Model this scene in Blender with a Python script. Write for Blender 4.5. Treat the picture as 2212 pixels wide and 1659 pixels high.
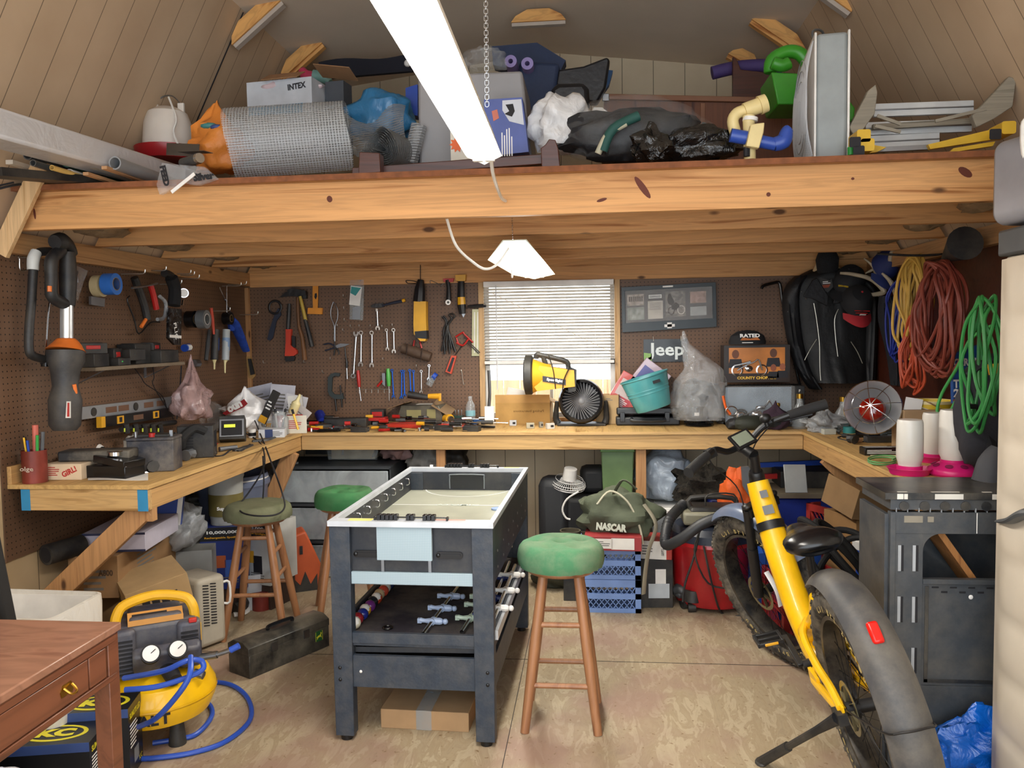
import bpy,math,random
from mathutils import Vector as V,Matrix,Euler,noise as NZ
for _o in list(bpy.data.objects): bpy.data.objects.remove(_o,do_unlink=True)
sc = bpy.context.scene
COL = sc.collection
PI = math.pi
rad = math.radians
# ---------------------------------------------------------------- camera
CF,CYAW,CPIT,CROL = 1745.5,rad(5.767),rad(3.422),rad(0.878)
CO = V((0,0,1.5))
_F = V((-math.sin(CYAW)*math.cos(CPIT),math.cos(CYAW)*math.cos(CPIT),-math.sin(CPIT)))
_R0 = V((math.cos(CYAW),math.sin(CYAW),0)); _U0 = _R0.cross(_F)
_R = math.cos(CROL)*_R0 - math.sin(CROL)*_U0
_U = math.sin(CROL)*_R0 + math.cos(CROL)*_U0
cd = bpy.data.cameras.new('camera'); cam = bpy.data.objects.new('camera',cd); COL.objects.link(cam)
cam.matrix_world = Matrix(((_R.x,_U.x,-_F.x,CO.x),(_R.y,_U.y,-_F.y,CO.y),(_R.z,_U.z,-_F.z,CO.z),(0,0,0,1)))
cd.sensor_width = 36; cd.lens = CF*36/2212; cd.clip_start = .05
sc.camera = cam
def ray(u,v): return _F*CF + _R*(u-1106) + _U*(829.5-v)
def PY(u,v,y):
    d = ray(u,v); return CO + d*((y-CO.y)/d.y)
def PZ(u,v,z):
    d = ray(u,v); return CO + d*((z-CO.z)/d.z)
def PX(u,v,x):
    d = ray(u,v); return CO + d*((x-CO.x)/d.x)
# ---------------------------------------------------------------- world, light, exposure
w = bpy.data.worlds.new('sky'); sc.world = w; w.use_nodes = True
wn = w.node_tree.nodes; bg = wn['Background']
bg.inputs[0].default_value = (.88,.94,1.0,1); bg.inputs[1].default_value = 3.6
sc.view_settings.view_transform = 'Standard'; sc.view_settings.look = 'None'
sc.view_settings.exposure = 0.2; sc.view_settings.gamma = 1
sc.cycles.max_bounces = 6; sc.cycles.transparent_max_bounces = 24
sc.cycles.caustics_reflective = False; sc.cycles.caustics_refractive = False
sc.cycles.sample_clamp_indirect = 4
def area(name,loc,size,sy,power,col,rot):
    l = bpy.data.lights.new(name,'AREA'); l.shape = 'RECTANGLE'; l.size = size; l.size_y = sy; l.energy = power; l.color = col
    o = bpy.data.objects.new(name,l); o.location = loc; o.rotation_euler = rot; COL.objects.link(o); return o
# ---------------------------------------------------------------- colours and materials
def lin(h):
    h = h.lstrip('#'); c = [int(h[i:i+2],16)/255 for i in (0,2,4)]
    return tuple((x/12.92 if x <= .04045 else ((x+.055)/1.055)**2.4) for x in c) + (1,)
_mc = {}
def _new(name):
    m = bpy.data.materials.new(name); m.use_nodes = True
    nt = m.node_tree; return m,nt,nt.nodes,nt.links,nt.nodes['Principled BSDF']
def _node(nt,t,**k):
    n = nt.nodes.new(t)
    for a,b in k.items():
        if a.startswith('i_'):
            kk = a[2:]; n.inputs[int(kk) if kk.isdigit() else kk].default_value = b
        else: setattr(n,a,b)
    return n
def _ramp(nt,fac,stops):
    r = nt.nodes.new('ShaderNodeValToRGB'); e = r.color_ramp.elements
    e[0].position,e[0].color = stops[0]; e[1].position,e[1].color = stops[-1]
    for p,c in stops[1:-1]:
        x = e.new(p); x.color = c
    nt.links.new(fac,r.inputs[0]); return r
def _sc(c,k): return tuple(min(1,x*k) for x in c[:3]) + (1,)
def M(hexc,rough=.6,metal=0,var=.12,bump=.0,scale=9,alpha=1,trans=0,coat=0,emit=0,sheen=0,dust=0):
    """noise-varied principled material"""
    key = (hexc,rough,metal,var,bump,scale,alpha,trans,coat,emit,sheen,dust)
    if key in _mc: return _mc[key]
    m,nt,N,L,b = _new('m_'+hexc.strip('#'))
    c = lin(hexc)
    tc = _node(nt,'ShaderNodeTexCoord'); nz = _node(nt,'ShaderNodeTexNoise',i_Scale=scale,i_Detail=5.0)
    L.new(tc.outputs['Object'],nz.inputs['Vector'])
    r = _ramp(nt,nz.outputs[0],[(.3,_sc(c,1-var)),(.7,_sc(c,1+var))])
    out = r.outputs[0]
    if dust:
        n2 = _node(nt,'ShaderNodeTexNoise',i_Scale=scale*.6,i_Detail=8.0,i_Roughness=.7); L.new(tc.outputs['Object'],n2.inputs['Vector'])
        r2 = _ramp(nt,n2.outputs[0],[(.4,(0,0,0,1)),(.75,(dust,dust,dust,1))])
        mx = _node(nt,'ShaderNodeMix',data_type='RGBA'); L.new(r2.outputs[0],mx.inputs[0]); L.new(out,mx.inputs[6]); mx.inputs[7].default_value = lin('#b3a791')
        out = mx.outputs[2]
    L.new(out,b.inputs['Base Color'])
    b.inputs['Roughness'].default_value = rough; b.inputs['Metallic'].default_value = metal
    if alpha < 1: b.inputs['Alpha'].default_value = alpha
    if trans: b.inputs['Transmission Weight'].default_value = trans
    if coat: b.inputs['Coat Weight'].default_value = coat
    if emit:
        b.inputs['Emission Color'].default_value = c; b.inputs['Emission Strength'].default_value = emit
    if bump:
        bp = _node(nt,'ShaderNodeBump',i_Strength=bump,i_Distance=.01); n3 = _node(nt,'ShaderNodeTexNoise',i_Scale=scale*4,i_Detail=4.0)
        L.new(tc.outputs['Object'],n3.inputs['Vector']); L.new(n3.outputs[0],bp.inputs['Height']); L.new(bp.outputs[0],b.inputs['Normal'])
    _mc[key] = m; return m
def wood(name,dark,light,axis=0,scale=1.0,knots=True,rough=.65,streak=26):
    m,nt,N,L,b = _new(name)
    tc = _node(nt,'ShaderNodeTexCoord'); mp = _node(nt,'ShaderNodeMapping')
    s = [streak*scale]*3; s[axis] = 1.1*scale; mp.inputs['Scale'].default_value = s
    L.new(tc.outputs['Object'],mp.inputs['Vector'])
    nz0 = _node(nt,'ShaderNodeTexNoise',i_Scale=.35,i_Detail=2.0); L.new(mp.outputs[0],nz0.inputs['Vector'])
    ad = _node(nt,'ShaderNodeVectorMath',operation='MULTIPLY_ADD'); ad.inputs[1].default_value = (2.2,)*3
    L.new(nz0.outputs['Color'],ad.inputs[0]); L.new(mp.outputs[0],ad.inputs[2])
    nz = _node(nt,'ShaderNodeTexNoise',i_Scale=1.3,i_Detail=6.0,i_Distortion=.6); L.new(ad.outputs[0],nz.inputs['Vector'])
    r = _ramp(nt,nz.outputs[0],[(.30,lin(dark)),(.45,lin(light)),(.52,_sc(lin(light),.82)),(.58,lin(light)),(.75,_sc(lin(light),1.12))])
    out = r.outputs[0]
    if knots:
        m2 = _node(nt,'ShaderNodeMapping'); s2 = [7.0*scale]*3; s2[axis] = 3.0*scale; m2.inputs['Scale'].default_value = s2
        L.new(tc.outputs['Object'],m2.inputs['Vector'])
        vo = _node(nt,'ShaderNodeTexVoronoi',i_Scale=1.0); L.new(m2.outputs[0],vo.inputs['Vector'])
        rk = _ramp(nt,vo.outputs[0],[(.06,(1,1,1,1)),(.11,(0,0,0,1))])
        mx = _node(nt,'ShaderNodeMix',data_type='RGBA'); L.new(rk.outputs[0],mx.inputs[0]); L.new(out,mx.inputs[6]); mx.inputs[7].default_value = _sc(lin(dark),.35)
        out = mx.outputs[2]
    L.new(out,b.inputs['Base Color']); b.inputs['Roughness'].default_value = rough
    bp = _node(nt,'ShaderNodeBump',i_Strength=.15,i_Distance=.004); L.new(nz.outputs[0],bp.inputs['Height']); L.new(bp.outputs[0],b.inputs['Normal'])
    return m
def clearplastic(name,tint='#dfe4e6',op=.25,rough=.12,bump=.6,scale=14):
    """thin polythene: mostly see-through, glossy wrinkles"""
    m,nt,N,L,b = _new(name)
    b.inputs['Base Color'].default_value = lin(tint); b.inputs['Roughness'].default_value = rough; b.inputs['Specular IOR Level'].default_value = .8
    tc = _node(nt,'ShaderNodeTexCoord'); nz = _node(nt,'ShaderNodeTexNoise',i_Scale=scale,i_Detail=5.0,i_Distortion=1.5); L.new(tc.outputs['Object'],nz.inputs['Vector'])
    if op < 1:
        r = _ramp(nt,nz.outputs[0],[(.35,(op*.7,)*3+(1,)),(.7,(min(1,op*1.5),)*3+(1,))]); L.new(r.outputs[0],b.inputs['Alpha'])
    bp = _node(nt,'ShaderNodeBump',i_Strength=bump,i_Distance=.02); L.new(nz.outputs[0],bp.inputs['Height']); L.new(bp.outputs[0],b.inputs['Normal'])
    return m
# ---------------------------------------------------------------- mesh builder
_tx = {}
def _textmesh(s,bold):
    if (s,bold) in _tx: return _tx[(s,bold)]
    c = bpy.data.curves.new('t','FONT'); c.body = s; c.size = 1; c.resolution_u = 2; c.offset = .022*bold
    o = bpy.data.objects.new('t',c); COL.objects.link(o)
    dg = bpy.context.evaluated_depsgraph_get(); me = bpy.data.meshes.new_from_object(o.evaluated_get(dg))
    vs = [v.co.copy() for v in me.vertices]; fs = [tuple(p.vertices) for p in me.polygons]
    bpy.data.objects.remove(o); bpy.data.curves.remove(c); bpy.data.meshes.remove(me)
    if not vs: vs = [V((0,0,0))]; fs = []
    x0,x1 = min(v.x for v in vs),max(v.x for v in vs); y0,y1 = min(v.y for v in vs),max(v.y for v in vs)
    _tx[(s,bold)] = (vs,fs,x0,x1,y0,y1); return _tx[(s,bold)]
def smooth_pts(pts,k=6,closed=False):
    pts = [V(p) for p in pts]; n = len(pts)
    if n < 3 or k <= 1: return pts
    out = []
    for i in range(n if closed else n-1):
        g = lambda j: pts[j % n] if closed else pts[max(0,min(n-1,j))]
        a,b,c,d = g(i-1),g(i),g(i+1),g(i+2)
        for q in range(k):
            t = q/k
            out.append(.5*((2*b)+(c-a)*t+(2*a-5*b+4*c-d)*t*t+(3*b-a-3*c+d)*t**3))
    if not closed: out.append(pts[-1])
    return out
def basis(z):
    z = V(z).normalized(); a = V((0,0,1)) if abs(z.z) < .95 else V((1,0,0))
    x = a.cross(z).normalized(); return x,z.cross(x),z
def frame(o,x,y):
    """matrix with origin o, x axis along x, y axis along y (z = x cross y)"""
    x = V(x).normalized(); y = V(y); y = (y-x*x.dot(y)).normalized(); z = x.cross(y); o = V(o)
    return Matrix(((x.x,y.x,z.x,o.x),(x.y,y.y,z.y,o.y),(x.z,y.z,z.z,o.z),(0,0,0,1)))
def TR(loc=(0,0,0),rx=0,ry=0,rz=0): return Matrix.Translation(V(loc)) @ Euler((rad(rx),rad(ry),rad(rz))).to_matrix().to_4x4()
WLD = {}
PLN = {'x': PX,'y': PY,'z': PZ}
class MB:
    def __init__(s,mat=None,X=None):
        s.v,s.f,s.mi,s.mats,s.cur,s.X = [],[],[],[],0,X or Matrix()
        if mat: s.mat(mat)
    def mat(s,m):
        if m not in s.mats: s.mats.append(m)
        s.cur = s.mats.index(m); return s
    def add(s,vs,fs):
        b = len(s.v); s.v += [s.X @ V(v) for v in vs]; s.f += [tuple(i+b for i in f) for f in fs]; s.mi += [s.cur]*len(fs); return s
    def box(s,c,d,R=None):
        c = V(c); h = V(d)/2
        vs = [V((x*h.x,y*h.y,z*h.z)) for z in (-1,1) for y in (-1,1) for x in (-1,1)]
        if R is not None:
            if not isinstance(R,Matrix): R = Euler([rad(a) for a in R]).to_matrix()
            vs = [R @ v for v in vs]
        return s.add([v+c for v in vs],[(0,2,3,1),(4,5,7,6),(0,1,5,4),(2,6,7,3),(0,4,6,2),(1,3,7,5)])
    def b2(s,a,b):
        a,b = V(a),V(b); return s.box((a+b)/2,[abs(x) for x in (b-a)])
    def bar(s,p,q,w,h,up=(0,0,1)):
        p,q = V(p),V(q); z = (q-p).normalized(); u = V(up); x = u.cross(z)
        if x.length < 1e-4: x = V((1,0,0)).cross(z)
        x.normalize(); y = z.cross(x); vs = []
        for c in (p,q):
            for a,b in ((-1,-1),(1,-1),(1,1),(-1,1)): vs.append(c+x*a*w/2+y*b*h/2)
        return s.add(vs,[(3,2,1,0),(4,5,6,7),(0,1,5,4),(1,2,6,5),(2,3,7,6),(3,0,4,7)])
    def cyl(s,p,q,r,r2=None,n=16,cap=True):
        r2 = r if r2 is None else r2; p,q = V(p),V(q); x,y,z = basis(q-p); vs = []
        for c,rr in ((p,r),(q,r2)):
            for i in range(n):
                a = 2*PI*i/n; vs.append(c+x*rr*math.cos(a)+y*rr*math.sin(a))
        fs = [(i,(i+1) % n,n+(i+1) % n,n+i) for i in range(n)]
        if cap: fs += [tuple(range(n-1,-1,-1)),tuple(range(n,2*n))]
        return s.add(vs,fs)
    def tube(s,pts,r,n=8,k=5,closed=False,cap=True,flat=1.0):
        P = smooth_pts(pts,k,closed); m = len(P)
        if m < 2: return s
        rs = r if isinstance(r,(list,tuple)) else None
        prev = None; vs = []
        for i,p in enumerate(P):
            t = (P[(i+1) % m]-P[i-1]) if closed else (P[min(m-1,i+1)]-P[max(0,i-1)])
            if t.length < 1e-9: t = V((0,0,1))
            t.normalize()
            if prev is None: x,y,_ = basis(t)
            else:
                x = prev-t*prev.dot(t)
                if x.length < 1e-6: x,y,_ = basis(t)
                x.normalize(); y = t.cross(x)
            prev = x
            if rs:
                a = i/(m-1)*(len(rs)-1); j = min(int(a),len(rs)-2); rr = rs[j]+(rs[j+1]-rs[j])*(a-j)
            else: rr = r
            for q in range(n):
                a = 2*PI*q/n; vs.append(p+x*rr*math.cos(a)+y*rr*math.sin(a)*flat)
        fs = []
        for i in range(m if closed else m-1):
            j = (i+1) % m
            for q in range(n): fs.append((i*n+q,i*n+(q+1) % n,j*n+(q+1) % n,j*n+q))
        if cap and not closed: fs += [tuple(range(n-1,-1,-1)),tuple(range((m-1)*n,m*n))]
        return s.add(vs,fs)
    def lathe(s,prof,n=24,X=None,cap=True):
        X = X or Matrix(); vs = []; m = len(prof)
        for r,z in prof:
            for i in range(n):
                a = 2*PI*i/n; vs.append(X @ V((r*math.cos(a),r*math.sin(a),z)))
        fs = [(j*n+i,j*n+(i+1) % n,(j+1)*n+(i+1) % n,(j+1)*n+i) for j in range(m-1) for i in range(n)]
        if cap:
            if prof[0][0] > 1e-5: fs.append(tuple(range(n-1,-1,-1)))
            if prof[-1][0] > 1e-5: fs.append(tuple(range((m-1)*n,m*n)))
        return s.add(vs,fs)
    def prism(s,poly,t,X=None,z0=0):
        """2D polygon in the XY plane of X, extruded from z0 to z0+t"""
        X = X or Matrix(); n = len(poly)
        if sum(poly[i][0]*poly[(i+1) % n][1]-poly[(i+1) % n][0]*poly[i][1] for i in range(n)) < 0: poly = poly[::-1]
        vs = [X @ V((p[0],p[1],z)) for z in (z0,z0+t) for p in poly]
        return s.add(vs,[tuple(range(n-1,-1,-1)),tuple(range(n,2*n))]+[(i,(i+1) % n,n+(i+1) % n,n+i) for i in range(n)])
    def ball(s,c,r,n=14,X=None):
        if not isinstance(r,(tuple,list,V)): r = (r,r,r)
        c = V(c); m = n//2; vs = [V((0,0,-1))]
        for j in range(1,m):
            p = -PI/2+PI*j/m
            for i in range(n): a = 2*PI*i/n; vs.append(V((math.cos(p)*math.cos(a),math.cos(p)*math.sin(a),math.sin(p))))
        vs.append(V((0,0,1))); fs = []
        for i in range(n): fs.append((0,1+(i+1) % n,1+i))
        for j in range(m-2):
            for i in range(n): a = 1+j*n; fs.append((a+i,a+(i+1) % n,a+n+(i+1) % n,a+n+i))
        t = len(vs)-1; a = 1+(m-2)*n
        for i in range(n): fs.append((a+i,a+(i+1) % n,t))
        vs = [V((v.x*r[0],v.y*r[1],v.z*r[2])) for v in vs]
        if X is not None: vs = [X @ v for v in vs]
        return s.add([v+c for v in vs],fs)
    def blob(s,c,r,amp=.18,freq=2.2,seed=0,n=40,flat=None,fine=.05,ffreq=9,top=None,X=None):
        """lumpy bag: sphere displaced by noise; flat clips the bottom; top pulls a tied neck up"""
        b = len(s.v); k = MB(); k.ball((0,0,0),1,n); vs = []; sd = V((seed*7.3,seed*3.1,seed*5.7)); c = V(c)
        for v in k.v:
            d = v.normalized(); a = NZ.noise(d*freq+sd)*amp*2; f = abs(NZ.noise(V((d.x*ffreq,d.y*ffreq,d.z*ffreq*.4))+sd))*fine*2
            q = d*(1+a-f); q = V((q.x*r[0],q.y*r[1],q.z*r[2]))
            if top and d.z > .6:
                t = (d.z-.6)/.4; q.x *= 1-t*.8; q.y *= 1-t*.8; q.z += top*t*t
            if flat is not None: q.z = max(q.z,-flat)
            if X is not None: q = X @ q
            vs.append(q+c)
        return s.add(vs,k.f)
    def sheet(s,fn,nu,nv,t=.002):
        """surface fn(u,v)->point with thickness"""
        P = [[V(fn(i/nu,j/nv)) for i in range(nu+1)] for j in range(nv+1)]
        W = nu+1; Hn = nv+1; vs = []; nn = []
        for j in range(Hn):
            for i in range(W):
                du = P[j][min(i+1,nu)]-P[j][max(i-1,0)]; dv = P[min(j+1,nv)][i]-P[max(j-1,0)][i]
                q = du.cross(dv); nn.append(q.normalized() if q.length > 1e-9 else V((0,0,1)))
        fl = [p for row in P for p in row]
        vs = [p+nn[i]*t/2 for i,p in enumerate(fl)]+[p-nn[i]*t/2 for i,p in enumerate(fl)]; o = W*Hn; fs = []
        for j in range(nv):
            for i in range(nu):
                a = j*W+i; fs.append((a,a+1,a+W+1,a+W)); fs.append((o+a,o+a+W,o+a+W+1,o+a+1))
        for i in range(nu): fs.append((i,o+i,o+i+1,i+1)); a = nv*W+i; fs.append((a,a+1,o+a+1,o+a))
        for j in range(nv): a = j*W; fs.append((a,a+W,o+a+W,o+a)); a = j*W+nu; fs.append((a,o+a,o+a+W,a+W))
        return s.add(vs,fs)
    def tp(s,pts,pl,k,t=.01):
        """outline given by where it is seen, standing on plane pl=k, t thick towards the room"""
        d = {'y': V((0,-t,0)),'x': V((t if k < 0 else -t,0,0)),'z': V((0,0,t))}[pl]; n = len(pts)
        P = [PLN[pl](u,v,k+{'y': -t,'x': d.x,'z': t}[pl])-d for u,v in pts]
        nn = sum(((P[i]-P[0]).cross(P[(i+1) % n]-P[0]) for i in range(n)),V((0,0,0)))
        if nn.dot(d) > 0: P = P[::-1]
        return s.add(P+[p+d for p in P],[tuple(range(n)),tuple(range(2*n-1,n-1,-1))]+[(i,n+i,n+(i+1) % n,(i+1) % n) for i in range(n)])
    def tt(s,pts,pl,k,r,n=8,q=4,**kw):
        return s.tube([PLN[pl](p[0],p[1],k if len(p) < 3 else p[2]) for p in pts],r,n,q,**kw)
    def text(s,st,X,h,m,w=None,center=True,lift=.0008,bold=.6):
        """letters standing in the XY plane of X, cap height h"""
        vs,fs,x0,x1,y0,y1 = _textmesh(st,bold); cur = s.cur; s.mat(m)
        kx = ky = h/(max(y1-y0,.01))
        if w: kx = w/(x1-x0)
        ox = (x0+x1)/2 if center else x0; oy = (y0+y1)/2 if center else y0
        s.add([X @ V(((v.x-ox)*kx,(v.y-oy)*ky,lift)) for v in vs],fs); s.cur = cur; return s
    def lines(s,X,w,h,rows,m,seed=1,gap=.45):
        """small print too fine to read: rows of short bars"""
        rd = random.Random(seed); cur = s.cur; s.mat(m); st = h/rows
        for i in range(rows):
            L = w*rd.uniform(.6,1); y = h/2-st*(i+.5)
            vs = [X @ V((a,b,.0008)) for a,b in ((-w/2,y-st*gap/2),(-w/2+L,y-st*gap/2),(-w/2+L,y+st*gap/2),(-w/2,y+st*gap/2))]
            s.add(vs,[(0,1,2,3)])
        s.cur = cur; return s
    def panel(s,X,w,h,m,lift=.0006,t=None,cx=0,cy=0):
        cur = s.cur; s.mat(m); vs = [X @ V((cx+a*w/2,cy+b*h/2,lift)) for a,b in ((-1,-1),(1,-1),(1,1),(-1,1))]
        s.add(vs,[(0,1,2,3)]); s.cur = cur; return s
    def build(s,name,parent=None,bevel=0,smooth=35,seg=2,sub=0):
        me = bpy.data.meshes.new(name); me.from_pydata([tuple(v) for v in s.v],[],s.f)
        for m in s.mats: me.materials.append(m)
        me.polygons.foreach_set('material_index',s.mi)
        if smooth:
            me.polygons.foreach_set('use_smooth',[True]*len(s.f)); me.update()
            try: me.set_sharp_from_angle(angle=rad(smooth))
            except Exception: pass
        me.update()
        o = bpy.data.objects.new(name,me); COL.objects.link(o)
        if parent:
            o.parent = parent
            if parent.name in WLD: o.matrix_parent_inverse = Matrix.Translation(-WLD[parent.name]); WLD[o.name] = WLD[parent.name]
        if bevel:
            b = o.modifiers.new('bevel','BEVEL'); b.width = bevel; b.segments = seg; b.limit_method = 'ANGLE'; b.angle_limit = rad(40)
        if sub:
            b = o.modifiers.new('sub','SUBSURF'); b.levels = b.render_levels = sub
        return o
def tag(o,label=None,cat=None,group=None,kind=None):
    if label: o['label'] = label
    if cat: o['category'] = cat
    if group: o['group'] = group
    if kind: o['kind'] = kind
    return o
def thing(name,label,cat,loc=(0,0,0),rz=0,group=None,rot=None,X=None):
    o = bpy.data.objects.new(name,None); COL.objects.link(o); o.empty_display_size = .05
    if X is not None: o.matrix_world = X
    else:
        o.location = loc; o.rotation_euler = tuple(rad(a) for a in rot) if rot else (0,0,rad(rz))
    return tag(o,label,cat,group)
def base(vs): return V((sum(v.x for v in vs)/len(vs),sum(v.y for v in vs)/len(vs),min(v.z for v in vs)))
def wthing(name,label,cat,loc,group=None):
    o = thing(name,label,cat,tuple(loc),0,group); WLD[o.name] = V(loc); return o
def one(name,label,cat,mb,loc=(0,0,0),rz=0,group=None,rot=None,X=None,bevel=0,**k):
    if X is None and tuple(loc) == (0,0,0) and not rz and not rot:
        loc = base(mb.v); mb.v = [v-loc for v in mb.v]
    o = mb.build(name,None,bevel,**k)
    if X is not None: o.matrix_world = X
    else:
        o.location = loc; o.rotation_euler = tuple(rad(a) for a in rot) if rot else (0,0,rad(rz))
    return tag(o,label,cat,group)
def struct(name,mb,label=None,bevel=0):
    return tag(mb.build(name,None,bevel),label,None,None,'structure')
def kids(o): return [c for c in bpy.data.objects if c.parent == o]
def copy(o,loc=None,rz=None,label=None,X=None,parent=None):
    c = o.copy(); COL.objects.link(c)
    if parent: c.parent = parent
    for ch in kids(o):
        if ch is not c: copy(ch,parent=c)
    if loc is not None: c.location = loc
    if rz is not None: c.rotation_euler = (0,0,rad(rz))
    if X is not None: c.matrix_world = X
    if label: c['label'] = label
    return c
def rrect(w,h,r,n=4,cx=0,cy=0):
    out = []
    for (sx,sy,a0) in ((1,1,0),(-1,1,90),(-1,-1,180),(1,-1,270)):
        for i in range(n+1):
            a = rad(a0+90*i/n); out.append((cx+sx*(w/2-r)+r*math.cos(a),cy+sy*(h/2-r)+r*math.sin(a)))
    return out
def circ(r,n=24,cx=0,cy=0): return [(cx+r*math.cos(2*PI*i/n),cy+r*math.sin(2*PI*i/n)) for i in range(n)]
# common materials
BLK = M('#17181b',.55,var=.2,dust=.12); BLKG = M('#0e0f12',.25); GRY = M('#5b5e62',.5); DGRY = M('#33363a',.55,dust=.15)
WHT = M('#e6e4df',.45); PAPER = M('#dcd9d2',.8); CHR = M('#c9ccd0',.18,1,var=.05); STL = M('#8c8f93',.35,1); DSTL = M('#3b3a3a',.45,.8,bump=.3)
YEL = M('#f2bd12',.35,coat=.3); YEL2 = M('#e0a528',.4); RED = M('#b3211d',.4); ORG = M('#dd5f1d',.5); BLU = M('#1c49b0',.45); SKYB = M('#3f86c9',.5); GRN = M('#2f9a41',.45)
CARD = M('#a8814f',.85,var=.1,bump=.05); CARD2 = M('#8f6b41',.85,var=.1); CREAM = M('#e3d6a0',.4); BRASS = M('#b08a3a',.3,1); RUB = M('#1b1b1c',.8,var=.2,bump=.2)
INK = M('#16151a',.7,var=.02); INKR = M('#b4302c',.7,var=.02); INKW = M('#efefec',.6,var=.02); INKG = M('#6d6a66',.7,var=.02); INKB = M('#31416e',.7,var=.02)
BAGW = clearplastic('bag_white','#e9e9ea',.93,.3,.7,10); BAGC = clearplastic('bag_clear','#d9dcde',.14,.1,.9,12); BAGK = clearplastic('bag_black','#0c0d0f',1,.18,1.0,16)
BAGG = clearplastic('bag_grey','#a8abad',.85,.3,.8,12); PCLR = clearplastic('plastic_clear','#c9d0d2',.3,.1,.1,5); PFRO = clearplastic('plastic_frosted','#b9c2c6',.55,.35,.05,5)
# ================================================================ room
XL,XR,YB,YF = -2.41,1.80,5.46,-.9
HB = .918            # bench top
HJ = 1.958           # underside of the loft joists
LD = 2.128           # loft deck top
CX = (XL+XR)/2; ZE = 1.90; XBL,XBR,ZBR,ZR = CX-1.468,CX+1.468,3.19,3.37
JY = [3.10+.597*k for k in range(5)]
def m_peg(xax):
    m,nt,N,L,b = _new('pegboard')
    tc = _node(nt,'ShaderNodeTexCoord'); sp = _node(nt,'ShaderNodeSeparateXYZ'); L.new(tc.outputs['Object'],sp.inputs[0])
    def cell(o):
        a = _node(nt,'ShaderNodeMath',operation='DIVIDE'); L.new(o,a.inputs[0]); a.inputs[1].default_value = .0254
        f = _node(nt,'ShaderNodeMath',operation='FRACT'); L.new(a.outputs[0],f.inputs[0])
        s = _node(nt,'ShaderNodeMath',operation='SUBTRACT'); L.new(f.outputs[0],s.inputs[0]); s.inputs[1].default_value = .5
        p = _node(nt,'ShaderNodeMath',operation='POWER'); L.new(s.outputs[0],p.inputs[0]); p.inputs[1].default_value = 2; return p
    a,c = cell(sp.outputs[xax]),cell(sp.outputs[2])
    ad = _node(nt,'ShaderNodeMath',operation='ADD'); L.new(a.outputs[0],ad.inputs[0]); L.new(c.outputs[0],ad.inputs[1])
    r = _ramp(nt,ad.outputs[0],[(.012,(1,1,1,1)),(.022,(0,0,0,1))])
    nz = _node(nt,'ShaderNodeTexNoise',i_Scale=2.2,i_Detail=8.0); L.new(tc.outputs['Object'],nz.inputs['Vector'])
    rb = _ramp(nt,nz.outputs[0],[(.3,lin('#5a4230')),(.7,lin('#735640'))])
    mx = _node(nt,'ShaderNodeMix',data_type='RGBA'); L.new(r.outputs[0],mx.inputs[0]); L.new(rb.outputs[0],mx.inputs[6]); mx.inputs[7].default_value = lin('#150d08')
    L.new(mx.outputs[2],b.inputs['Base Color']); b.inputs['Roughness'].default_value = .55
    return m
def m_siding(ax,c1,c2,pitch=.2032,name='siding',off=0.0):
    m,nt,N,L,b = _new(name)
    tc = _node(nt,'ShaderNodeTexCoord'); sp = _node(nt,'ShaderNodeSeparateXYZ'); L.new(tc.outputs['Object'],sp.inputs[0])
    o0 = _node(nt,'ShaderNodeMath',operation='ADD'); L.new(sp.outputs[ax],o0.inputs[0]); o0.inputs[1].default_value = off
    a = _node(nt,'ShaderNodeMath',operation='DIVIDE'); L.new(o0.outputs[0],a.inputs[0]); a.inputs[1].default_value = pitch
    f = _node(nt,'ShaderNodeMath',operation='FRACT'); L.new(a.outputs[0],f.inputs[0])
    r = _ramp(nt,f.outputs[0],[(.016,(1,1,1,1)),(.03,(0,0,0,1))])
    nz = _node(nt,'ShaderNodeTexNoise',i_Scale=3.0,i_Detail=8.0); L.new(tc.outputs['Object'],nz.inputs['Vector'])
    rb = _ramp(nt,nz.outputs[0],[(.3,lin(c1)),(.7,lin(c2))])
    mx = _node(nt,'ShaderNodeMix',data_type='RGBA'); L.new(r.outputs[0],mx.inputs[0]); L.new(rb.outputs[0],mx.inputs[6]); mx.inputs[7].default_value = _sc(lin(c1),.28)
    L.new(mx.outputs[2],b.inputs['Base Color']); b.inputs['Roughness'].default_value = .7
    return m
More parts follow.
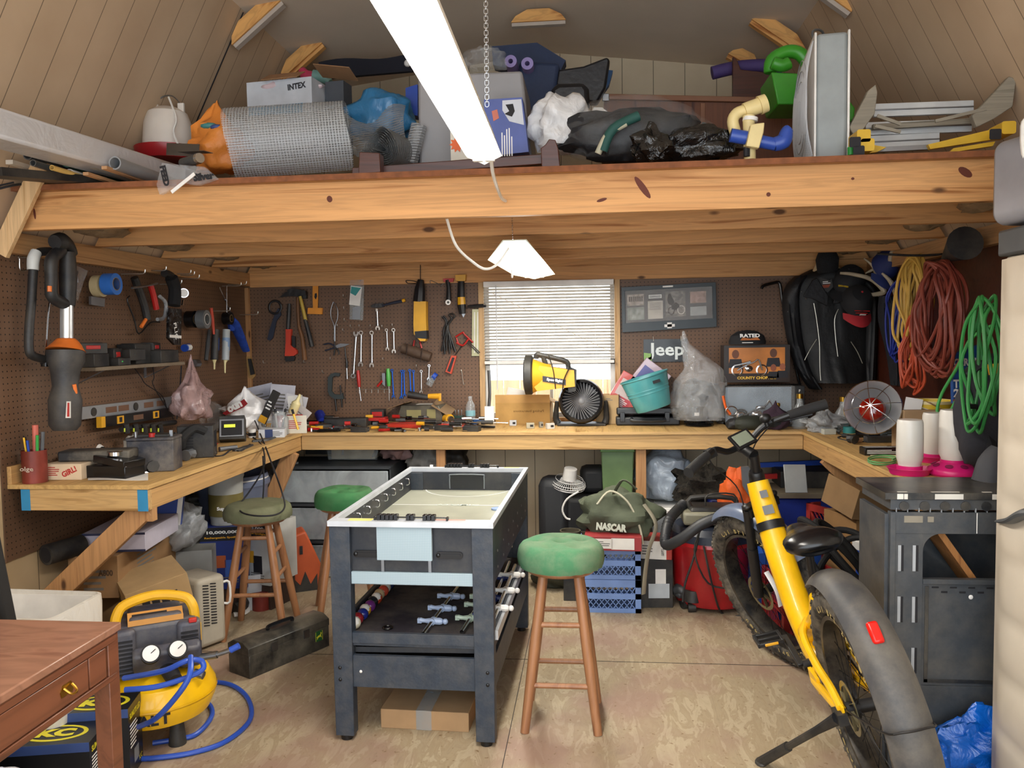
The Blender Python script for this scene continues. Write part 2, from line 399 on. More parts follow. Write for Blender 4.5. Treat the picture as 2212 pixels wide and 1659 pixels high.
def m_floor():
    m,nt,N,L,b = _new('plywood_floor')
    tc = _node(nt,'ShaderNodeTexCoord'); mp = _node(nt,'ShaderNodeMapping'); mp.inputs['Scale'].default_value = (7,2.0,1); L.new(tc.outputs['Object'],mp.inputs['Vector'])
    nz = _node(nt,'ShaderNodeTexNoise',i_Scale=2.6,i_Detail=9.0,i_Distortion=1.2,i_Roughness=.62); L.new(mp.outputs[0],nz.inputs['Vector'])
    r = _ramp(nt,nz.outputs[0],[(.30,lin('#988870')),(.42,lin('#a8977b')),(.5,lin('#a08e72')),(.56,lin('#b5a68b')),(.7,lin('#a8977b'))])
    n2 = _node(nt,'ShaderNodeTexNoise',i_Scale=2.4,i_Detail=7.0); L.new(tc.outputs['Object'],n2.inputs['Vector'])
    r2 = _ramp(nt,n2.outputs[0],[(.46,(0,0,0,1)),(.64,(.7,)*3+(1,))])
    mx = _node(nt,'ShaderNodeMix',data_type='RGBA'); L.new(r2.outputs[0],mx.inputs[0]); L.new(r.outputs[0],mx.inputs[6]); mx.inputs[7].default_value = lin('#97786c')
    n3 = _node(nt,'ShaderNodeTexNoise',i_Scale=45,i_Detail=3.0); L.new(tc.outputs['Object'],n3.inputs['Vector'])
    r3 = _ramp(nt,n3.outputs[0],[(.28,(1,1,1,1)),(.36,(0,0,0,1))])
    m3 = _node(nt,'ShaderNodeMix',data_type='RGBA'); L.new(r3.outputs[0],m3.inputs[0]); L.new(mx.outputs[2],m3.inputs[6]); m3.inputs[7].default_value = lin('#7d6547')
    L.new(m3.outputs[2],b.inputs['Base Color']); b.inputs['Roughness'].default_value = .5
    return m
W_PINE = wood('pine_x','#96602f','#cd9860',0); W_PINEY = wood('pine_y','#8a6038','#bb8f60',1); W_PINEZ = wood('pine_z','#8a5c38','#b98a5b',2)
W_BEN = wood('bench_x','#95703f','#c8a26b',0); W_BENY = wood('bench_y','#8f683a','#c0965f',1); W_BENT = wood('bench_top','#94703c','#c8a266',1,knots=False,streak=14)
W_PLYE = M('#7d4a2a',.8,var=.25,scale=30); W_PLY = wood('loft_ply','#80583a','#a5784c',0,knots=False)
W_DARK = wood('dark_wood','#2a120c','#4b2418',0,knots=False,rough=.35)
OSB = wood('osb','#a4652a','#dca560',0,scale=2.6,knots=False,streak=5)
SID_IN = m_siding(1,'#b79f7a','#c8b08c',.2032,'siding_left'); SID_BK = m_siding(0,'#bfae92','#d2c3a6',.2032,'siding_back')
struct('floor',MB(m_floor()).b2((XL-.1,YF,-.03),(XR+.1,YB+.05,0)),'weathered plywood floor of the shed')
struct('trim_1',MB(INK).b2((-.33,YF,0),(-.3275,5.4,.0012)).b2((XL,3.65,0),(XR,3.6525,.0012)).b2((.93,1.2,0),(.9325,3.65,.0012)),'dark seam between the floor plywood sheets')
def wallbox(mb,a,b): return mb.b2(a,b)
struct('wall_left',MB(SID_IN).b2((XL-.06,YF,0),(XL-.012,YB+.06,ZE)).mat(m_peg(1)).b2((XL-.012,3.05,.6),(XL,YB,1.9)).mat(SID_IN).b2((XL-.012,YF,0),(XL-.005,3.05,ZE)),'left wall of brown pegboard over tan siding')
struct('wall_right',MB(SID_IN).b2((XR+.012,YF,0),(XR+.06,YB+.06,ZE)).mat(W_DARK).b2((XR,3.0,.62),(XR+.012,YB,1.9)),'right wall panelled in dark reddish board')
# back wall with the window opening
wl,wr = PY(1046,700,YB).x,PY(1328,700,YB).x; wt,wb = PY(1187,606,YB).z,HB+.015
PEGB = m_peg(0)
bw = MB(SID_BK)
bw.b2((XL-.06,YB+.012,0),(XR+.06,YB+.06,wb)).b2((XL-.06,YB+.012,wt),(XR+.06,YB+.06,ZE)).b2((XL-.06,YB+.012,wb),(wl,YB+.06,wt)).b2((wr,YB+.012,wb),(XR+.06,YB+.06,wt))
poly = [(XL-.06,ZE),(XR+.06,ZE),(XBR,ZBR),(CX,ZR),(XBL,ZBR)]
bw.prism(poly,.048,frame((0,YB+.06,0),(1,0,0),(0,0,1)))
bw.mat(PEGB).b2((XL,YB,.72),(wl,YB+.012,ZE)).b2((wr,YB,.72),(XR,YB+.012,ZE)).b2((wl,YB,wt),(wr,YB+.012,ZE)).b2((wl,YB,.72),(wr,YB+.012,wb))
struct('wall_back',bw,'back wall with brown pegboard round the window and tan siding in the gable')
# roof: lower steep slopes and upper shallow slopes, grooved panels
def slope(name,a,b,m,lab):
    a,b = V(a),V(b); d = b-a; n = V((-d.y,0,d.x)); n = V((d.z,0,-d.x)).normalized()*.02
    if n.z < 0: n = -n
    vs = []
    for y in (YF,YB+.06):
        for p in (a,b,b+n,a+n): vs.append((p.x,y,p.z))
    struct(name,MB(m).add(vs,[(0,1,2,3),(7,6,5,4),(0,4,5,1),(1,5,6,2),(2,6,7,3),(3,7,4,0)]),lab)
RSID = m_siding(1,'#bfa588','#d0b799',.152,'roof_panel',.03)
slope('ceiling_1',(XL-.03,0,ZE-.02),(XBL,0,ZBR),RSID,'steep left ceiling slope of grooved tan panels')
slope('ceiling_2',(XR+.03,0,ZE-.02),(XBR,0,ZBR),RSID,'steep right ceiling slope of grooved tan panels')
RS2 = M('#dccdb9',.75,var=.06,scale=2)
slope('ceiling_3',(XBL,0,ZBR),(CX,0,ZR),RS2,'shallow upper left ceiling slope')
slope('ceiling_4',(XBR,0,ZBR),(CX,0,ZR),RS2,'shallow upper right ceiling slope')
struct('trim_2',MB(INK).bar((XL+.055,4.08,2.0),(XBL+.01,4.08,ZBR-.02),.006,.004).bar((XBR-.012,4.9,ZBR-.02),(XR-.055,4.9,2.0),.006,.004),'dark joints between the sloping ceiling panels')
# top plates
struct('trim_3',MB(W_PINEY).b2((XL,3.05,1.87),(XL+.045,YB,HJ-.001)),'pine plate along the top of the left pegboard')
struct('trim_4',MB(W_PINEY).b2((XR-.045,2.6,1.87),(XR,YB,HJ-.001)),'pine plate along the top of the right wall')
struct('trim_5',MB(W_PINE).b2((XL+.045,YB-.03,1.862),(XR-.045,YB,HJ-.001)),'pine plate along the top of the back pegboard')
struct('trim_6',MB(W_PINEZ).b2((XL,YB-.022,1.0),(XL+.028,YB,1.86)),'pine corner strip between left and back pegboards')
# joists: real boards with their own knots
for k,y in enumerate(JY):
    y2 = y+.038; zt = LD-.02; dx = .15/math.tan(rad(60))
    a = XL+.03; b = XR-.03; y2 = min(y2,YB-.001)
    pl = [(a,HJ),(b,HJ),(b-dx,zt),(a+dx,zt)]
    if k == 4: y = YB-.038; y2 = YB
    mb = MB(W_PINE).prism(pl,y2-y,frame((0,y2,0),(1,0,0),(0,0,1)))
    if k == 0:
        KN = M('#5d2a1a',.7)
        for (u,v,r1,r2,an) in ((75,462,.005,.022,5),(712,430,.011,.013,20),(1388,405,.012,.05,35),(2085,372,.028,.014,-35),(1842,386,.006,.005,0),(1660,420,.008,.008,0),(1300,432,.02,.006,15)):
            p = PY(u,v,y); c,s_ = math.cos(rad(an)),math.sin(rad(an))
            mb.mat(KN).prism([(p.x+r1*math.cos(t)*c-r2*math.sin(t)*s_,p.z+r1*math.cos(t)*s_+r2*math.sin(t)*c) for t in [2*PI*i/14 for i in range(14)]],.001,frame((0,y,0),(1,0,0),(0,0,1)))
    tag(mb.build('loft_joist',None,.002),['front pine loft joist with the largest knots, carrying the ply edge','second pine loft joist behind the front one','third pine loft joist from the front','fourth pine loft joist from the front','rearmost pine loft joist against the back wall'][k],None,'pine joists under the loft','structure')
struct('loft_deck',MB(W_PLY).b2((XL+.1,3.06,LD-.02),(XR-.1,YB,LD)).mat(W_PLYE).b2((XL+.1,3.055,LD-.021),(XR-.1,3.0601,LD+.001)),'plywood deck of the loft on the pine joists')
# kraft insulation bundles seen between the joist ends
for k in range(4):
    for s in (-1,1):
        x = (XL+.22) if s < 0 else (XR-.22)
        one('insulation_batt','crumpled paper faced insulation stuffed at %s end of joist bay, %s' % ('left' if s < 0 else 'right',['foremost bay','second bay','third bay','rearmost bay'][k]),'insulation',
            MB(M('#8a7356',.8,var=.35,bump=.6,scale=14)).blob((0,0,0),(.09,.23,.05),.15,3,40+k+s*9,24),(x,(JY[k]+.038+min(JY[k+1],YB-.04))/2,2.02),group='insulation between the joists')
# slanted knee panel in front of the loft at left (siding with trim board)
struct('trim_7',MB(wood('knee','#b08a5a','#d4b183',2,knots=False)).bar((XL+.045,3.05,1.86),(XL+.25,3.05,2.22),.07,.02,(0,1,0)),'pale board up the slope at the left end of the front joist')
# gussets
def gusset(u,v,ang,y,L,lab,wm):
    while True:
        x,_,z = PY(u,v,y); lim = ZE+(ZBR-ZE)*min(1,(min(x-XL,XR-x))/(XBL-XL)) if min(x-XL,XR-x) < XBL-XL else ZBR+(ZR-ZBR)*(1-abs(x-CX)/1.468)
        if z < lim-.075 or y < 3.3: break
        y -= .03
    t = thing('truss_gusset',lab,'gusset',group='roof gussets',X=TR((x,y,z),0,-ang,0))
    MB(OSB).prism([(-L/2,-.012),(L/2,-.012),(L*.42,.02),(L*.2,.055),(-L*.2,.055),(-L*.42,.02)],.012,frame((0,0,0),(1,0,0),(0,0,1))).build('gusset_plate',t)
    MB(wm).box((0,.02,-.02),(L*.98,.038,.022)).build('batten',t)
GWT = M('#b3a89c',.7)
for (u,v,a,y,L,lab,wm) in ((552,46,38,JY[2],.34,'pine and chipboard gusset at upper left break, nearer the camera',GWT),(650,130,38,JY[3],.32,'pine and chipboard gusset at left above the white topped box',OSB),
                       (1163,42,0,JY[3],.31,'flat gusset at the ridge beyond the chain',GWT),(1684,78,-36,JY[3],.36,'gusset at right break above the grey box fan',OSB),
                       (1805,-4,-38,JY[2],.2,'gusset at the top right edge of the picture, mostly cut off',GWT),(1606,130,-30,JY[4]-.05,.2,'rear gusset above the dark headboard and purple tube',OSB)):
    gusset(u,v,a,y,L,lab,wm)
# window
fr = MB(wood('window_wood','#a07444','#cda777',2,knots=False))
ft = .035
fr.b2((wl-ft,YB-.02,wb),(wl,YB+.06,wt+ft)).b2((wr,YB-.02,wb),(wr+ft,YB+.06,wt+ft)).b2((wl,YB-.02,wt),(wr,YB+.06,wt+ft)).b2((wl-ft,YB-.025,wb-.015),(wr+ft,YB+.06,wb+.01))
wf = struct('window_1',fr,'window with pine frame above the bench, blinds lowered two thirds',.002)
ALU = M('#c9c9c6',.5,.2)
MB(ALU).b2((wl,YB+.03,wb+.01),(wl+.03,YB+.055,wt)).b2((wr-.03,YB+.03,wb+.01),(wr,YB+.055,wt)).b2((wl,YB+.03,wt-.03),(wr,YB+.055,wt)).b2((wl,YB+.03,wb+.01),(wr,YB+.055,wb+.04)).b2((wl,YB+.03,1.30),(wr,YB+.055,1.335)).b2(((wl+wr)/2+.0,YB+.032,wb+.03),((wl+wr)/2+.02,YB+.052,1.30)).build('window_frame',wf)
gm,nt,N,L,b = _new('window_glass'); b.inputs['Base Color'].default_value = (1,1,1,1); b.inputs['Roughness'].default_value = .02; b.inputs['Alpha'].default_value = .06
MB(gm).b2((wl+.03,YB+.041,wb+.04),(wr-.03,YB+.044,wt-.03)).build('window_pane',wf)
# blinds
zb = PY(1187,782,YB-.05).z
bl = thing('window_blind','white horizontal slat blind lowered over the window','blind',((wl+wr)/2,YB-.045,wt))
bwid = wr-wl-.012
MB(WHT).box((0,0,-.022),(bwid,.045,.04)).build('headrail',bl,.004)
nsl = 23; sl = MB(M('#d9d6d0',.5))
for i in range(nsl):
    z = -.055-(wt-zb-.085)*i/(nsl-1); sl.box((0,0,z),(bwid,.042,.0025),(-14,0,0))
sl.build('slat_set',bl)
MB(WHT).box((0,0,-(wt-zb)),(bwid,.045,.022)).build('bottom_rail',bl,.003)
cdm = MB(WHT)
for x in (-.36*bwid,0,.36*bwid):
    cdm.cyl((x,-.024,-.04),(x,-.024,-(wt-zb)),.0012,n=6)
cdm.build('ladder_cord',bl)
MB(M('#d8d8d8',.3)).cyl((-.4*bwid,-.032,-.03),(-.4*bwid,-.032,-.78*(wt-wb)),.004,n=8).build('tilt_wand',bl)
# outside, beyond the window
struct('ground',MB(M('#8f8a70',.9)).b2((-14,YB+.3,-.5),(14,30,-.45)),'ground outside the window')
fe = thing('wooden_fence','sunlit tan board fence outside, seen below the blind','fence',(0,YB+1.6,-.45))
fm = wood('fence','#b98d62','#e0bd95',2,knots=False)
for i in range(26):
    MB(fm).box((-2.6+i*.145,0,.78),(.138,.02,1.56)).build('board',fe)
MB(fm).box((-.7,.03,.5),(3.9,.04,.09)).build('rail',fe)
one('strap','yellow tie-down strap stretched diagonally outside the window','strap',MB(M('#e3a21c',.6)).bar(PY(1052,628,YB+.075),PY(1335,768,YB+.075),.004,.035,(0,1,0)))
# lights in the room
FL = M('#fdfbf5',.4,emit=26)
def shop_light(lab,a,b,w,tube_e,power,hood_m):
    a,b = V(a),V(b); c = (a+b)/2; Ln = (b-a).length; yv = (b-a).normalized(); xv = yv.cross(V((0,0,1))).normalized()
    t = thing('shop_light',lab,'ceiling light',X=frame(c,xv,yv))
    h = Ln/2
    pr = [(-w/2,-.02),(-w*.22,.05),(w*.22,.05),(w/2,-.02),(w/2,-.017),(w*.2,.054),(-w*.2,.054),(-w/2,-.017)]
    F2 = frame((0,-h,0),(1,0,0),(0,0,1))
    MB(hood_m).add([F2 @ V((x,z,-s)) for s in (0,Ln) for x,z in [(-w/2,-.03),(-w*.2,.05),(w*.2,.05),(w/2,-.03),(w*.2+.004,.055),(-w*.2-.004,.055)]],
                   [(0,1,7,6),(1,2,8,7),(2,3,9,8),(3,4,10,9),(4,5,11,10),(5,0,6,11),(0,5,1),(1,5,4,2),(2,4,3),(6,7,11),(7,8,10,11),(8,9,10)]).build('reflector_hood',t)
    MB(hood_m).prism([(-w*.2,.05),(-w*.12,.075),(-w*.08,.075),(-w*.08,.1),(w*.08,.1),(w*.08,.075),(w*.12,.075),(w*.2,.05),(w/2,-.03),(0,-.055),(-w/2,-.03)],.004,frame((0,-h,0),(1,0,0),(0,0,1))).build('end_plate',t)
    for s in (-1,1):
        tu = MB(tube_e).cyl((s*w*.17,-h+.02,-.022),(s*w*.17,h-.02,-.022),.019,n=16).build('fluorescent_tube',t)
        MB(WHT).box((s*w*.17,-h+.012,-.022),(.03,.02,.05)).build('tube_socket',tu)
    l = area('tube_lamp',(0,0,0),w*.8,Ln*.95,power,(1,.96,.90),(0,0,0)); l.parent = t; l.location = (0,0,-.05)
    return t
E1 = M('#fff8ee',.4,emit=45); HW = M('#e9e6dc',.5); HW2 = M('#d8dcc8',.5)
a = PY(1046,338,2.55)
shop_light('large hanging fluorescent shop light glowing overhead in front of the loft',(a.x,a.y,a.z+.03),(a.x+.025,a.y-1.22,a.z+.03),.11,E1,16,HW)
c2 = PY(1112,545,3.55)
shop_light('smaller hanging shop light under the loft joists in front of the window',(c2.x,c2.y+1.2,c2.z+.02),(c2.x,c2.y,c2.z),.24,E1,13,HW2)
# ================================================================ workbench
BX0,BX1,BY = XL+.612,XR-.596,YB-.635       # inner edges
BYL,BYR = 3.077,3.10                          # near ends
wb_ = thing('workbench','U shaped pine workbench along three walls, blue tape at its near corner','workbench',(0,0,0))
MB(W_BENT).b2((XL+.001,BYL,HB-.018),(BX0,BY,HB)).b2((BX1,BYR,HB-.018),(XR-.001,BY,HB)).b2((XL+.001,BY,HB-.018),(XR-.001,YB-.001,HB)).mat(W_BEN).b2((BX0,BY-.001,HB-.0175),(BX1,BY,HB-.0005)).build('worktop',wb_,.0015)
MB(W_BENY).b2((BX0-.05,BYL+.04,HB-.108),(BX0-.012,BY+.01,HB-.0185)).build('apron',wb_,.003)
MB(W_BENY).b2((BX1+.012,BYR,HB-.108),(BX1+.05,BY+.01,HB-.0185)).build('apron',wb_,.003)
MB(W_BEN).b2((BX0-.012,BY+.012,HB-.108),(BX1+.012,BY+.05,HB-.0185)).build('apron',wb_,.003)
MB(W_BEN).b2((XL+.06,BYL+.006,HB-.108),(BX0-.008,BYL+.04,HB-.0185)).build('end_rail',wb_,.003)
MB(W_BENY).b2((XL+.001,BYL-.0,HB),(XL+.02,BYL+.2,HB+.075)).build('backstop',wb_,.002)
TAPE = M('#2f86b5',.7)
MB(TAPE).b2((BX0-.05,BYL+.0048,HB-.108),(BX0-.006,BYL+.0058,HB-.02)).build('blue_tape',wb_)
MB(TAPE).b2((XL+.055,BYL+.0048,HB-.108),(XL+.095,BYL+.0058,HB-.02)).build('blue_tape',wb_)
def brace(p,q,up=(0,1,0)): MB(W_PINEZ).bar(p,q,.09,.038,up).build('brace',wb_,.003)
brace((BX0-.045,BYL+.062,HB-.10),(XL+.02,BYL+.062,.33)); brace((BX1+.05,4.5,HB-.10),(XR-.03,4.5,.30)); brace((BX0-.03,4.72,HB-.10),PY(530,1215,4.72))
MB(W_PINEZ).b2((BX0-.05,BYL+.045,HB-.16),(BX0-.012,BYL+.083,HB-.105)).build('brace_block',wb_,.002)
MB(W_PINEZ).b2((PY(1374,1000,BY+.03).x,BY+.05,.0),(PY(1389,1000,BY+.03).x+.02,BY+.09,HB-.1)).build('post',wb_,.002)
MB(W_PINEZ).b2((PY(941,1000,BY+.03).x,BY+.05,.0),(PY(960,1000,BY+.03).x,BY+.09,HB-.1)).build('post',wb_,.002)
# ================================================================ multi game table
NAVY = M('#26303d',.5,var=.1,bump=.08,scale=30,dust=.1); NAVY2 = M('#1b2029',.5,dust=.1)
def m_dots():
    m,nt,N,L,b = _new('dotted_laminate')
    tc = _node(nt,'ShaderNodeTexCoord'); vo = _node(nt,'ShaderNodeTexVoronoi',i_Scale=160.0,i_Randomness=0.0); L.new(tc.outputs['Object'],vo.inputs['Vector'])
    r = _ramp(nt,vo.outputs[0],[(.3,lin('#cfdce2')),(.45,lin('#93a7b1'))]); L.new(r.outputs[0],b.inputs['Base Color']); b.inputs['Roughness'].default_value = .4
    return m
DOTS = m_dots()
gt = thing('game_table','dark navy multi game table with pale air hockey field in the room centre','game table',(-.955+.3,2.835+.615,0),-1.31)
w2,l2 = .305,.61
leg = lambda x0,x1,y0,y1,xb0,xb1: MB(NAVY).add([(x0,y0,.81),(x1,y0,.81),(x1,y1,.81),(x0,y1,.81),(xb0,y0,.02),(xb1,y0,.02),(xb1,y1,.02),(xb0,y1,.02)],[(3,2,1,0),(4,5,6,7),(0,1,5,4),(1,2,6,5),(2,3,7,6),(3,0,4,7)])
for sx in (-1,1):
    for sy in (-1,1):
        y0,y1 = (-l2+.005,-l2+.055) if sy < 0 else (l2-.055,l2-.005)
        a = leg(sx*w2 if sx < 0 else w2-.078,-w2+.078 if sx < 0 else w2,y0,y1,(-w2+.005 if sx < 0 else w2-.075),(-w2+.075 if sx < 0 else w2-.005))
        a.mat(BLKG).cyl((sx*(w2-.04),(y0+y1)/2,.0),(sx*(w2-.04),(y0+y1)/2,.02),.022)
        if sy < 0:
            for z in (.28,.235): a.mat(BLKG).ball((sx*(w2-.028),y0-.001,z),(.007,.004,.007),10)
        a.build('leg',gt,.002)
# rotating playfield box
MB(NAVY2).b2((-w2+.004,-l2+.03,.64),(w2-.004,-l2+.045,.812)).b2((-w2+.004,l2-.045,.64),(w2-.004,l2-.03,.812)).b2((-w2+.002,-l2+.03,.60),(-w2+.016,l2-.03,.812)).b2((w2-.016,-l2+.03,.60),(w2-.002,l2-.03,.812)).build('playfield_box',gt)
RIM = M('#bfc4cb',.35)
MB(RIM).b2((-w2-.003,-l2-.003,.812),(w2+.003,-l2+.05,.832)).b2((-w2-.003,l2-.03,.812),(w2+.003,l2+.003,.832)).b2((-w2-.003,-l2+.05,.812),(-w2+.016,l2-.03,.832)).b2((w2-.016,-l2+.05,.812),(w2+.003,l2-.03,.832)).mat(M('#e7dc7e',.4)).b2((-w2+.07,-l2+.01,.832),(-w2+.16,-l2+.045,.8328)).b2((w2-.12,l2-.026,.832),(w2-.04,l2,.8328)).mat(M('#d99a8c',.4)).b2((.06,-l2+.03,.832),(.2,-l2+.045,.8328)).build('top_rim',gt,.001)
fieldm = M('#a8a998',.3,var=.12,scale=6)
fd = MB(fieldm).b2((-w2+.016,-l2+.045,.70),(w2-.016,l2-.045,.722))
zf = .7224
def ring(mb,cx,cy,r,wd,z,a0=0,a1=360,n=40):
    P = [rad(a0+(a1-a0)*i/n) for i in range(n+1)]
    vs = [(cx+rr*math.cos(a),cy+rr*math.sin(a),z) for a in P for rr in (r-wd/2,r+wd/2)]
    mb.add(vs,[(2*i,2*i+1,2*i+3,2*i+2) for i in range(n)])
LW = M('#ffffff',.35)
fd.mat(LW); ring(fd,0,-.18,.085,.006,zf); ring(fd,0,.62,.22,.006,zf,180,360); ring(fd,0,-l2+.0,.16,.006,zf,20,160)
fd.b2((-w2+.016,-.183,.722),(w2-.016,-.177,zf)).b2((-w2+.016,.20,.722),(w2-.016,.206,zf)).ball((0,-.18,.7222),(.012,.012,.001),10)
fd.text('ATOMIC',TR((.02,.2,.7232)),.028,M('#dce8e2',.3),.2)
fd.build('hockey_field',gt)
MB(BLKG).prism(rrect(.17,.07,.015),.003,frame((.0,l2-.0465,.765),(-1,0,0),(0,0,1))).mat(M('#7b8287',.4)).tube([(-.088,l2-.05,.73),(-.088,l2-.05,.79),(-.075,l2-.05,.802),(.075,l2-.05,.802),(.088,l2-.05,.79),(.088,l2-.05,.73)],.003,6,3).build('goal_slot',gt)
def scorer(y,x):
    s = MB(BLKG); s.cyl((x-.13,y,.842),(x+.13,y,.842),.003,n=6)
    for k in range(10):
        xx = x-.12+k*.016+(.03 if k > 4 else 0)+(.03 if k > 6 else 0); s.box((xx,y,.843),(.014,.026,.02))
    s.box((x-.135,y,.838),(.008,.02,.014)).box((x+.135,y,.838),(.008,.02,.014)); s.build('score_counter',gt,.002)
scorer(-l2+.03,-.0); scorer(l2-.012,.02)
MB(WHT).box((-.19,l2-.012,.838),(.014,.014,.012)).build('corner_piece',gt)
for sx in (-1,1):
    for k in range(8):
        y = -l2+.14+k*.13; MB(CHR).tube([(sx*(w2-.02),y,.80),(sx*(w2-.034),y,.798),(sx*(w2-.036),y,.775),(sx*(w2-.02),y,.77)],.0035,6,4).build('rod_bracket',gt)
for k in range(7):
    MB(STL).ball((w2-.001,-l2+.12+k*.16,.70),(.003,.006,.006),8).ball((w2-.001,-l2+.12+k*.16,.64),(.003,.006,.006),8).build('side_bolt',gt)
# front fittings
fy = -l2+.028
for x in (-.19,.12):
    MB(BLKG).prism(rrect(.1,.026,.012),.006,frame((x+.02,fy,.705),(1,0,0),(0,0,1)),0).prism(rrect(.075,.012,.004),.003,frame((x+.025,fy-.006,.705),(1,0,0),(0,0,1))).ball((x-.02,fy-.008,.705),(.008,.004,.008),10).build('slide_latch',gt)
MB(DOTS).b2((-.125,fy-.022,.688),(.08,fy-.008,.812)).build('hanging_panel',gt)
MB(STL).b2((-.115,fy-.005,.62),(-.104,fy,.69)).b2((.062,fy-.005,.62),(.073,fy,.69)).build('hinge_bar',gt)
MB(DOTS).b2((-w2+.078,fy-.014,.594),(w2-.078,fy,.64)).build('cross_panel',gt,.001)
MB(NAVY2).b2((-w2+.075,fy-.014,.5945),(w2-.075,fy-.0,.5945+.002)).b2((-w2+.02,-l2+.05,.60),(w2-.02,-l2+.06,.64)).build('cross_rail',gt)
# lower trays
trayf = M('#2b2630',.85,dust=.25)
MB(NAVY).b2((-w2+.075,-l2+.012,.372),(w2-.075,-l2+.03,.412)).b2((-w2+.02,-l2+.02,.36),(w2-.02,-l2+.032,.395)).b2((-w2+.004,-l2+.03,.36),(-w2+.02,l2-.04,.43)).b2((w2-.02,-l2+.03,.36),(w2-.004,l2-.04,.43)).b2((-w2+.02,l2-.05,.36),(w2-.02,l2-.035,.43)).build('tray_side',gt,.001)
MB(trayf).b2((-w2+.02,-l2+.03,.372),(w2-.02,l2-.05,.382)).build('tray_floor',gt)
MB(M('#c7cbd0',.3,.6)).b2((w2-.004,-l2+.04,.39),(w2+.008,l2-.04,.425)).build('tray_rail',gt)
MB(NAVY).b2((-w2+.075,-l2+.014,.205),(w2-.075,-l2+.032,.325)).mat(WHT).ball((-w2+.105,-l2+.012,.265),(.006,.002,.006),10).build('lower_apron',gt,.001)
MB(NAVY).b2((w2-.02,-l2+.05,.205),(w2-.006,l2-.05,.325)).b2((-w2+.006,-l2+.05,.205),(-w2+.02,l2-.05,.325)).b2((-w2+.075,l2-.03,.205),(w2-.075,l2-.014,.325)).build('side_apron',gt,.001)
MB(NAVY2).b2((-w2+.02,-l2+.04,.21),(w2-.02,l2-.04,.222)).build('bottom_shelf',gt)
MB(NAVY2).bar((-w2+.07,-l2+.06,.335),(w2-.07,-l2+.06,.345),.02,.03,(0,1,0)).build('under_tray_rail',gt)
GX = Matrix.Translation((-.655,3.45,0)) @ Euler((0,0,rad(-1.31))).to_matrix().to_4x4()
# pool balls
bc = ['#1f7a52','#d9d2bb','#8d1f2a','#1e2f8a','#d8a02a','#6b2a7a','#19202f','#b9442a','#c7b08a','#c24a36','#e0d9c8','#33406e','#c79033','#a83236','#cfc9b8','#274b3a']
bn = ['green','cream','maroon','blue','yellow','purple','black','rust','beige','red','white','slate blue','ochre','crimson','off white','dark green']
for i in range(16):
    p = GX @ V((-w2+.045+.004*(i % 2),-l2+.075+i*.049,.4065))
    m = MB(M(bc[i],.15,coat=.5)).ball((0,0,0),.0245,16)
    if i % 3 == 1: m.mat(WHT).ball((.0,-.004,.004),(.0225,.0225,.0225),12)
    one('pool_ball','%s pool ball in the row on the lower tray, number %d counting from the front' % (bn[i],i+1) if 0 else '%s pool ball in the row along the left of the lower tray' % bn[i],'ball',m,p,group='pool balls on the lower tray')
# foosball rods
FB = M('#b8c9e6',.35); FG = M('#c9dcc6',.35); FD = M('#1f2c6a',.35)
def foos(lab,a,b,ps,col,cat='foosball rod'):
    a,b = V(a),V(b); t = thing('foosball_rod',lab,cat,group='loose foosball rods',X=GX @ Matrix.Translation(a)); d = (b-a)
    MB(CHR).cyl((0,0,0),d,.008,n=12).build('rod',t)
    sd = d.normalized().cross(V((0,0,1))).normalized()
    for q in ps:
        c = d*q; m = MB(col)
        m.cyl(c-d.normalized()*.016,c+d.normalized()*.016,.013,n=12)
        m.tube([c-sd*.05+V((0,0,.002)),c-sd*.03,c,c+sd*.028,c+sd*.04],[.010,.008,.013,.014,.009],8,4).ball(c+sd*.05,.0115,10).box(c-sd*.052+V((0,0,.0)),(.016,.014,.018))
        m.build('player_figure',t)
foos('foosball rod with three pale blue players lying mid tray',(.03,-l2+.05,.40),(.06,.12,.402),(.2,.42,.64),FB)
foos('foosball rod with mint and dark players at right of the tray',(.17,-l2+.08,.40),(.2,.15,.402),(.22,.45,.6),FG)
foos('foosball rod with navy players leaning along the right tray side',(.245,-.45,.41),(.245,.3,.43),(.1,.35,.7),FD)
foos('foosball rod with white players hanging outside the right tray rail',(.285,-.5,.435),(.285,.2,.445),(.2,.5,.8),WHT)
one('cable','pale cable coiled at the far end of the table tray','cable',MB(WHT).tube([(-.1,.3,.39),(0,.33,.41),(.1,.28,.392),(.02,.2,.39),(-.05,.26,.395)],.004,6,6),X=GX)
one('rubber_ring','small black rubber ring on the tray floor','ring',MB(BLKG).tube(circ3 := [(math.cos(a)*.018,math.sin(a)*.018,0) for a in [i*PI/5 for i in range(10)]],.004,6,2,True),X=GX @ TR((-.13,-.47,.387)))
one('score_disc','blue and white puck standing on the hockey field','puck',MB(M('#2b3a86',.4)).lathe([(0,0),(.028,0),(.028,.006),(.012,.012),(.008,.03),(0,.032)],18),X=GX @ TR((.17,-.37,.7226)))
one('puck','pale blue puck lying on the far right of the hockey field','puck',MB(M('#8aa2c9',.4)).lathe([(0,0),(.03,0),(.03,.006),(0,.007)],20),X=GX @ TR((.22,.12,.7226)))
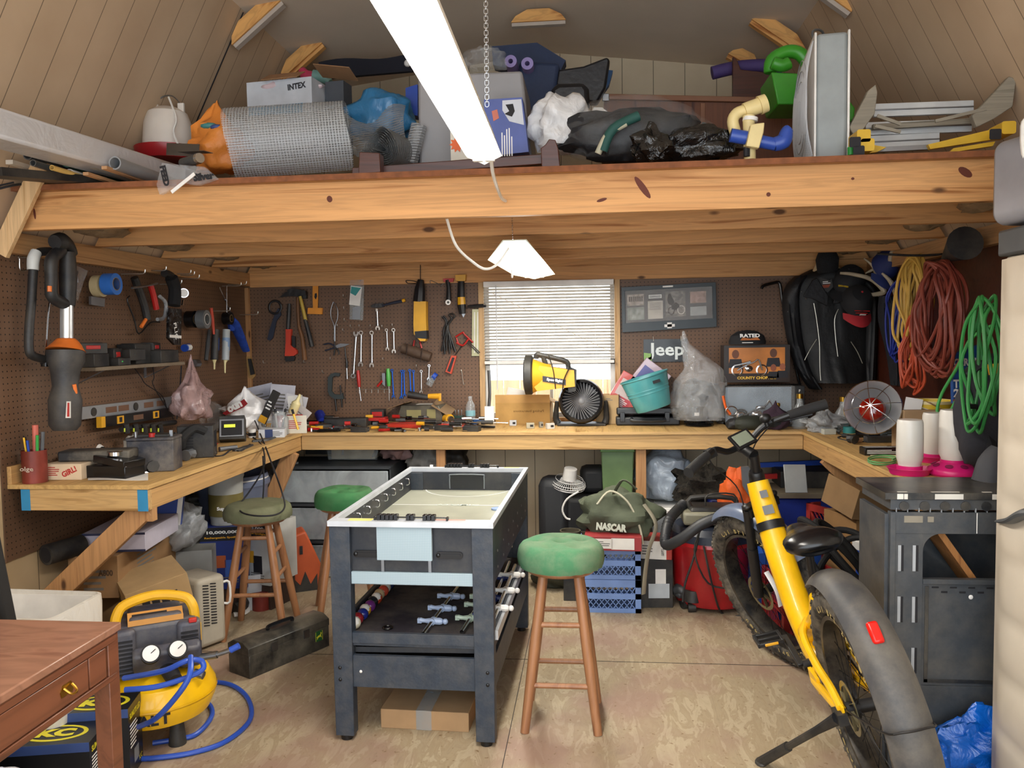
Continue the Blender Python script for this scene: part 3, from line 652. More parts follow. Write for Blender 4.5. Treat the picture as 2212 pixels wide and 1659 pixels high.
# ================================================================ stools
SW = wood('stool_wood','#774b31','#9f6f4b',2,knots=False,rough=.4,streak=12)
def stool(name,lab,loc,rz,hs,rs,cm,thick,spread,tuft=True,rungs=((.52,.36),(.66,.22)),seed=1,puff=.0):
    t = thing(name,lab,'stool',loc,rz,'padded round stools')
    MB(SW).lathe([(0,hs-.03),(rs*.8,hs-.03),(rs*.86,hs-.02),(rs*.86,hs),(0,hs)],32).build('seat_board',t)
    n = 48; pr = []; R2_ = rs
    def cush(u,v):
        a = u*2*PI
        if v < .55:
            q = v/.55; r = R2_*q; z = thick*(1.0+.12*(1-q*q))
            if tuft:
                z -= thick*.38*math.exp(-(r/.022)**2)
                for k in range(5):
                    b = 2*PI*k/5+.4; d2 = (r*math.cos(a)-.085*math.cos(b))**2+(r*math.sin(a)-.085*math.sin(b))**2; z -= thick*.25*math.exp(-d2/.0005)
            z += NZ.noise(V((r*math.cos(a)*9,r*math.sin(a)*9,seed)))*.006
            if q > .86: z -= thick*.3*((q-.86)/.14)**2
        else:
            q = (v-.55)/.45; r = R2_*(1+.03*math.sin(q*PI))-puff*q; z = thick*.7*(1-q)-.012*q; r += .004*math.sin(a*23+seed)*q
        return (r*math.cos(a),r*math.sin(a),hs+z+.002)
    vs = []; nv = 26
    for j in range(nv+1):
        for i in range(n): vs.append(cush(i/n,j/nv))
    MB(cm).add(vs,[(j*n+i,(j+1)*n+i,(j+1)*n+(i+1) % n,j*n+(i+1) % n) for j in range(nv) for i in range(n)]).build('cushion',t,smooth=60)
    F = []
    for k in range(4):
        a = rad(45+90*k); p = V((math.cos(a)*rs*.55,math.sin(a)*rs*.55,hs-.015)); q = V((math.cos(a)*spread,math.sin(a)*spread,0)); F.append((p,q))
        MB(SW).tube([p,p.lerp(q,.5),q+V((0,0,.0))],[.0165,.021,.017],14,4).build('leg',t)
    for k in range(4):
        (p,q),(p2,q2) = F[k],F[(k+1) % 4]
        for f in ((rungs[0][0],rungs[1][0]) if k % 2 == 0 else (rungs[0][1],rungs[1][1])):
            t1 = 1-f/(hs-.015); MB(SW).cyl(p.lerp(q,t1),p2.lerp(q2,t1),.0105,n=10).build('rung',t)
    return t
GCU = M('#447a55',.85,var=.22,scale=7,sheen=1,bump=.1,dust=.45); GCU2 = M('#2e6a3c',.9,var=.25,scale=7,bump=.1,dust=.12); OCU = M('#5d6146',.9,var=.15,bump=.3,dust=.15)
stool('bar_stool','wooden stool with bright green tufted velvet cushion beside the game table',(-.133,3.10,0),0,.62,.165,GCU,.075,.195,rungs=((.40,.34),(.175,.28)),puff=.004)
stool('bar_stool','wooden stool with flat olive canvas cushion, black cord looped on it',(-1.72,3.95,0),8,.60,.165,OCU,.06,.215,False,rungs=((.5,.42),(.22,.30)),seed=5)
stool('bar_stool','wooden stool with dark green cushion standing behind the game table',(-1.36,4.25,0),20,.60,.155,GCU2,.075,.215,rungs=((.5,.42),(.3,.22)),seed=9)
# ================================================================ fat tyre bike
def bike():
    X = Matrix.Translation((.905,2.50,0)) @ Euler((0,0,rad(91.6))).to_matrix().to_4x4() @ Euler((rad(-13),0,0)).to_matrix().to_4x4()
    t = thing('bicycle','yellow step-through bicycle with fat tyres leaning on its kickstand','bicycle',X=X)
    TY = M('#211f1e',.85,var=.25,scale=20,dust=.5); RIMM = M('#1f1f21',.4,.5,dust=.3); FEN = M('#3d3d3f',.55,dust=.25); BB = M('#131315',.45)
    TAN = M('#b9a76e',.7)
    def wheel(nm,parent,O,disc=True):
        R0,r0 = .318,.05
        m = MB(TY); n = 64; k = 16; vs = []
        for i in range(n):
            a = 2*PI*i/n
            for j in range(k):
                b = 2*PI*j/k; rr = R0+math.cos(b)*r0*.95; y = math.sin(b)*r0*1.02; vs.append((O[0]+rr*math.cos(a),y,O[2]+rr*math.sin(a)))
        m.add(vs,[(i*k+j,((i+1) % n)*k+j,((i+1) % n)*k+(j+1) % k,i*k+(j+1) % k) for i in range(n) for j in range(k)])
        for i in range(60):
            a = 2*PI*i/60
            for b in ((-44,-15,15,44) if i % 2 else (-55,-30,0,30,55)):
                bb = rad(b); rr = R0+math.cos(bb)*(r0*.95+.003); y = math.sin(bb)*(r0*1.02+.003)
                F = Euler((0,-a,0)).to_matrix() @ Euler((0,0,bb)).to_matrix()
                m.box((O[0]+rr*math.cos(a),y,O[2]+rr*math.sin(a)),(.006,.011,.013),F)
        # sidewall lettering, both sides
        for s in (-1,1):
            for base in (100,280):
                for q,ch in enumerate('CST BFT 26X4.0'):
                    if ch == ' ': continue
                    a = rad(base+38-q*6); rr = .300
                    c = V((O[0]+rr*math.cos(a),s*.0475,O[2]+rr*math.sin(a))); up = V((math.cos(a),0,math.sin(a))); rt = V((math.sin(a),0,-math.cos(a)))
                    if s > 0:
                        a2 = rad(base-38+q*6); c = V((O[0]+rr*math.cos(a2),s*.0475,O[2]+rr*math.sin(a2))); up = V((math.cos(a2),0,math.sin(a2))); rt = V((-math.sin(a2),0,math.cos(a2)))
                    m.text(ch,frame(c,rt,up),.026,TAN,lift=.0012,bold=1.2)
        parent = m.build(nm+'_wheel',parent)
        r = MB(RIMM)
        pr = [(.262,-.036),(.275,-.038),(.275,.038),(.262,.036),(.256,0)]
        r.lathe(pr+[pr[0]],48,Matrix.Translation(O) @ Euler((PI/2,0,0)).to_matrix().to_4x4(),cap=False); r.build('rim',parent)
        s_ = MB(M('#26272a',.35,.8))
        for i in range(28):
            a = 2*PI*i/28; b = a+(.5 if i % 4 < 2 else -.5); s = 1 if i % 2 else -1
            s_.cyl((O[0]+.03*math.cos(b),s*.035,O[2]+.03*math.sin(b)),(O[0]+.258*math.cos(a),0,O[2]+.258*math.sin(a)),.0013,n=5)
        s_.build('spokes',parent)
        MB(BB).cyl((O[0],-.065,O[2]),(O[0],.065,O[2]),.02).cyl((O[0],-.04,O[2]),(O[0],-.03,O[2]),.035).cyl((O[0],.03,O[2]),(O[0],.04,O[2]),.035).build('hub',parent)
        if disc:
            d = MB(M('#8a8468',.35,.9))
            ring3 = [(.05+.0,-.001),(.08,-.001),(.08,.001),(.05,.001),(.05,-.001)]
            XX = Matrix.Translation((O[0],.052,O[2])) @ Euler((PI/2,0,0)).to_matrix().to_4x4()
            d.lathe([(.066,-.001),(.082,-.001),(.082,.001),(.066,.001),(.066,-.001)],36,XX,cap=False)
            for i in range(6):
                a = PI*i/3; d.bar((O[0]+.02*math.cos(a),.052,O[2]+.02*math.sin(a)),(O[0]+.07*math.cos(a+.4),.052,O[2]+.07*math.sin(a+.4)),.002,.01,(0,1,0))
            d.build('brake_disc',parent)
    RO = (0,0,.368); WB = 1.16
    wheel('rear',t,RO)
    # frame
    f = MB(YEL)
    f.tube([(.93,0,.90),(.90,0,.80),(.82,0,.62),(.70,0,.44),(.56,0,.33),(.47,0,.30)],[.044,.05,.054,.054,.05,.045],20,6)
    f.tube([(.60,0,.37),(.46,0,.45),(.38,0,.52),(.34,0,.60)],[.045,.04,.032,.024],16,5)
    for s in (-1,1):
        f.tube([(.48,s*.02,.47),(.40,s*.062,.45),(.27,s*.068,.40),(.12,s*.07,.385),(0,s*.078,.372)],.0135,10,5)
        f.tube([(.47,s*.03,.30),(.39,s*.062,.29),(.25,s*.068,.31),(.10,s*.072,.335),(0,s*.078,.362)],.014,10,5)
        f.box((.01,s*.078,.36),(.06,.008,.05))
        f.box((.36,s*.066,.30),(.10,.012,.055))
    f.tube([(.93,0,.90),(.96,0,.82)],[.028,.028],16,1)
    f.mat(BB).lathe([(.0565,-.018),(.0565,.018)],24,frame((.868,0,.722),(0,1,0),(-.9,0,.4)) ,cap=False)
    f.mat(M('#6b6f72',.4)); F = frame((.905,.0,.845),(0,-1,0),(.42,0,.9))
    f.box((.853,.0,.862),(.002,.03,.03),(0,22,0)).box((.835,.0,.80),(.002,.042,.036),(0,22,0))
    f.build('frame',t)
    MB(BB).tube([(.925,0,.90),(.917,0,.935),(.912,0,.95)],[.034,.032,.026],18,3).build('headset',t)
    # steering assembly as a child with its own children would be too deep: each piece is a part, turned together
    S = Matrix.Translation((1.02,0,.66)) @ Euler((0,rad(-20),0)).to_matrix().to_4x4() @ Euler((0,0,rad(33))).to_matrix().to_4x4()
    Si = S.inverted()
    class E2: pass
    st = lambda mb: mb
    FX = WB-.0; fc = V((FX,0,.368))
    # front wheel turned about the steering axis
    ax_p = V((1.02,0,.66)); ax_d = V((-math.sin(rad(20)),0,math.cos(rad(20))))
    T = Matrix.Translation(ax_p) @ Matrix.Rotation(rad(24),4,ax_d) @ Matrix.Translation(-ax_p)
    n0 = len(bpy.data.objects); before = set(bpy.data.objects)
    wheel('front',t,(fc.x,0,fc.z))
    k = MB(BB)
    crown = V((.965,0,.80))
    for s in (-1,1):
        k.tube([(.975,s*.068,.80),(1.06,s*.068,.60)],.019,12,1).tube([(1.055,s*.068,.61),(1.15,s*.07,.37)],.023,12,1)
        k.ball((.968,s*.068,.812),(.022,.022,.014),12)
    k.box((.975,0,.79),(.06,.15,.035),(0,-20,0)).box((1.05,0,.63),(.03,.14,.03),(0,-20,0)); k.build('suspension_fork',t)
    # front fender
    def fender(nm,O,a0,a1,R,wd,mat_,tw=.008):
        vs = []; n = 26; k2 = 9
        def fn(u,v):
            a = rad(a0+(a1-a0)*u); b = (v-.5)*2; y = b*wd/2; rr = R-abs(b)**2.5*.03; return (O[0]+rr*math.cos(a),y,O[2]+rr*math.sin(a))
        MB(mat_).sheet(fn,n,k2,.004).build(nm,t,smooth=60)
    fender('front_fender',(FX,0,.368),62,150,.405,.115,M('#5d6b86',.3,dust=.1))
    q = MB(BB)
    q.tube([(.912,0,.94),(.890,0,1.0),(.885,0,1.02)],[.019,.019,.02],14,3)
    q.tube([(.885,0,1.02),(.93,0,1.045),(.97,0,1.055)],[.024,.021,.02],12,4); q.build('stem',t)
    h = MB(BB); pts = [(.80,.34,1.10),(.86,.22,1.11),(.93,.13,1.10),(.97,.06,1.06),(.975,0,1.055),(.97,-.06,1.06),(.93,-.13,1.10),(.86,-.22,1.11),(.80,-.34,1.10)]
    h.tube(pts,.0135,10,5); h.build('handlebar',t)
    for s in (-1,1):
        MB(RUB).tube([(.865,s*.21,1.11),(.83,s*.28,1.107),(.795,s*.35,1.10)],[.019,.021,.022],12,3).build('grip',t)
        MB(BB).tube([(.90,s*.17,1.10),(.93,s*.20,1.09),(.90,s*.27,1.075),(.865,s*.32,1.07)],[.006,.008,.006,.007],8,4).box((.915,s*.165,1.10),(.04,.035,.035)).build('brake_lever',t)
        MB(BB).tube([(.94,s*.17,1.09),(1.04,s*.1,1.0),(1.03,s*.04,.86),(1.06,s*.075,.6)],.003,6,5).build('brake_cable',t)
    MB(BB).ball((.895,-.12,1.135),(.024,.024,.02),12).cyl((.9,-.12,1.1),(.9,-.12,1.125),.009).build('bell',t)
    MB(BB).box((.905,.01,1.095),(.075,.095,.014),(0,-48,0)).mat(M('#7d8574',.2)).box((.8992,.01,1.1003),(.055,.075,.002),(0,-48,0)).build('display',t,.003)
    MB(M('#e9e9e9',.4)).tube([(FX-.13,.06,.5),(FX-.16,.062,.42),(FX-.14,.06,.34)],.012,8,4,flat=.3).build('wheel_reflector',t)
    for o in [q for q in set(bpy.data.objects)-before if q.parent == t]: o.matrix_basis = T @ o.matrix_basis
    # rear fender with lamp and stay
    def fr(u,v):
        a = rad(60+125*u); b = (v-.5)*2; rr = .412-abs(b)**2.5*.035; return (rr*math.cos(a),b*.062,.368+rr*math.sin(a))
    MB(FEN).sheet(fr,30,9,.004).build('rear_fender',t,smooth=60)
    a = rad(128); MB(M('#d0170f',.25,emit=0)).box((.417*math.cos(a),0,.368+.417*math.sin(a)),(.02,.032,.062),(0,38,0)).build('tail_light',t,.008)
    a = rad(163); MB(BB).tube([(0,.07,.37),(.37*math.cos(a),.066,.368+.37*math.sin(a)),(.418*math.cos(a),.03,.368+.418*math.sin(a)),(.418*math.cos(a),-.03,.368+.418*math.sin(a)),(.37*math.cos(a),-.066,.368+.37*math.sin(a)),(0,-.07,.37)],.003,6,4).build('fender_stay',t)
    # saddle
    MB(BLKG,Matrix.Translation((.275,0,.83)) @ Euler((0,rad(-2),0)).to_matrix().to_4x4()).tube([(-.13,0,-.005),(-.12,0,.002),(-.08,0,.006),(-.02,0,.0),(.05,0,-.004),(.11,0,0),(.145,0,-.006),(.155,0,-.012)],[.03,.075,.096,.088,.058,.038,.028,.010],22,5,flat=.44).build('saddle',t,smooth=70)
    MB(BB).tube([(.345,0,.58),(.29,0,.81)],.0145,12,1).box((.285,0,.815),(.06,.05,.03)).mat(STL).tube([(.2,.02,.83),(.3,.02,.82),(.38,.012,.835)],.0035,6,4).tube([(.2,-.02,.83),(.3,-.02,.82),(.38,-.012,.835)],.0035,6,4).build('seat_post',t)
    # cranks, pedals, kickstand
    MB(BB).cyl((.47,-.075,.31),(.47,.075,.31),.02).lathe([(.05,-.002),(.085,-.002),(.085,.002),(.05,.002)],30,Matrix.Translation((.47,-.065,.31)) @ Euler((PI/2,0,0)).to_matrix().to_4x4()).build('chainring',t)
    for s,a in ((1,20),(-1,200)):
        e = V((.47+.165*math.cos(rad(a)),s*.09,.31+.165*math.sin(rad(a)))); MB(BB).bar((.47,s*.08,.31),e,.014,.024,(0,1,0)).build('crank',t,.003)
        p = MB(BB); c = e+V((0,s*.06,0))
        for dy in (-.045,.045): p.box(c+V((0,dy,0)),(.1,.012,.018))
        for dx in (-.045,0,.045): p.box(c+V((dx,0,0)),(.014,.09,.014))
        p.mat(YEL2).box(c+V((-.053,0,0)),(.006,.05,.01)).box(c+V((.053,0,0)),(.006,.05,.01)); p.build('pedal',t,.002)
    ki = X.inverted() @ V((.569,2.80,.006)); k0 = V((.0,.095,.345))
    MB(BLK).box((.0,.085,.35),(.06,.03,.035)).tube([k0,k0.lerp(ki,.25),k0.lerp(ki,.6),ki],[.02,.013,.012,.014],10,3).tube([k0.lerp(ki,.62),ki],[.017,.018],10,1).ball(ki,(.03,.022,.01),12).build('kickstand',t)
bike()
# ================================================================ right side: cabinet, radio, plastic table
CB = M('#cfc4b2',.5,var=.04); CBL = M('#4c4f51',.5)
cb = thing('utility_cabinet','tall beige plastic utility cabinet with grey lid, cut off at the right edge','cabinet',(1.255,1.75,0))
MB(CB).b2((.012,0,.02),(.53,.90,1.72)).build('body',cb,.01)
MB(CBL).b2((-.005,-.01,1.72),(.54,.915,1.80)).build('lid',cb,.008)
MB(CBL).b2((0,0,0),(.53,.9,.05)).build('plinth',cb,.004)
for k in range(2):
    d = MB(CB); y0,y1 = (.455,.895) if k == 0 else (.005,.445)
    def fn(u,v,y0=y0,y1=y1):
        e = min(u,1-u)*(y1-y0); z = .06+1.65*v; q = (v*9) % 1
        dep = .013*math.sin(q*PI)**.7 if e > .05 else 0
        return (.006-dep-.004*(e > .02),y0+(y1-y0)*u,z)
    d.sheet(fn,14,72,.012)
    dd = d.build('door',cb,smooth=50)
    MB(CBL).tube([(-.012,y0+(.12 if k == 0 else .32),.99),(-.03,y0+.2,.975),(-.026,y0+.3,.93),(-.008,y0+.42,.90)],[.008,.028,.022,.008],10,5,flat=.5).build('handle',dd)
# radio
rd_ = thing('portable_radio','grey boombox with black round speaker on top of the beige cabinet','radio',X=frame((1.298,2.50,1.81),(.96,.26,0),(0,0,1)))
RG = M('#8f8e93',.4,.2)
MB(RG).prism(rrect(.42,.255,.04,6,.165,.13),.15,Matrix(),-.15).build('body',rd_,.012)
MB(BLKG).prism(circ(.085,36,.072,.13),.012,Matrix(),0).mat(BLK).prism(circ(.06,30,.072,.13),.006,Matrix(),.012).ball((.072,.13,.018),(.025,.025,.012),14).build('speaker',rd_,.003)
MB(BLKG).prism(circ(.07,36,.28,.115),.012,Matrix(),0).build('speaker',rd_,.003)
MB(WHT).tube([(-.03,.17,-.03),(-.04,.25,-.03),(-.015,.30,-.03),(.17,.33,-.03),(.34,.30,-.03),(.38,.2,-.03)],.013,10,5).build('carry_handle',rd_)
MB(M('#8a1620',.5)).tube([(.05,.318,-.035),(.17,.338,-.035),(.25,.328,-.035)],.007,8,5).build('handle_grip',rd_)
# black plastic folding work table
xa = PY(1912,1080,2.80).x; ztp = PY(1960,1062,2.80).z
BP = M('#3b4046',.42,var=.15,bump=.08,scale=12,dust=.15); BPG = M('#23262a',.3,dust=.25)
pt = thing('folding_work_table','black slotted plastic folding table standing before the right bench','work table',(xa,2.78,0))
TW = .60
tp = MB(BPG).b2((-.005,-.0,ztp-.008),(TW,.30,ztp)).b2((-.008,-.004,ztp-.022),(TW,.0,ztp)).b2((-.008,0,ztp-.022),(-.002,.3,ztp))
tp.mat(BP).b2((.012,.004,ztp-.058),(TW-.01,.29,ztp-.024))
for k in range(9): tp.mat(BPG).prism(circ(.016,14),.004,frame((.055+k*.065,.004,ztp-.045),(1,0,0),(0,0,1)))
for k in range(16): tp.mat(M('#9ba1a6',.4)).b2((.03+k*.036,.002,ztp-.066),(.032+k*.036,.01,ztp-.052))
tp.mat(M('#d6d3ca',.5))  # whitish patches: paint splashes, plus bright edge highlights put in as colour
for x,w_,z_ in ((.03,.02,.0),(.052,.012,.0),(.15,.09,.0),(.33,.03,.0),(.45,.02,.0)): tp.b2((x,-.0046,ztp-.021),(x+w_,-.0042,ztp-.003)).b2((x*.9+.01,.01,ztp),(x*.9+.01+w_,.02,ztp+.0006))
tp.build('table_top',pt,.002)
sp_ = MB(BP); zt0 = ztp-.066
sp_.b2((.012,0,.0),(.028,.03,zt0)).b2((.0,.02,0),(.016,.28,zt0-.01))
# front panel built round its openings
sp_.b2((.028,.002,zt0-.072),(TW,.026,zt0))
sp_.b2((.028,.004,.0),(.118,.022,zt0-.072))
# arch opening corner pieces
ow0,oz1,oz0 = .118,zt0-.072,zt0-.222
arc = [(ow0,oz1)]+[(ow0+.06-.06*math.cos(a),oz1-.06+.06*math.sin(a)) for a in [rad(90-i*11.25) for i in range(9)]]
sp_.prism(arc,.018,frame((0,.022,0),(1,0,0),(0,0,1)))
sp_.b2((ow0,.006,.0),(TW,.02,.30)).b2((ow0,.010,.30),(TW,.016,oz0-.012)).b2((ow0,.0,oz0-.02),(TW,.024,oz0-.004))
sp_.mat(BPG).b2((.128,.0075,.31),(.14,.0105,oz0-.03)).b2((.128,.0075,.31),(TW,.0105,.322))
SLT = M('#a9adb1',.45)
for zz in (zt0-.20,zt0-.375,zt0-.55,zt0-.725):
    for xx in (.038,.085): sp_.mat(SLT).b2((xx,.0025,zz),(xx+.010,.0042,zz+.088)).mat(INK).b2((xx+.010,.0025,zz),(xx+.018,.0042,zz+.088))
sp_.mat(INK)
for k in range(6): sp_.b2((.15+k*.058,.008,oz0-.036),(.172+k*.058,.0098,oz0-.031)).b2((.18+k*.058,.008,oz0-.052),(.2+k*.058,.0098,oz0-.046))
sp_.mat(M('#8a8374',.7)).b2((.055,.0005,zt0-.035),(.115,.0019,zt0-.012)).b2((.13,.0005,zt0-.033),(.15,.0019,zt0-.014))
sp_.mat(WHT).b2((.285,.0005,zt0-.07),(.288,.0019,zt0-.001)).ball((.275,.009,oz0-.065),(.008,.002,.008),10)
sp_.build('side_panel',pt,.002)
MB(BP).b2((.02,.255,0),(TW,.275,zt0-.08)).build('rear_panel',pt)
one('wood_plank_pack','strip patterned brown board leaning inside the folding table opening','board',MB(wood('oakboard','#6e3f1c','#a8713b',2,knots=False,streak=40)).bar((.16,0,0),(-.13,0,.42),.02,.16,(0,1,0)),(xa+.32,2.92,ztp-.56))
one('blue_bag','bright blue plastic bag slumped low behind the folding table','bag',MB(clearplastic('bag_blue','#0a63c9',1,.3,1.0,10)).blob((0,0,0),(.14,.05,.10),.25,2.4,5,36,.8),(xa+.27,2.72,.135),rot=(0,-28,0))
one('grey_pipe','grey upright pipe standing beside the blue bag','pipe',MB(GRY).cyl((0,0,0),(0,0,.26),.025),(xa+.40,2.705,0))
# ================================================================ left foreground: desk and neighbours
DW = wood('desk_wood','#40241a','#70442f',1,knots=False,rough=.28,streak=10); DWT = wood('desk_top','#5a3428','#936a55',0,knots=False,rough=.22,streak=4,scale=1.6)
dk = thing('desk','reddish brown wooden desk with dusty top and a small drawer','desk',(-1.25,1.985,0))
MB(DWT).b2((-.95,-.80,.738),(0,0,.76)).build('desktop',dk,.004)
MB(DW).b2((-.92,-.035,.60),(-.02,-.018,.738)).b2((-.022,-.78,.715),(-.006,-.02,.738)).b2((-.022,-.78,.615),(-.006,-.02,.632)).build('apron',dk,.002)
for (x,y) in ((-.052,-.052),(-.052,-.76),(-.93,-.052),(-.93,-.76)):
    MB(DW).b2((x,y,0),(x+.045,y+.045,.738)).build('leg',dk,.002)
dr = MB(DW).b2((-.02,-.72,.634),(-.008,-.135,.713)).b2((-.02,-.13,.634),(-.008,-.06,.713)).build('drawer',dk,.003)
MB(BRASS).prism([(-.02,-.014),(.02,-.014),(.024,0),(.015,.014),(-.015,.014),(-.024,0)],.002,frame((-.008,-.22,.675),(0,1,0),(0,0,1))).tube([(-.004,-.235,.682),(.012,-.23,.668),(.012,-.21,.668),(-.004,-.205,.682)],.003,6,4).build('drawer_pull',dr)
one('office_chair','black upholstered chair back slanting in at the far left edge','chair',MB(M('#141210',.9)).prism([(-.16,-.2),(.045,-.2),(-.05,.42),(-.16,.42)],.05,frame((0,0,0),(1,0,0),(0,0,1))),PY(20,1290,2.15),bevel=.01)
# waste bin with liner
tb = thing('waste_bin','white waste bin lined with a white bag, behind the desk','waste bin',(-1.99,2.56,0))
def binw(z,k): return [(k*.245,-k*.15),(k*.245,k*.15),(-k*.245,k*.15),(-k*.245,-k*.15)]
mb = MB(WHT); vs = []
for (z,k) in ((0,.8),(.59,1),(.59,.97),(.02,.77)):
    for p in rrect(.46*k,.27*k,.05*k,5): vs.append((p[0],p[1],z))
n = len(rrect(1,1,.1,5)); mb.add(vs,[(j*n+i,j*n+(i+1) % n,(j+1)*n+(i+1) % n,(j+1)*n+i) for j in range(3) for i in range(n)]+[tuple(range(n-1,-1,-1)),tuple(range(3*n,4*n))]).build('bin_body',tb)
mb = MB(clearplastic('liner','#d8d5cd',1,.35,.5,9)); vs = []
rr = rrect(.47,.28,.05,8); n = len(rr); lv = [(1.02,.50),(1.03,.575),(1.02,.602),(.98,.604),(.95,.56),(.93,.30),(.9,.2)]
for (k,z) in lv:
    for i,p in enumerate(rr): w_ = 1+.012*NZ.noise(V((p[0]*14,p[1]*14,z*9))); vs.append((p[0]*k*w_,p[1]*k*w_,z+.012*NZ.noise(V((p[0]*9,p[1]*9,3)))))
mb.add(vs,[(j*n+i,j*n+(i+1) % n,(j+1)*n+(i+1) % n,(j+1)*n+i) for j in range(len(lv)-1) for i in range(n)]).build('bin_liner',tb)
MB(M('#e08a7c',.5)).tube([(.10,-.150,.50),(.2,-.147,.535),(.235,-.12,.56)],.009,6,4,flat=.5).build('drawstring',tb)
# air compressor
ac = thing('air_compressor','yellow pancake air compressor with navy shroud and blue hose, beside the desk','compressor',(-1.665,2.86,0),32)
MB(YEL).lathe([(0,.07),(.12,.075),(.185,.10),(.208,.15),(.21,.17),(.208,.19),(.185,.235),(.12,.262),(0,.27)],40).mat(M('#d6a30c',.35)).lathe([(.211,.165),(.213,.17),(.211,.175)],40,cap=False).build('tank',ac)
# lettering wrapped as separate characters on the tank side
lt = MB(INK)
for q,ch in enumerate('DEWALT'):
    a = rad(-134+q*9.5); c = V((math.cos(a)*.2095,math.sin(a)*.2095,.145)); lt.text(ch,frame(c,(-math.sin(a),math.cos(a),0),(0,0,1)),.04,INK,lift=.002,bold=2.2)
lt.build('lettering',ac)
for a in (-65,55,175): MB(BLK).cyl((.13*math.cos(rad(a)),.13*math.sin(rad(a)),0),(.13*math.cos(rad(a)),.13*math.sin(rad(a)),.085),.032,.024).build('rubber_foot',ac)
CN = M('#35394a',.5,var=.15,dust=.3)
sh = MB(CN); sh.box((0,.03,.375),(.29,.21,.16)).box((-.112,.01,.36),(.085,.22,.18)).box((.112,.01,.36),(.085,.22,.18)).box((0,.02,.455),(.19,.17,.05))
sh.build('motor_shroud',ac,.018,seg=3)
vn = MB(INK)
for s in (-1,1):
    for k in range(9): vn.box((s*.112,-.104,.29+k*.015),(.06,.004,.007))
vn.build('vent_slot',ac)
MB(M('#c9904a',.6)).box((0,-.04,.477),(.19,.05,.002),(26,0,0)).box((.0,-.068,.463),(.19,.004,.02)).mat(INK).box((-.02,-.04,.479),(.12,.022,.0012),(26,0,0)).build('label_plate',ac)
MB(RED).box((.125,-.092,.45),(.028,.02,.016)).build('power_switch',ac,.003)
MB(CN).box((.03,-.135,.345),(.23,.05,.09),(28,0,0)).build('gauge_panel',ac,.012)
for x in (-.025,.065):
    MB(INK).cyl((x,-.15,.365),(x,-.186,.383),.034,n=24).mat(WHT).cyl((x,-.186,.383),(x,-.188,.384),.028,n=24).mat(INK).bar((x,-.190,.385),(x+.016,-.188,.397),.002,.002).build('pressure_gauge',ac)
MB(INK).cyl((.03,-.13,.30),(.05,-.19,.27),.03,.027,20).build('regulator_knob',ac)
MB(STL).cyl((.14,-.14,.32),(.20,-.17,.33),.014).cyl((.2,-.17,.33),(.245,-.19,.345),.009).cyl((.12,-.15,.27),(.15,-.17,.26),.015).build('brass_coupler',ac)
MB(M('#dba71a',.5)).tube([(-.135,-.035,.38),(-.137,-.035,.44),(-.13,-.03,.49),(-.1,-.01,.52),(0,.01,.535),(.1,-.01,.52),(.13,-.03,.49),(.137,-.035,.44),(.135,-.035,.38)],.019,10,5).box((-.137,-.06,.40),(.036,.06,.07)).box((.137,-.06,.40),(.036,.06,.07)).build('carry_handle',ac,.003)
HS = M('#2a4fb0',.35)
MB(HS).cyl((.245,-.19,.345),(.275,-.2,.36),.012).build('hose_end',ac)
one('air_hose','blue air hose coiled over and round the yellow compressor','hose',MB(HS).tube([PY(268,1465,2.62),PY(350,1450,2.56),PY(392,1432,2.56),PY(415,1425,2.58),PY(437,1430,2.6),PY(430,1452,2.58),PY(345,1482,2.52),PY(270,1490,2.50)],.0095,10,6).tube([PY(412,1418,2.58),PY(405,1470,2.5),PY(345,1545,2.5),PY(300,1570,2.6)],.0095,10,6)
    .tube([PZ(330,1508,.03),PZ(445,1476,.01),PZ(500,1480,.01),PZ(536,1510,.01),PZ(540,1555,.01),PZ(490,1600,.01),PZ(420,1625,.01),PZ(340,1637,.01),PZ(270,1640,.01)],.0095,10,7)
    .tube([PZ(400,1520,.01),PZ(445,1517,.01),PZ(458,1545,.01),PZ(425,1585,.01),PZ(380,1597,.01),PZ(330,1605,.01)],.0095,10,7))
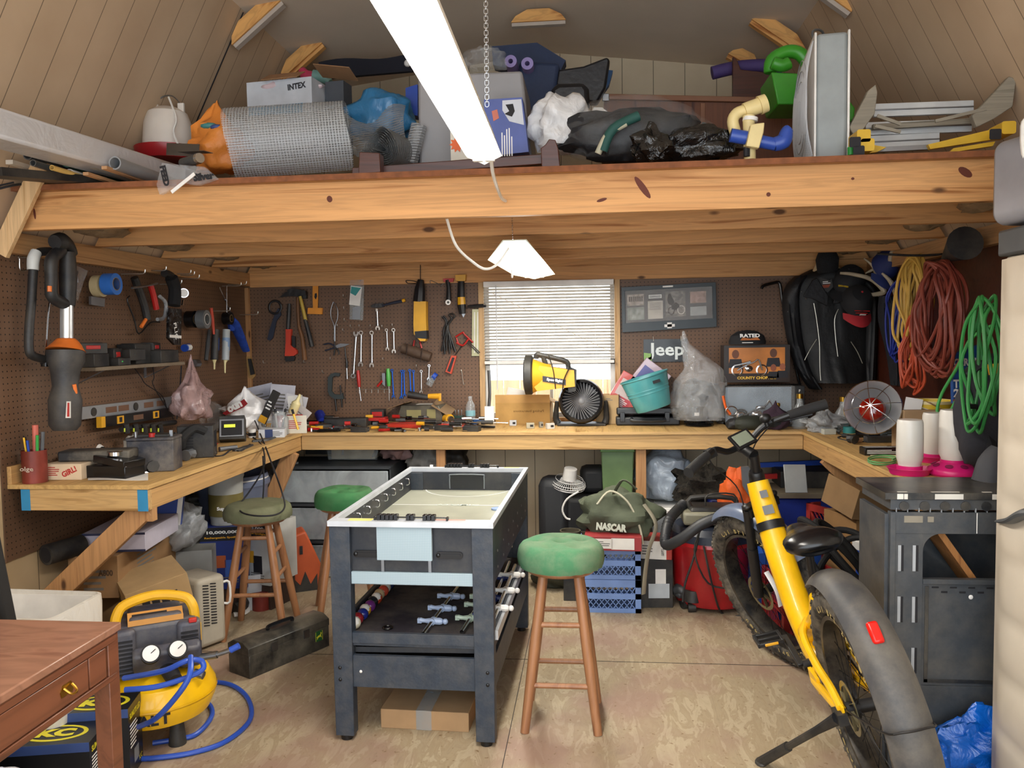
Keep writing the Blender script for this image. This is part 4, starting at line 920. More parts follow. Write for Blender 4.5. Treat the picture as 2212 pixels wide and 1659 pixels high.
# light boxes marked KC
KB = M('#15171c',.35,var=.1); KBL = M('#394f86',.4)
def kcbox(lab,X,w,d,h,logo=True):
    t = thing('light_box',lab,'box',group='black yellow driving light boxes',X=X)
    m = MB(KB).b2((-w/2,-d/2,0),(w/2,d/2,h)).mat(KBL).b2((-w/2-.0005,-d/2-.0006,h-.03),(w/2,-d/2,h+.0006))
    m.panel(frame((0,-d/2-.001,0),(1,0,0),(0,0,1)),.01,.01,KB)
    T = frame((w*.18,0,h),(1,0,0),(0,1,0)); cur = M('#d9cf2a',.4)
    m.mat(cur); vs = []
    for r,zz in ((1,.001),): m.prism([(w*.18+.10*math.cos(a),.055*math.sin(a)) for a in [2*PI*i/32 for i in range(32)]],.0008,Matrix.Translation((0,0,h)))
    m.mat(KB).prism([(w*.18+.086*math.cos(a),.044*math.sin(a)) for a in [2*PI*i/32 for i in range(32)]],.0012,Matrix.Translation((0,0,h)))
    m.text('KC',frame((w*.18,0,h+.0013),(1,0,0),(0,1,0)),.055,cur,.12,bold=3)
    F2 = frame((w/2,0,h/2),(0,1,0),(0,0,1))
    m.text('SLIMLITE LED',F2 @ TR((0,h*.36,0)),.02,cur,d*.8,bold=2).lines(F2 @ TR((-.01,.02,0)),d*.7,h*.35,7,INKW,3).text('KC',F2 @ TR((d*.3,-h*.38,0)),.018,cur).panel(F2 @ TR((0,-h*.25,0)),.05,.05,M('#7f858c',.4))
    F3 = frame((-w*.28,-d/2,h*.35),(1,0,0),(0,0,1)); m.mat(cur).prism(circ(.024,24),.0008,F3).mat(KB).prism(circ(.020,24),.0012,F3).text('KC',F3,.018,cur,lift=.0015,bold=2)
    m.build('carton',t); return t
kcbox('black driving light box standing behind its twin, logo upside down, by the compressor',TR((-1.78,2.56,0),0,0,14),.36,.14,.25)
kcbox('black driving light box nearest the desk leg, yellow oval logo on top',TR((-1.84,2.40,0),0,0,12),.42,.16,.22)
one('white_bag','crumpled white bag with pink ties at the lower left corner','bag',MB(clearplastic('bag_w2','#dfe4f2',1,.4,.5,7)).blob((0,0,0),(.17,.10,.12),.14,2,8,36,.9).mat(M('#d8706a',.5)).tube([(-.16,-.05,-.05),(-.19,-.08,-.07)],.015,8,1),(-1.66,2.08,.16))
one('black_case','dark case in shade under the desk','case',MB(BLK).box((0,0,.14),(.35,.2,.28)),(-1.98,2.12,0),bevel=.01)
# black toolbox
a,b_ = PZ(540,1468,0),PZ(712,1395,0); dx = (b_-a).normalized(); tl = thing('toolbox','black steel toolbox with a yellow leaping deer badge on the floor','toolbox',X=frame(a,dx,V((0,0,1)).cross(dx)))
Lt = (b_-a).length; hh = .155
TBm = M('#141516',.35,var=.2,dust=.3)
MB(TBm).b2((0,0,0),(Lt,.15,hh*.68)).build('box',tl,.004)
MB(TBm).prism([(0,0),(.15,0),(.15,hh*.22),(.11,hh*.36),(.04,hh*.36),(0,hh*.22)],Lt+.006,frame((-.003,0,hh*.66),(0,1,0),(0,0,1)),0).build('lid',tl,.003)
MB(BLKG).tube([(Lt*.35,.075,hh*1.03),(Lt*.37,.075,hh*1.13),(Lt*.63,.075,hh*1.13),(Lt*.65,.075,hh*1.03)],.009,8,4).build('handle',tl)
MB(STL).b2((Lt*.26,-.004,hh*.55),(Lt*.33,0,hh*.8)).b2((Lt*.66,-.004,hh*.55),(Lt*.73,0,hh*.8)).build('latch',tl)
bd = MB(M('#1f5a2c',.4)).prism(rrect(.045,.05,.006),.0012,frame((Lt*.86,0,hh*.45),(1,0,0),(0,0,1))); YD = M('#d6cf3a',.4)
F2 = frame((Lt*.86,-.0014,hh*.45),(1,0,0),(0,0,1)); bd.mat(YD).prism([(-.017,-.004),(-.006,.003),(.004,.004),(.010,.012),(.007,.018),(.013,.014),(.017,.010),(.011,.006),(.012,-.004),(.017,-.012),(.008,-.005),(-.004,-.006),(-.014,-.016),(-.012,-.006)],.0006,F2)
for s in (-1,1): bd.prism(rrect(.002,.046,.0008,2,s*.0205,0),.0005,F2)
bd.build('badge',tl)
# box under the table
bx = thing('cardboard_box','flat brown cardboard box on the floor under the game table','box',X=frame(PZ(823,1572,0),(1,-.04,0),(.04,1,0)))
MB(M('#a4835e',.85)).b2((0,0,0),(.345,.28,.075)).build('carton',bx,.002)
MB(PCLR).b2((.14,-.001,.0),(.20,0,.0755)).b2((.14,-.001,.0752),(.20,.28,.0762)).build('packing_tape',bx)
# ================================================================ tools on the back pegboard
YW = YB-.012
G_W = 'tools hung on the back pegboard'
HOOK = M('#c9c9c4',.3,.8)
def hook(u,v,lab=None,n=[0]):
    p = PY(u,v,YB)
    one('peg_hook',lab or 'short bare metal peg hook in the back pegboard','hook',MB(HOOK).tube([p,p+V((0,-.02,0)),p+V((0,-.035,.004)),p+V((0,-.037,.018))],.003,6,3),group='bare peg hooks')
for u,v in ((745,642),(746,668),(747,693),(732,706),(744,715),(828,708),(850,705),(760,707),(779,707),(803,707),(700,805),(830,778),(902,793),(573,784),(717,777),(660,783)): hook(u,v)
def two(name,lab,cat,parts,ref):
    """thing whose parts are placed by where they hang; parts: (name, MB)"""
    vs = [v for _,m in parts for v in m.v]; t = wthing(name,lab,cat,base(vs),G_W)
    for n,m in parts: m.build(n,t,smooth=40)
    return t
def T(m,pts,r,y=YW-.012,**k): return MB(m).tt(pts,'y',y,r,**k)
DB = M('#252b3c',.5)
two('strap_wrench','dark blue handled oil filter wrench with an open ring, farthest left on the back pegboard','wrench',[('ring',T(DSTL,[(594+13*math.cos(a),664+14*math.sin(a)) for a in [i*PI/6 for i in range(12)]],.004,closed=True,flat=2)),('handle',MB(DB).tp([(604,668),(607,680),(597,693),(589,730),(583,736),(577,733),(582,712),(592,683),(600,666)],'y',YW,.014))],0)
two('pipe_wrench','red and black pipe wrench hanging jaw down','wrench',[('grip',T(BLK,[(625,656),(624,680),(622,712)],[.013,.016,.015])),('handle',MB(RED if 0 else M('#c23a22',.5)).tp([(617,711),(629,711),(627,745),(641,757),(641,764),(634,769),(615,769),(617,740)],'y',YW,.026)),('jaw',MB(DSTL).tp([(614,771),(622,773),(632,768),(637,772),(634,780),(617,781)],'y',YW,.022).tp([(630,725),(637,727),(638,750),(631,752)],'y',YW,.018))],0)
two('claw_hammer','old claw hammer with worn brown wooden handle, head up','hammer',[('head',MB(DSTL).tp([(604,642),(617,631),(640,626),(648,628),(662,632),(662,645),(648,645),(640,640),(620,640)],'y',YW,.028)),('handle',T(wood('hammer','#3d2516','#7a5230',2,knots=False),[(643,642),(645,700),(653,730),(658,778)],[.012,.011,.014,.017],YW-.014))],0)
two('hammer','hammer with yellow shaft and black grip beside the worn claw hammer','hammer',[('head',MB(DSTL).tp([(620,627),(630,622),(660,628),(661,638),(640,638),(622,634)],'y',YW-.03,.024)),('handle',T(M('#b59a3c',.5),[(648,640),(654,665),(660,692)],[.011,.012,.013],YW-.042)),('grip',T(BLK,[(659,690),(667,720),(674,749)],[.014,.016,.018],YW-.042))],0)
two('try_square','orange yellow plastic speed square with an oval hole hanging by its blade','square',[('blade',MB(M('#dd8f2b',.45)).tp([(676,592),(687,592),(687,634),(686,666),(676,666),(675,634)],'y',YW,.008).mat(INK).tp([(679,597),(684,597),(684,602),(679,602)],'y',YW-.0085,.001).tp([(680,634),(684,633),(685,640),(682,647),(679,642)],'y',YW-.0085,.001)),('stock',MB(M('#dd8f2b',.45)).tp([(665,665),(696,665),(695,679),(664,678)],'y',YW,.02))],0)
one('bit_pouch','clear pack of drill bits with a teal printed card','pack',MB(PCLR).tp([(756,605),(786,604),(783,692),(755,690)],'y',YW,.02).mat(WHT).tp([(758,617),(782,620),(777,661),(754,658)],'y',YW-.0215,.001).mat(M('#2f8f8f',.5)).tp([(759,619),(780,622),(768,639),(757,633)],'y',YW-.023,.0006).mat(STL).tp([(762,664),(779,662),(778,690),(761,690)],'y',YW-.0215,.001),group=G_W)
one('snare_tool','thin wire looped tongs hanging on a hook','tool',T(STL,[(720,652),(715,668),(715,685),(722,705),(722,732),(724,735),(724,705),(729,688),(729,668),(721,652)],.003),group=G_W)
two('slip_pliers','long nosed pliers hanging crosswise with dark grips','pliers',[('jaws',MB(STL).tp([(723,747),(735,742),(755,743),(745,748),(728,752)],'y',YW,.012)),('handle',T(DB,[(725,749),(712,742),(700,744)],.005)),('handle',T(DB,[(725,750),(714,754),(702,757)],.005))],0)
one('nippers','small dark nippers hanging below the long nosed pliers','pliers',T(DSTL,[(721,768),(724,752),(722,738)],.005).tt([(732,766),(731,757),(723,750)],'y',YW-.012,.005),group=G_W)
one('soldering_iron','slim soldering iron with black sleeve and trailing cord, point down','soldering iron',T(BLKG,[(745,750),(747,770),(749,782),(749,795)],[.004,.005,.009,.008]).mat(CHR).tt([(749,795),(750,819)],'y',YW-.012,.0035).mat(INK).tt([(749,790),(746,830),(745,850),(746,872)],'y',YW-.006,.0018),group=G_W)
def wrench(lab,a,b,r,m=CHR,adj=False):
    A,B = PY(a[0],a[1],YW-.006),PY(b[0],b[1],YW-.006); r *= 1.22; L = (B-A).length; X = frame(A,V((0,-1,0)).cross(B-A),(B-A)) 
    o = MB(m,X); o.tube([(0,r*.8,0),(0,L*.5,0),(0,L-r,0)],[r*.45,r*.38,r*.5],8,3,flat=.5)
    if not adj: o.lathe([(r*.55,-.004),(r,-.004),(r,.004),(r*.55,.004),(r*.55,-.004)],20,Matrix(),cap=False)
    else: o.prism([(-r*.5,r),(-r*.5,-r*.3),(r*.5,-r*.3),(r*.5,r)],.006,Matrix(),-.003)
    c = L; j = [(-r*.5,c-r*.9),(r*.5,c-r*.9),(r*1.15,c),(r*1.05,c+r),(r*.5,c+r*1.15),(r*.45,c+r*.2),(0,c-r*.1),(-r*.45,c+r*.2),(-r*.5,c+r*1.15),(-r*1.05,c+r),(-r*1.15,c)]
    o.prism(j,.008,Matrix(),-.004); one('combination_wrench',lab,'wrench',o,group='wrenches on the back pegboard')
wrench('longest chrome ring wrench, hanging open end up behind its neighbour',(763,812),(769,722),.014)
wrench('chrome combination wrench beside the longest one, thick shank',(780,719),(779,786),.013)
wrench('chrome combination wrench hanging alone in the middle of the row',(803,719),(803,788),.0125)
wrench('short adjustable chrome wrench under the small hammer',(814,668),(816,708),.012,adj=True)
wrench('short thin chrome wrench fourth in the row',(835,713),(837,753),.009)
wrench('short chrome wrench at the right end of the chrome row',(850,713),(851,758),.011)
wrench('tiny chrome wrench hanging below the brown pouch',(927,790),(926,818),.008)
BW = M('#1f5fc4',.25,.7)
for i,(a,b) in enumerate((((847,800),(850,856)),((868,802),(867,858)),((872,802),(874,853)),((885,800),(887,845)),((893,802),(894,850)),((910,802),(910,846)))):
    wrench('blue anodised wrench, %s of the blue row' % ['leftmost','second','third','fourth','fifth','rightmost'][i],a,b,.008,BW if i < 5 else CHR)
two('ball_pein_hammer','small hammer hung crosswise with dark blue yellow tipped grip','hammer',[('head',MB(DSTL).tp([(801,660),(808,656),(828,655),(829,663),(812,665),(802,664)],'y',YW,.02)),('handle',T(DB,[(826,660),(850,654),(870,650)],[.006,.01,.011],YW-.02).mat(YEL2).tt([(869,650),(875,648)],'y',YW-.02,.012))],0)
YT = M('#dda51a',.4); BT = M('#15161a',.5)
two('reciprocating_saw','yellow and black reciprocating saw hanging nose up from the rail','saw',[('front_boot',T(BT,[(909,604),(907,625),(905,652)],[.02,.036,.042],YW-.045)),('body',MB(YT).tp([(894,651),(920,651),(920,690),(921,712),(921,730),(918,737),(908,737),(894,722),(893,700)],'y',YW-.01,.07)),('rear_grip',MB(BT).tp([(896,716),(921,714),(922,732),(897,730)],'y',YW-.006,.078)),('power_cord',T(BT,[(908,604),(908,572)],.0025,YW-.03)),('blade_clamp',T(BT,[(880,612),(877,606),(893,607),(905,612),(880,612)],.0025,YW-.03))],0)
one('tool_rail','dark grey hooked tool rail high on the back pegboard','rack',MB(M('#2c3338',.5)).tp([(918,598),(1021,597),(1022,611),(918,613)],'y',YW,.012).mat(STL).tt([(930,612),(930,606),(945,612)],'y',YW-.02,.002).tt([(945,612),(952,617),(958,612)],'y',YW-.02,.002),group=G_W)
two('ratchet_driver','red and black angled cordless ratchet with round white collet','power tool',[('body',T(BT,[(966,605),(969,622),(969,650)],[.016,.014,.02],YW-.035).mat(RED).tp([(957,602),(980,601),(978,609),(958,609)],'y',YW-.01,.035)),('collet',MB(WHT).cyl(PY(968,653,YW-.055),PY(968,653,YW-.065),.018).mat(BLK).cyl(PY(968,653,YW-.065),PY(968,653,YW-.067),.008))],0)
two('oscillating_tool','yellow black oscillating tool hanging head down with side handle','power tool',[('battery_end',MB(YT).tp([(983,594),(1006,593),(1005,607),(985,607)],'y',YW-.005,.06)),('grip',T(BT,[(996,607),(996,630),(996,645)],[.022,.024,.026],YW-.035)),('gear_head',T(YT,[(996,642),(997,660)],[.026,.028],YW-.036).mat(BT).tt([(997,658),(999,678)],'y',YW-.036,[.03,.022]).mat(STL).tp([(996,676),(1006,676),(1001,686)],'y',YW-.03,.002)),('side_handle',T(BT,[(1010,662),(1030,661),(1050,660)],[.008,.013,.012],YW-.036))],0)
for lab,p,c in (('locking pliers with curved steel jaws, black grips, among the plier cluster',[(972,698),(975,690),(982,684),(978,678),(970,680),(976,690),(968,704),(972,764)],DSTL),('adjustable joint pliers with yellow tipped handles',[(956,685),(962,692),(966,706),(984,760)],BT),('side cutters with black grips at the left of the plier cluster',[(958,682),(966,694),(958,715),(961,765)],BT)):
    one('pliers',lab,'pliers',T(c,p,[.007,.006,.005,.007,.008]).tt([(966,705),(p[-1][0]-8,p[-1][1]-6)],'y',YW-.024,.006),group=G_W)
one('hex_keys','red T handled hex key set fanned out beside the window','hex keys',T(RED,[(984,728),(1000,718),(1003,722),(1022,740)],.006).tt([(986,740),(1000,746),(1012,732)],'y',YW-.02,.006).tt([(986,730),(990,742)],'y',YW-.016,.006).mat(BT).tt([(1005,735),(1034,764)],'y',YW-.012,.003).tt([(1002,728),(1037,762)],'y',YW-.018,.003).tt([(1003,740),(984,766)],'y',YW-.018,.003),group=G_W)
one('clear_ruler','clear yellow lined plastic ruler hung upright next to the window','ruler',MB(M('#b9b88e',.35)).tp([(1020,668),(1036,668),(1035,769),(1019,769)],'y',YW,.004).mat(WHT).tp([(1024,674),(1026,674),(1026,762),(1024,762)],'y',YW-.0045,.0006).tp([(1031,674),(1033,674),(1032,762),(1030,762)],'y',YW-.0045,.0006),group=G_W)
BRN = M('#4a3527',.7,dust=.15)
one('tool_roll','brown leather tool roll tied and hung at a tilt','tool roll',T(BRN,[(869,752),(900,762),(930,772)],[.034,.038,.032],YW-.036,n=14).mat(M('#2c1d14',.7)).tt([(880,742),(878,768)],'y',YW-.078,.003).tt([(912,752),(909,778)],'y',YW-.078,.003),group=G_W)
one('glass_jar','small clear jar with blue lid stuck to the pegboard under the tool roll','jar',T(PCLR,[(937,813),(926,832)],.024,YW-.03,n=14).mat(BLU).tt([(935,811),(942,816)],'y',YW-.03,[.026,.026],n=14),group=G_W)
one('folding_keys','orange red folding hex key set at a slant','hex keys',MB(M('#c9482a',.5)).tp([(975,768),(986,769),(975,808),(962,803)],'y',YW,.022).mat(BT).tp([(977,772),(982,773),(972,804),(966,801)],'y',YW-.0225,.002),group=G_W)
one('rivet_gun','pair of red handled riveting pliers behind the yellow saw','pliers',T(RED,[(895,735),(893,748)],.006).tt([(907,738),(911,752)],'y',YW-.012,.006),group=G_W)
two('c_clamp','large dark green C clamp hanging on the back pegboard','clamp',[('clamp_frame',MB(M('#323a3a',.6)).tp([(734,806),(733,813),(724,812),(718,815),(716,845),(722,852),(737,853),(740,848),(742,862),(722,862),(712,855),(708,845),(708,816),(714,808),(722,805)],'y',YW,.02)),('screw',T(DSTL,[(735,832),(739,880)],.006)),('spindle',T(DSTL,[(724,862),(727,888)],.007))],0)
def sdriver(lab,a,b,c,col,r): two('screwdriver',lab,'screwdriver',[('handle',T(col,[a,((a[0]+b[0])/2,(a[1]+b[1])/2),b],[r*.8,r*1.1,r*.8],YW-r-.004)),('shaft',T(CHR,[b,c],.0035,YW-r-.004))],0)
sdriver('red and black handled screwdriver in the wire rack',(773,800),(776,836),(780,866),RED,.012); sdriver('fat green handled screwdriver in the wire rack',(838,796),(840,834),(841,866),M('#4fae4a',.35),.015)
one('tube_cutter','small grey tube cutter with red handle hanging askew','cutter',T(RED,[(815,835),(826,822)],.008).mat(STL).tp([(825,806),(832,806),(832,835),(826,830)],'y',YW,.014),group=G_W)
one('wire_rack','white wire screwdriver rack on the lower pegboard','rack',T(HOOK,[(776,841),(842,841)],.0018,YW-.02).tt([(776,841),(776,850)],'y',YW-.03,.0018).tt([(790,841),(790,849)],'y',YW-.03,.0018).tt([(803,841),(803,849)],'y',YW-.03,.0018).tt([(817,841),(817,849)],'y',YW-.03,.0018).tt([(830,841),(830,849)],'y',YW-.03,.0018).tt([(842,841),(842,849)],'y',YW-.03,.0018),group=G_W)
two('scrub_brush','wood backed wire brush hanging in the wall corner','brush',[('handle',MB(wood('brush','#6a4a26','#a5814c',2,knots=False)).tp([(530,770),(541,770),(551,812),(545,819),(537,816)],'y',YW,.015)),('bristle_block',MB(DSTL).tp([(535,775),(541,775),(549,808),(541,810)],'y',YW-.016,.018))],0)
one('wall_hook','white double wire hook near the bottom right of the pegboard tools','hook',T(HOOK,[(994,801),(997,801),(1001,829),(1004,829)],.002),group=G_W)
# ---------------------------------------------------------------- framed picture, plate, cane
pf = wthing('framed_picture','dark framed motorcycle collage behind glass right of the window','framed picture',PY(1445,716,YB))
FRM = M('#2d363b',.4)
C4 = [PY(1342,621,YW),PY(1545,610,YW),PY(1547,706,YW),PY(1344,718,YW)]
def bil(u,v): return C4[0].lerp(C4[1],u).lerp(C4[3].lerp(C4[2],u),v)
def rect(mb,u0,v0,u1,v1,lift,t=.001):
    P = [bil(u0,v0),bil(u1,v0),bil(u1,v1),bil(u0,v1)]; P = [p-V((0,lift,0)) for p in P]; Q = [p-V((0,t,0)) for p in P]
    return mb.add(P+Q,[(0,1,2,3),(7,6,5,4),(0,4,5,1),(1,5,6,2),(2,6,7,3),(3,7,4,0)])
m = MB(FRM)
for a in ((0,0,1,.085),(0,.8,1,1),(0,.085,.035,.8),(.965,.085,1,.8)): rect(m,*a,0,.022)
m.mat(WHT); rect(m,.44,.02,.55,.055,.0225); rect(m,.45,.88,.56,.94,.0225); rect(m,.48,.84,.53,.97,.0225); m.build('frame_moulding',pf,.002)
m = MB(M('#4c4a49',.6)); rect(m,.03,.08,.97,.81,.004,.002); m.build('mat_board',pf)
SEP = M('#8d8278',.6,var=.5,scale=45); SEP2 = M('#6e6862',.6,var=.6,scale=60); PNK = M('#a08377',.6,var=.35,scale=40)
for nm,a,mm in (('photograph',(.06,.17,.24,.42),SEP),('photograph',(.06,.46,.24,.74),M('#7c8079',.6,var=.5,scale=40)),('printed_page',(.28,.34,.44,.74),M('#b3ada2',.7,var=.12,scale=30)),('photograph',(.47,.15,.68,.72),SEP2),('photograph',(.73,.18,.90,.44),PNK),('printed_page',(.73,.52,.90,.72),M('#9c9e9c',.7,var=.1,scale=40))):
    m = MB(mm); rect(m,*a,.0065,.001)
    if a[0] == .47:   # rider on motorcycle as dark shapes on the print
        F = lambda pts: [bil(.47+.21*x,.15+.57*y) for x,y in pts]
        def shp(col,pts,l=.0085): m.mat(col); P = [p-V((0,l,0)) for p in F(pts)]; m.add(P,[tuple(range(len(P)))])
        DK = M('#26221f',.8); LT = M('#b9b1a6',.8)
        shp(DK,[(.15,.1),(.27,.08),(.3,.2),(.4,.32),(.45,.45),(.3,.55),(.15,.5),(.08,.3)])
        for cx,cy,r in ((.28,.76,.17),(.78,.74,.2)):
            m.mat(LT if cx > .5 else DK); R_ = [(cx+rr*math.cos(a_),cy+rr*.9*math.sin(a_)) for rr in (r,r*.8) for a_ in [i*PI/8 for i in range(16)]]
            P = [p-V((0,.009,0)) for p in F(R_)]; m.add(P,[(i,(i+1) % 16,16+(i+1) % 16,16+i) for i in range(16)])
        shp(DK,[(.3,.55),(.5,.45),(.65,.5),(.7,.62),(.5,.75),(.3,.7)],.0095)
    if nm == 'printed_page' and a[0] == .28: m.mat(INKG); [rect(m,.30,.38+k*.022,.42,.388+k*.022,.0078,.0002) for k in range(8)]
    if a == (.06,.17,.24,.42): m.mat(M('#4c4641',.8)); [rect(m,.08+k*.022,.22,.095+k*.022,.33,.0078,.0002) for k in range(7)]
    m.build(nm,pf)
m = MB(M('#9a9a96',.6)).mat(INK); rect(m,.285,.185,.435,.30,.0065); m.mat(M('#c9c9c4',.5)); rect(m,.29,.20,.43,.285,.0078,.0002); m.mat(INK); rect(m,.30,.225,.42,.235,.0082,.0002); rect(m,.30,.25,.42,.262,.0082,.0002); m.build('emblem',pf)
m = MB(gm); rect(m,.03,.08,.97,.81,.012,.002); m.build('glass',pf)
jp = wthing('number_plate','black plate with white lettering hanging on two hooks below the picture','plate',PY(1432,782,YB))
m = MB(M('#15191b',.25)).tp([(1390,733),(1484,732),(1485,781),(1390,782)],'y',YW,.003); c = PY(1439,757,YW-.003); m.text('Jeep',frame(c+V((0,0,-.005)),(1,0,0),(0,0,1)),.112,M('#dfe6e4',.35),.235,bold=1); m.mat(M('#8fb96a',.5)).tp([(1391,762),(1408,764),(1408,781),(1391,781)],'y',YW-.0032,.0006); m.build('plate',jp)
MB(HOOK).tt([(1411,727),(1412,737)],'y',YW-.01,.002).tt([(1471,726),(1471,737)],'y',YW-.01,.002).build('hanging_hooks',jp)
one('walking_cane','glossy black cane with curved handle hanging beside the jacket','cane',MB(BLKG).tt([(1645,624),(1650,617),(1672,611),(1682,610),(1686,620),(1690,650),(1700,690),(1716,780),(1735,860)],'y',YB-.06,[.009,.010,.010,.0105,.010,.009,.008,.008,.007],q=5))
# ---------------------------------------------------------------- jacket, caps
LEA = M('#0d0e10',.6,var=.3,bump=.5,scale=5); LEA2 = M('#121317',.6,var=.3,bump=.5,scale=6)
jk = wthing('leather_jacket','black leather biker jacket on a wooden hanger in the back right corner','jacket',PY(1790,842,YB-.1))
def traced(mb,rows,y0,bulge,wav=.012,seed=1,ns=16):
    """cloth body: rows of (left px, right px, v) swept to a rounded front"""
    R_ = smooth_pts([V(r) for r in rows],5); vs = []; m_ = len(R_)
    for j,r in enumerate(R_):
        a,b = PY(r.x,r.z,y0),PY(r.y,r.z,y0)
        for i in range(ns+1):
            q = i/ns; p = a.lerp(b,q); w = math.sin(q*PI)**.6*bulge*(.75+.25*math.sin(j*.3)) + NZ.noise(V((q*9+seed,j*.13,seed)))*wav*2+.008
            vs.append(p+V((0,-max(w,.004),0)))
        for i in range(ns,-1,-1): vs.append(a.lerp(b,i/ns)+V((0,.012,0)))
    k = 2*(ns+1); mb.add(vs,[(j*k+i,(j+1)*k+i,(j+1)*k+(i+1) % k,j*k+(i+1) % k) for j in range(m_-1) for i in range(k)]+[tuple(range(k)),tuple(range(m_*k-1,(m_-1)*k-1,-1))])
    return mb
yj = YB-.10
traced(MB(LEA),[(1752,1826,582),(1720,1862,600),(1708,1876,625),(1715,1878,700),(1728,1880,780),(1745,1876,826)],yj,.11).build('body',jk,smooth=70)
traced(MB(LEA2),[(1718,1745,596),(1697,1730,620),(1690,1728,660),(1702,1735,740),(1722,1752,800),(1748,1775,840)],yj-.02,.07,.01,4,8).build('sleeve',jk,smooth=70)
traced(MB(LEA2),[(1842,1872,606),(1860,1892,630),(1870,1894,670),(1868,1893,750),(1862,1888,835)],yj-.02,.06,.01,7,8).build('sleeve',jk,smooth=70)
MB(LEA2).tp([(1755,605),(1765,600),(1790,640),(1788,662),(1755,645),(1735,640)],'y',yj-.115,.012).tp([(1835,600),(1812,610),(1800,655),(1812,655),(1838,640)],'y',yj-.115,.012).build('lapel',jk,.004)
ZP = M('#b5b2a6',.3,.9)
MB(ZP).tt([(1758,655),(1764,690),(1770,740),(1771,790),(1773,822)],'y',yj-.13,.003).build('zip',jk); MB(ZP).tt([(1811,668),(1803,690),(1805,730),(1810,770)],'y',yj-.13,.003).build('zip',jk)
MB(ZP).tt([(1764,733),(1750,755),(1738,778)],'y',yj-.125,.0025).build('pocket_zip',jk); MB(ZP).tt([(1838,738),(1852,760),(1863,785)],'y',yj-.105,.0025).build('pocket_zip',jk)
MB(STL).ball(PY(1741,645,yj-.13),.006,8).ball(PY(1731,630,yj-.12),.005,8).ball(PY(1702,673,yj-.1),.005,8).build('snap_button',jk)
MB(M('#b59a72',.6)).tp([(1756,584),(1764,568),(1775,560),(1790,562),(1812,575),(1826,590),(1800,598),(1770,604)],'y',yj-.05,.015).build('hanger',jk,.003)
MB(M('#3a3a3a',.7)).tp([(1770,600),(1795,595),(1800,620),(1788,632),(1772,622)],'y',yj-.10,.012).lines(frame(PY(1786,610,yj-.1135),(1,0,.05),(0,0,1)),.05,.02,2,INKW).mat(M('#8a3b1d',.5)).tp([(1776,616),(1794,614),(1790,621),(1779,622)],'y',yj-.1125,.001).build('neck_label',jk)
one('knit_hat','black knit hat hung over the hanger hook above the jacket','hat',MB(M('#17181b',.95,bump=.6,scale=30)).tt([(1786,541),(1787,560),(1788,590)],'y',yj-.09,[.045,.07,.06],n=16))
def capobj(lab,C,brim_col,crown_col,R=.095,up=(0,-.5,.8),fwd=(0,-.3,-1),br=True):
    z = V(up).normalized(); x = V(fwd); x = (x-z*x.dot(z)).normalized(); y = z.cross(x); X = Matrix(((x.x,y.x,z.x,C.x),(x.y,y.y,z.y,C.y),(x.z,y.z,z.z,C.z),(0,0,0,1)))
    t = thing('baseball_hat',lab,'cap',X=X); m = MB(crown_col); vs = []
    m.lathe([(R,0),(R*.99,.03),(R*.9,.065),(R*.6,.098),(.01,.108)],22,Euler((0,0,0)).to_matrix().to_4x4() @ Matrix.Diagonal((1.1,.92,1,1)),cap=True); m.mat(brim_col if br else crown_col).ball((0,0,.11),.007,8); m.build('crown',t)
    MB(brim_col).sheet(lambda u,v: (R*.6+(.085+.0)*u*(1-(2*v-1)**2*.55)+R*.42*(1-(2*v-1)**2*.9),(v-.5)*1.7*R,.012-.12*(v-.5)**2-.01*u),6,10,.004).build('brim',t)
    return t
c1 = capobj('black cap with bright red brim hanging on the jacket shoulder',PY(1848,655,yj-.20),M('#a3242c',.7),M('#16171b',.8),.10,(.1,-.75,.55),(0,-.45,-1))
MB(RED).box((.10,0,.052),(.004,.09,.006),(0,25,0)).box((.108,0,.04),(.004,.07,.005),(0,20,0)).mat(WHT).box((.112,.01,.03),(.004,.035,.012),(0,15,0)).build('embroidery',c1)
c2_ = capobj('black cap with gold emblem hanging behind the red brimmed cap',PY(1835,612,yj-.12),M('#16171b',.8),M('#1a1b1f',.8),.10,(-.2,-.6,.75),(-.5,-.6,-.5),False)
MB(M('#b89a2c',.4)).box((.10,.0,.05),(.006,.06,.014),(0,20,0)).build('embroidery',c2_)
capobj('blue cap hanging on the antler near the ceiling plate',PY(1908,578,5.1),M('#26356b',.7),M('#1f2c62',.7),.085,(.3,-.7,.5),(-.2,-.5,-1),False)
# antlers
HORN = M('#b5a78e',.5,var=.2,scale=12)
one('antler','curved bone coloured antler arching right of the black caps','antler',MB(HORN).tt([(1815,590),(1840,592),(1880,602),(1905,622),(1908,632),(1890,636),(1870,637)],'y',5.12,[.008,.012,.014,.017,.014,.009]).tt([(1903,618),(1895,600),(1885,575),(1866,558)],'y',5.12,[.014,.010,.004]).tt([(1885,583),(1870,590)],'y',5.12,[.009,.004]))
one('antler','second antler rising to the ceiling behind the blue cap','antler',MB(HORN).tt([(1922,565),(1928,545),(1950,528),(1985,520)],'y',5.0,[.013,.015,.012,.007]).tt([(1905,590),(1925,610),(1935,640)],'y',5.0,[.006,.014,.010]))
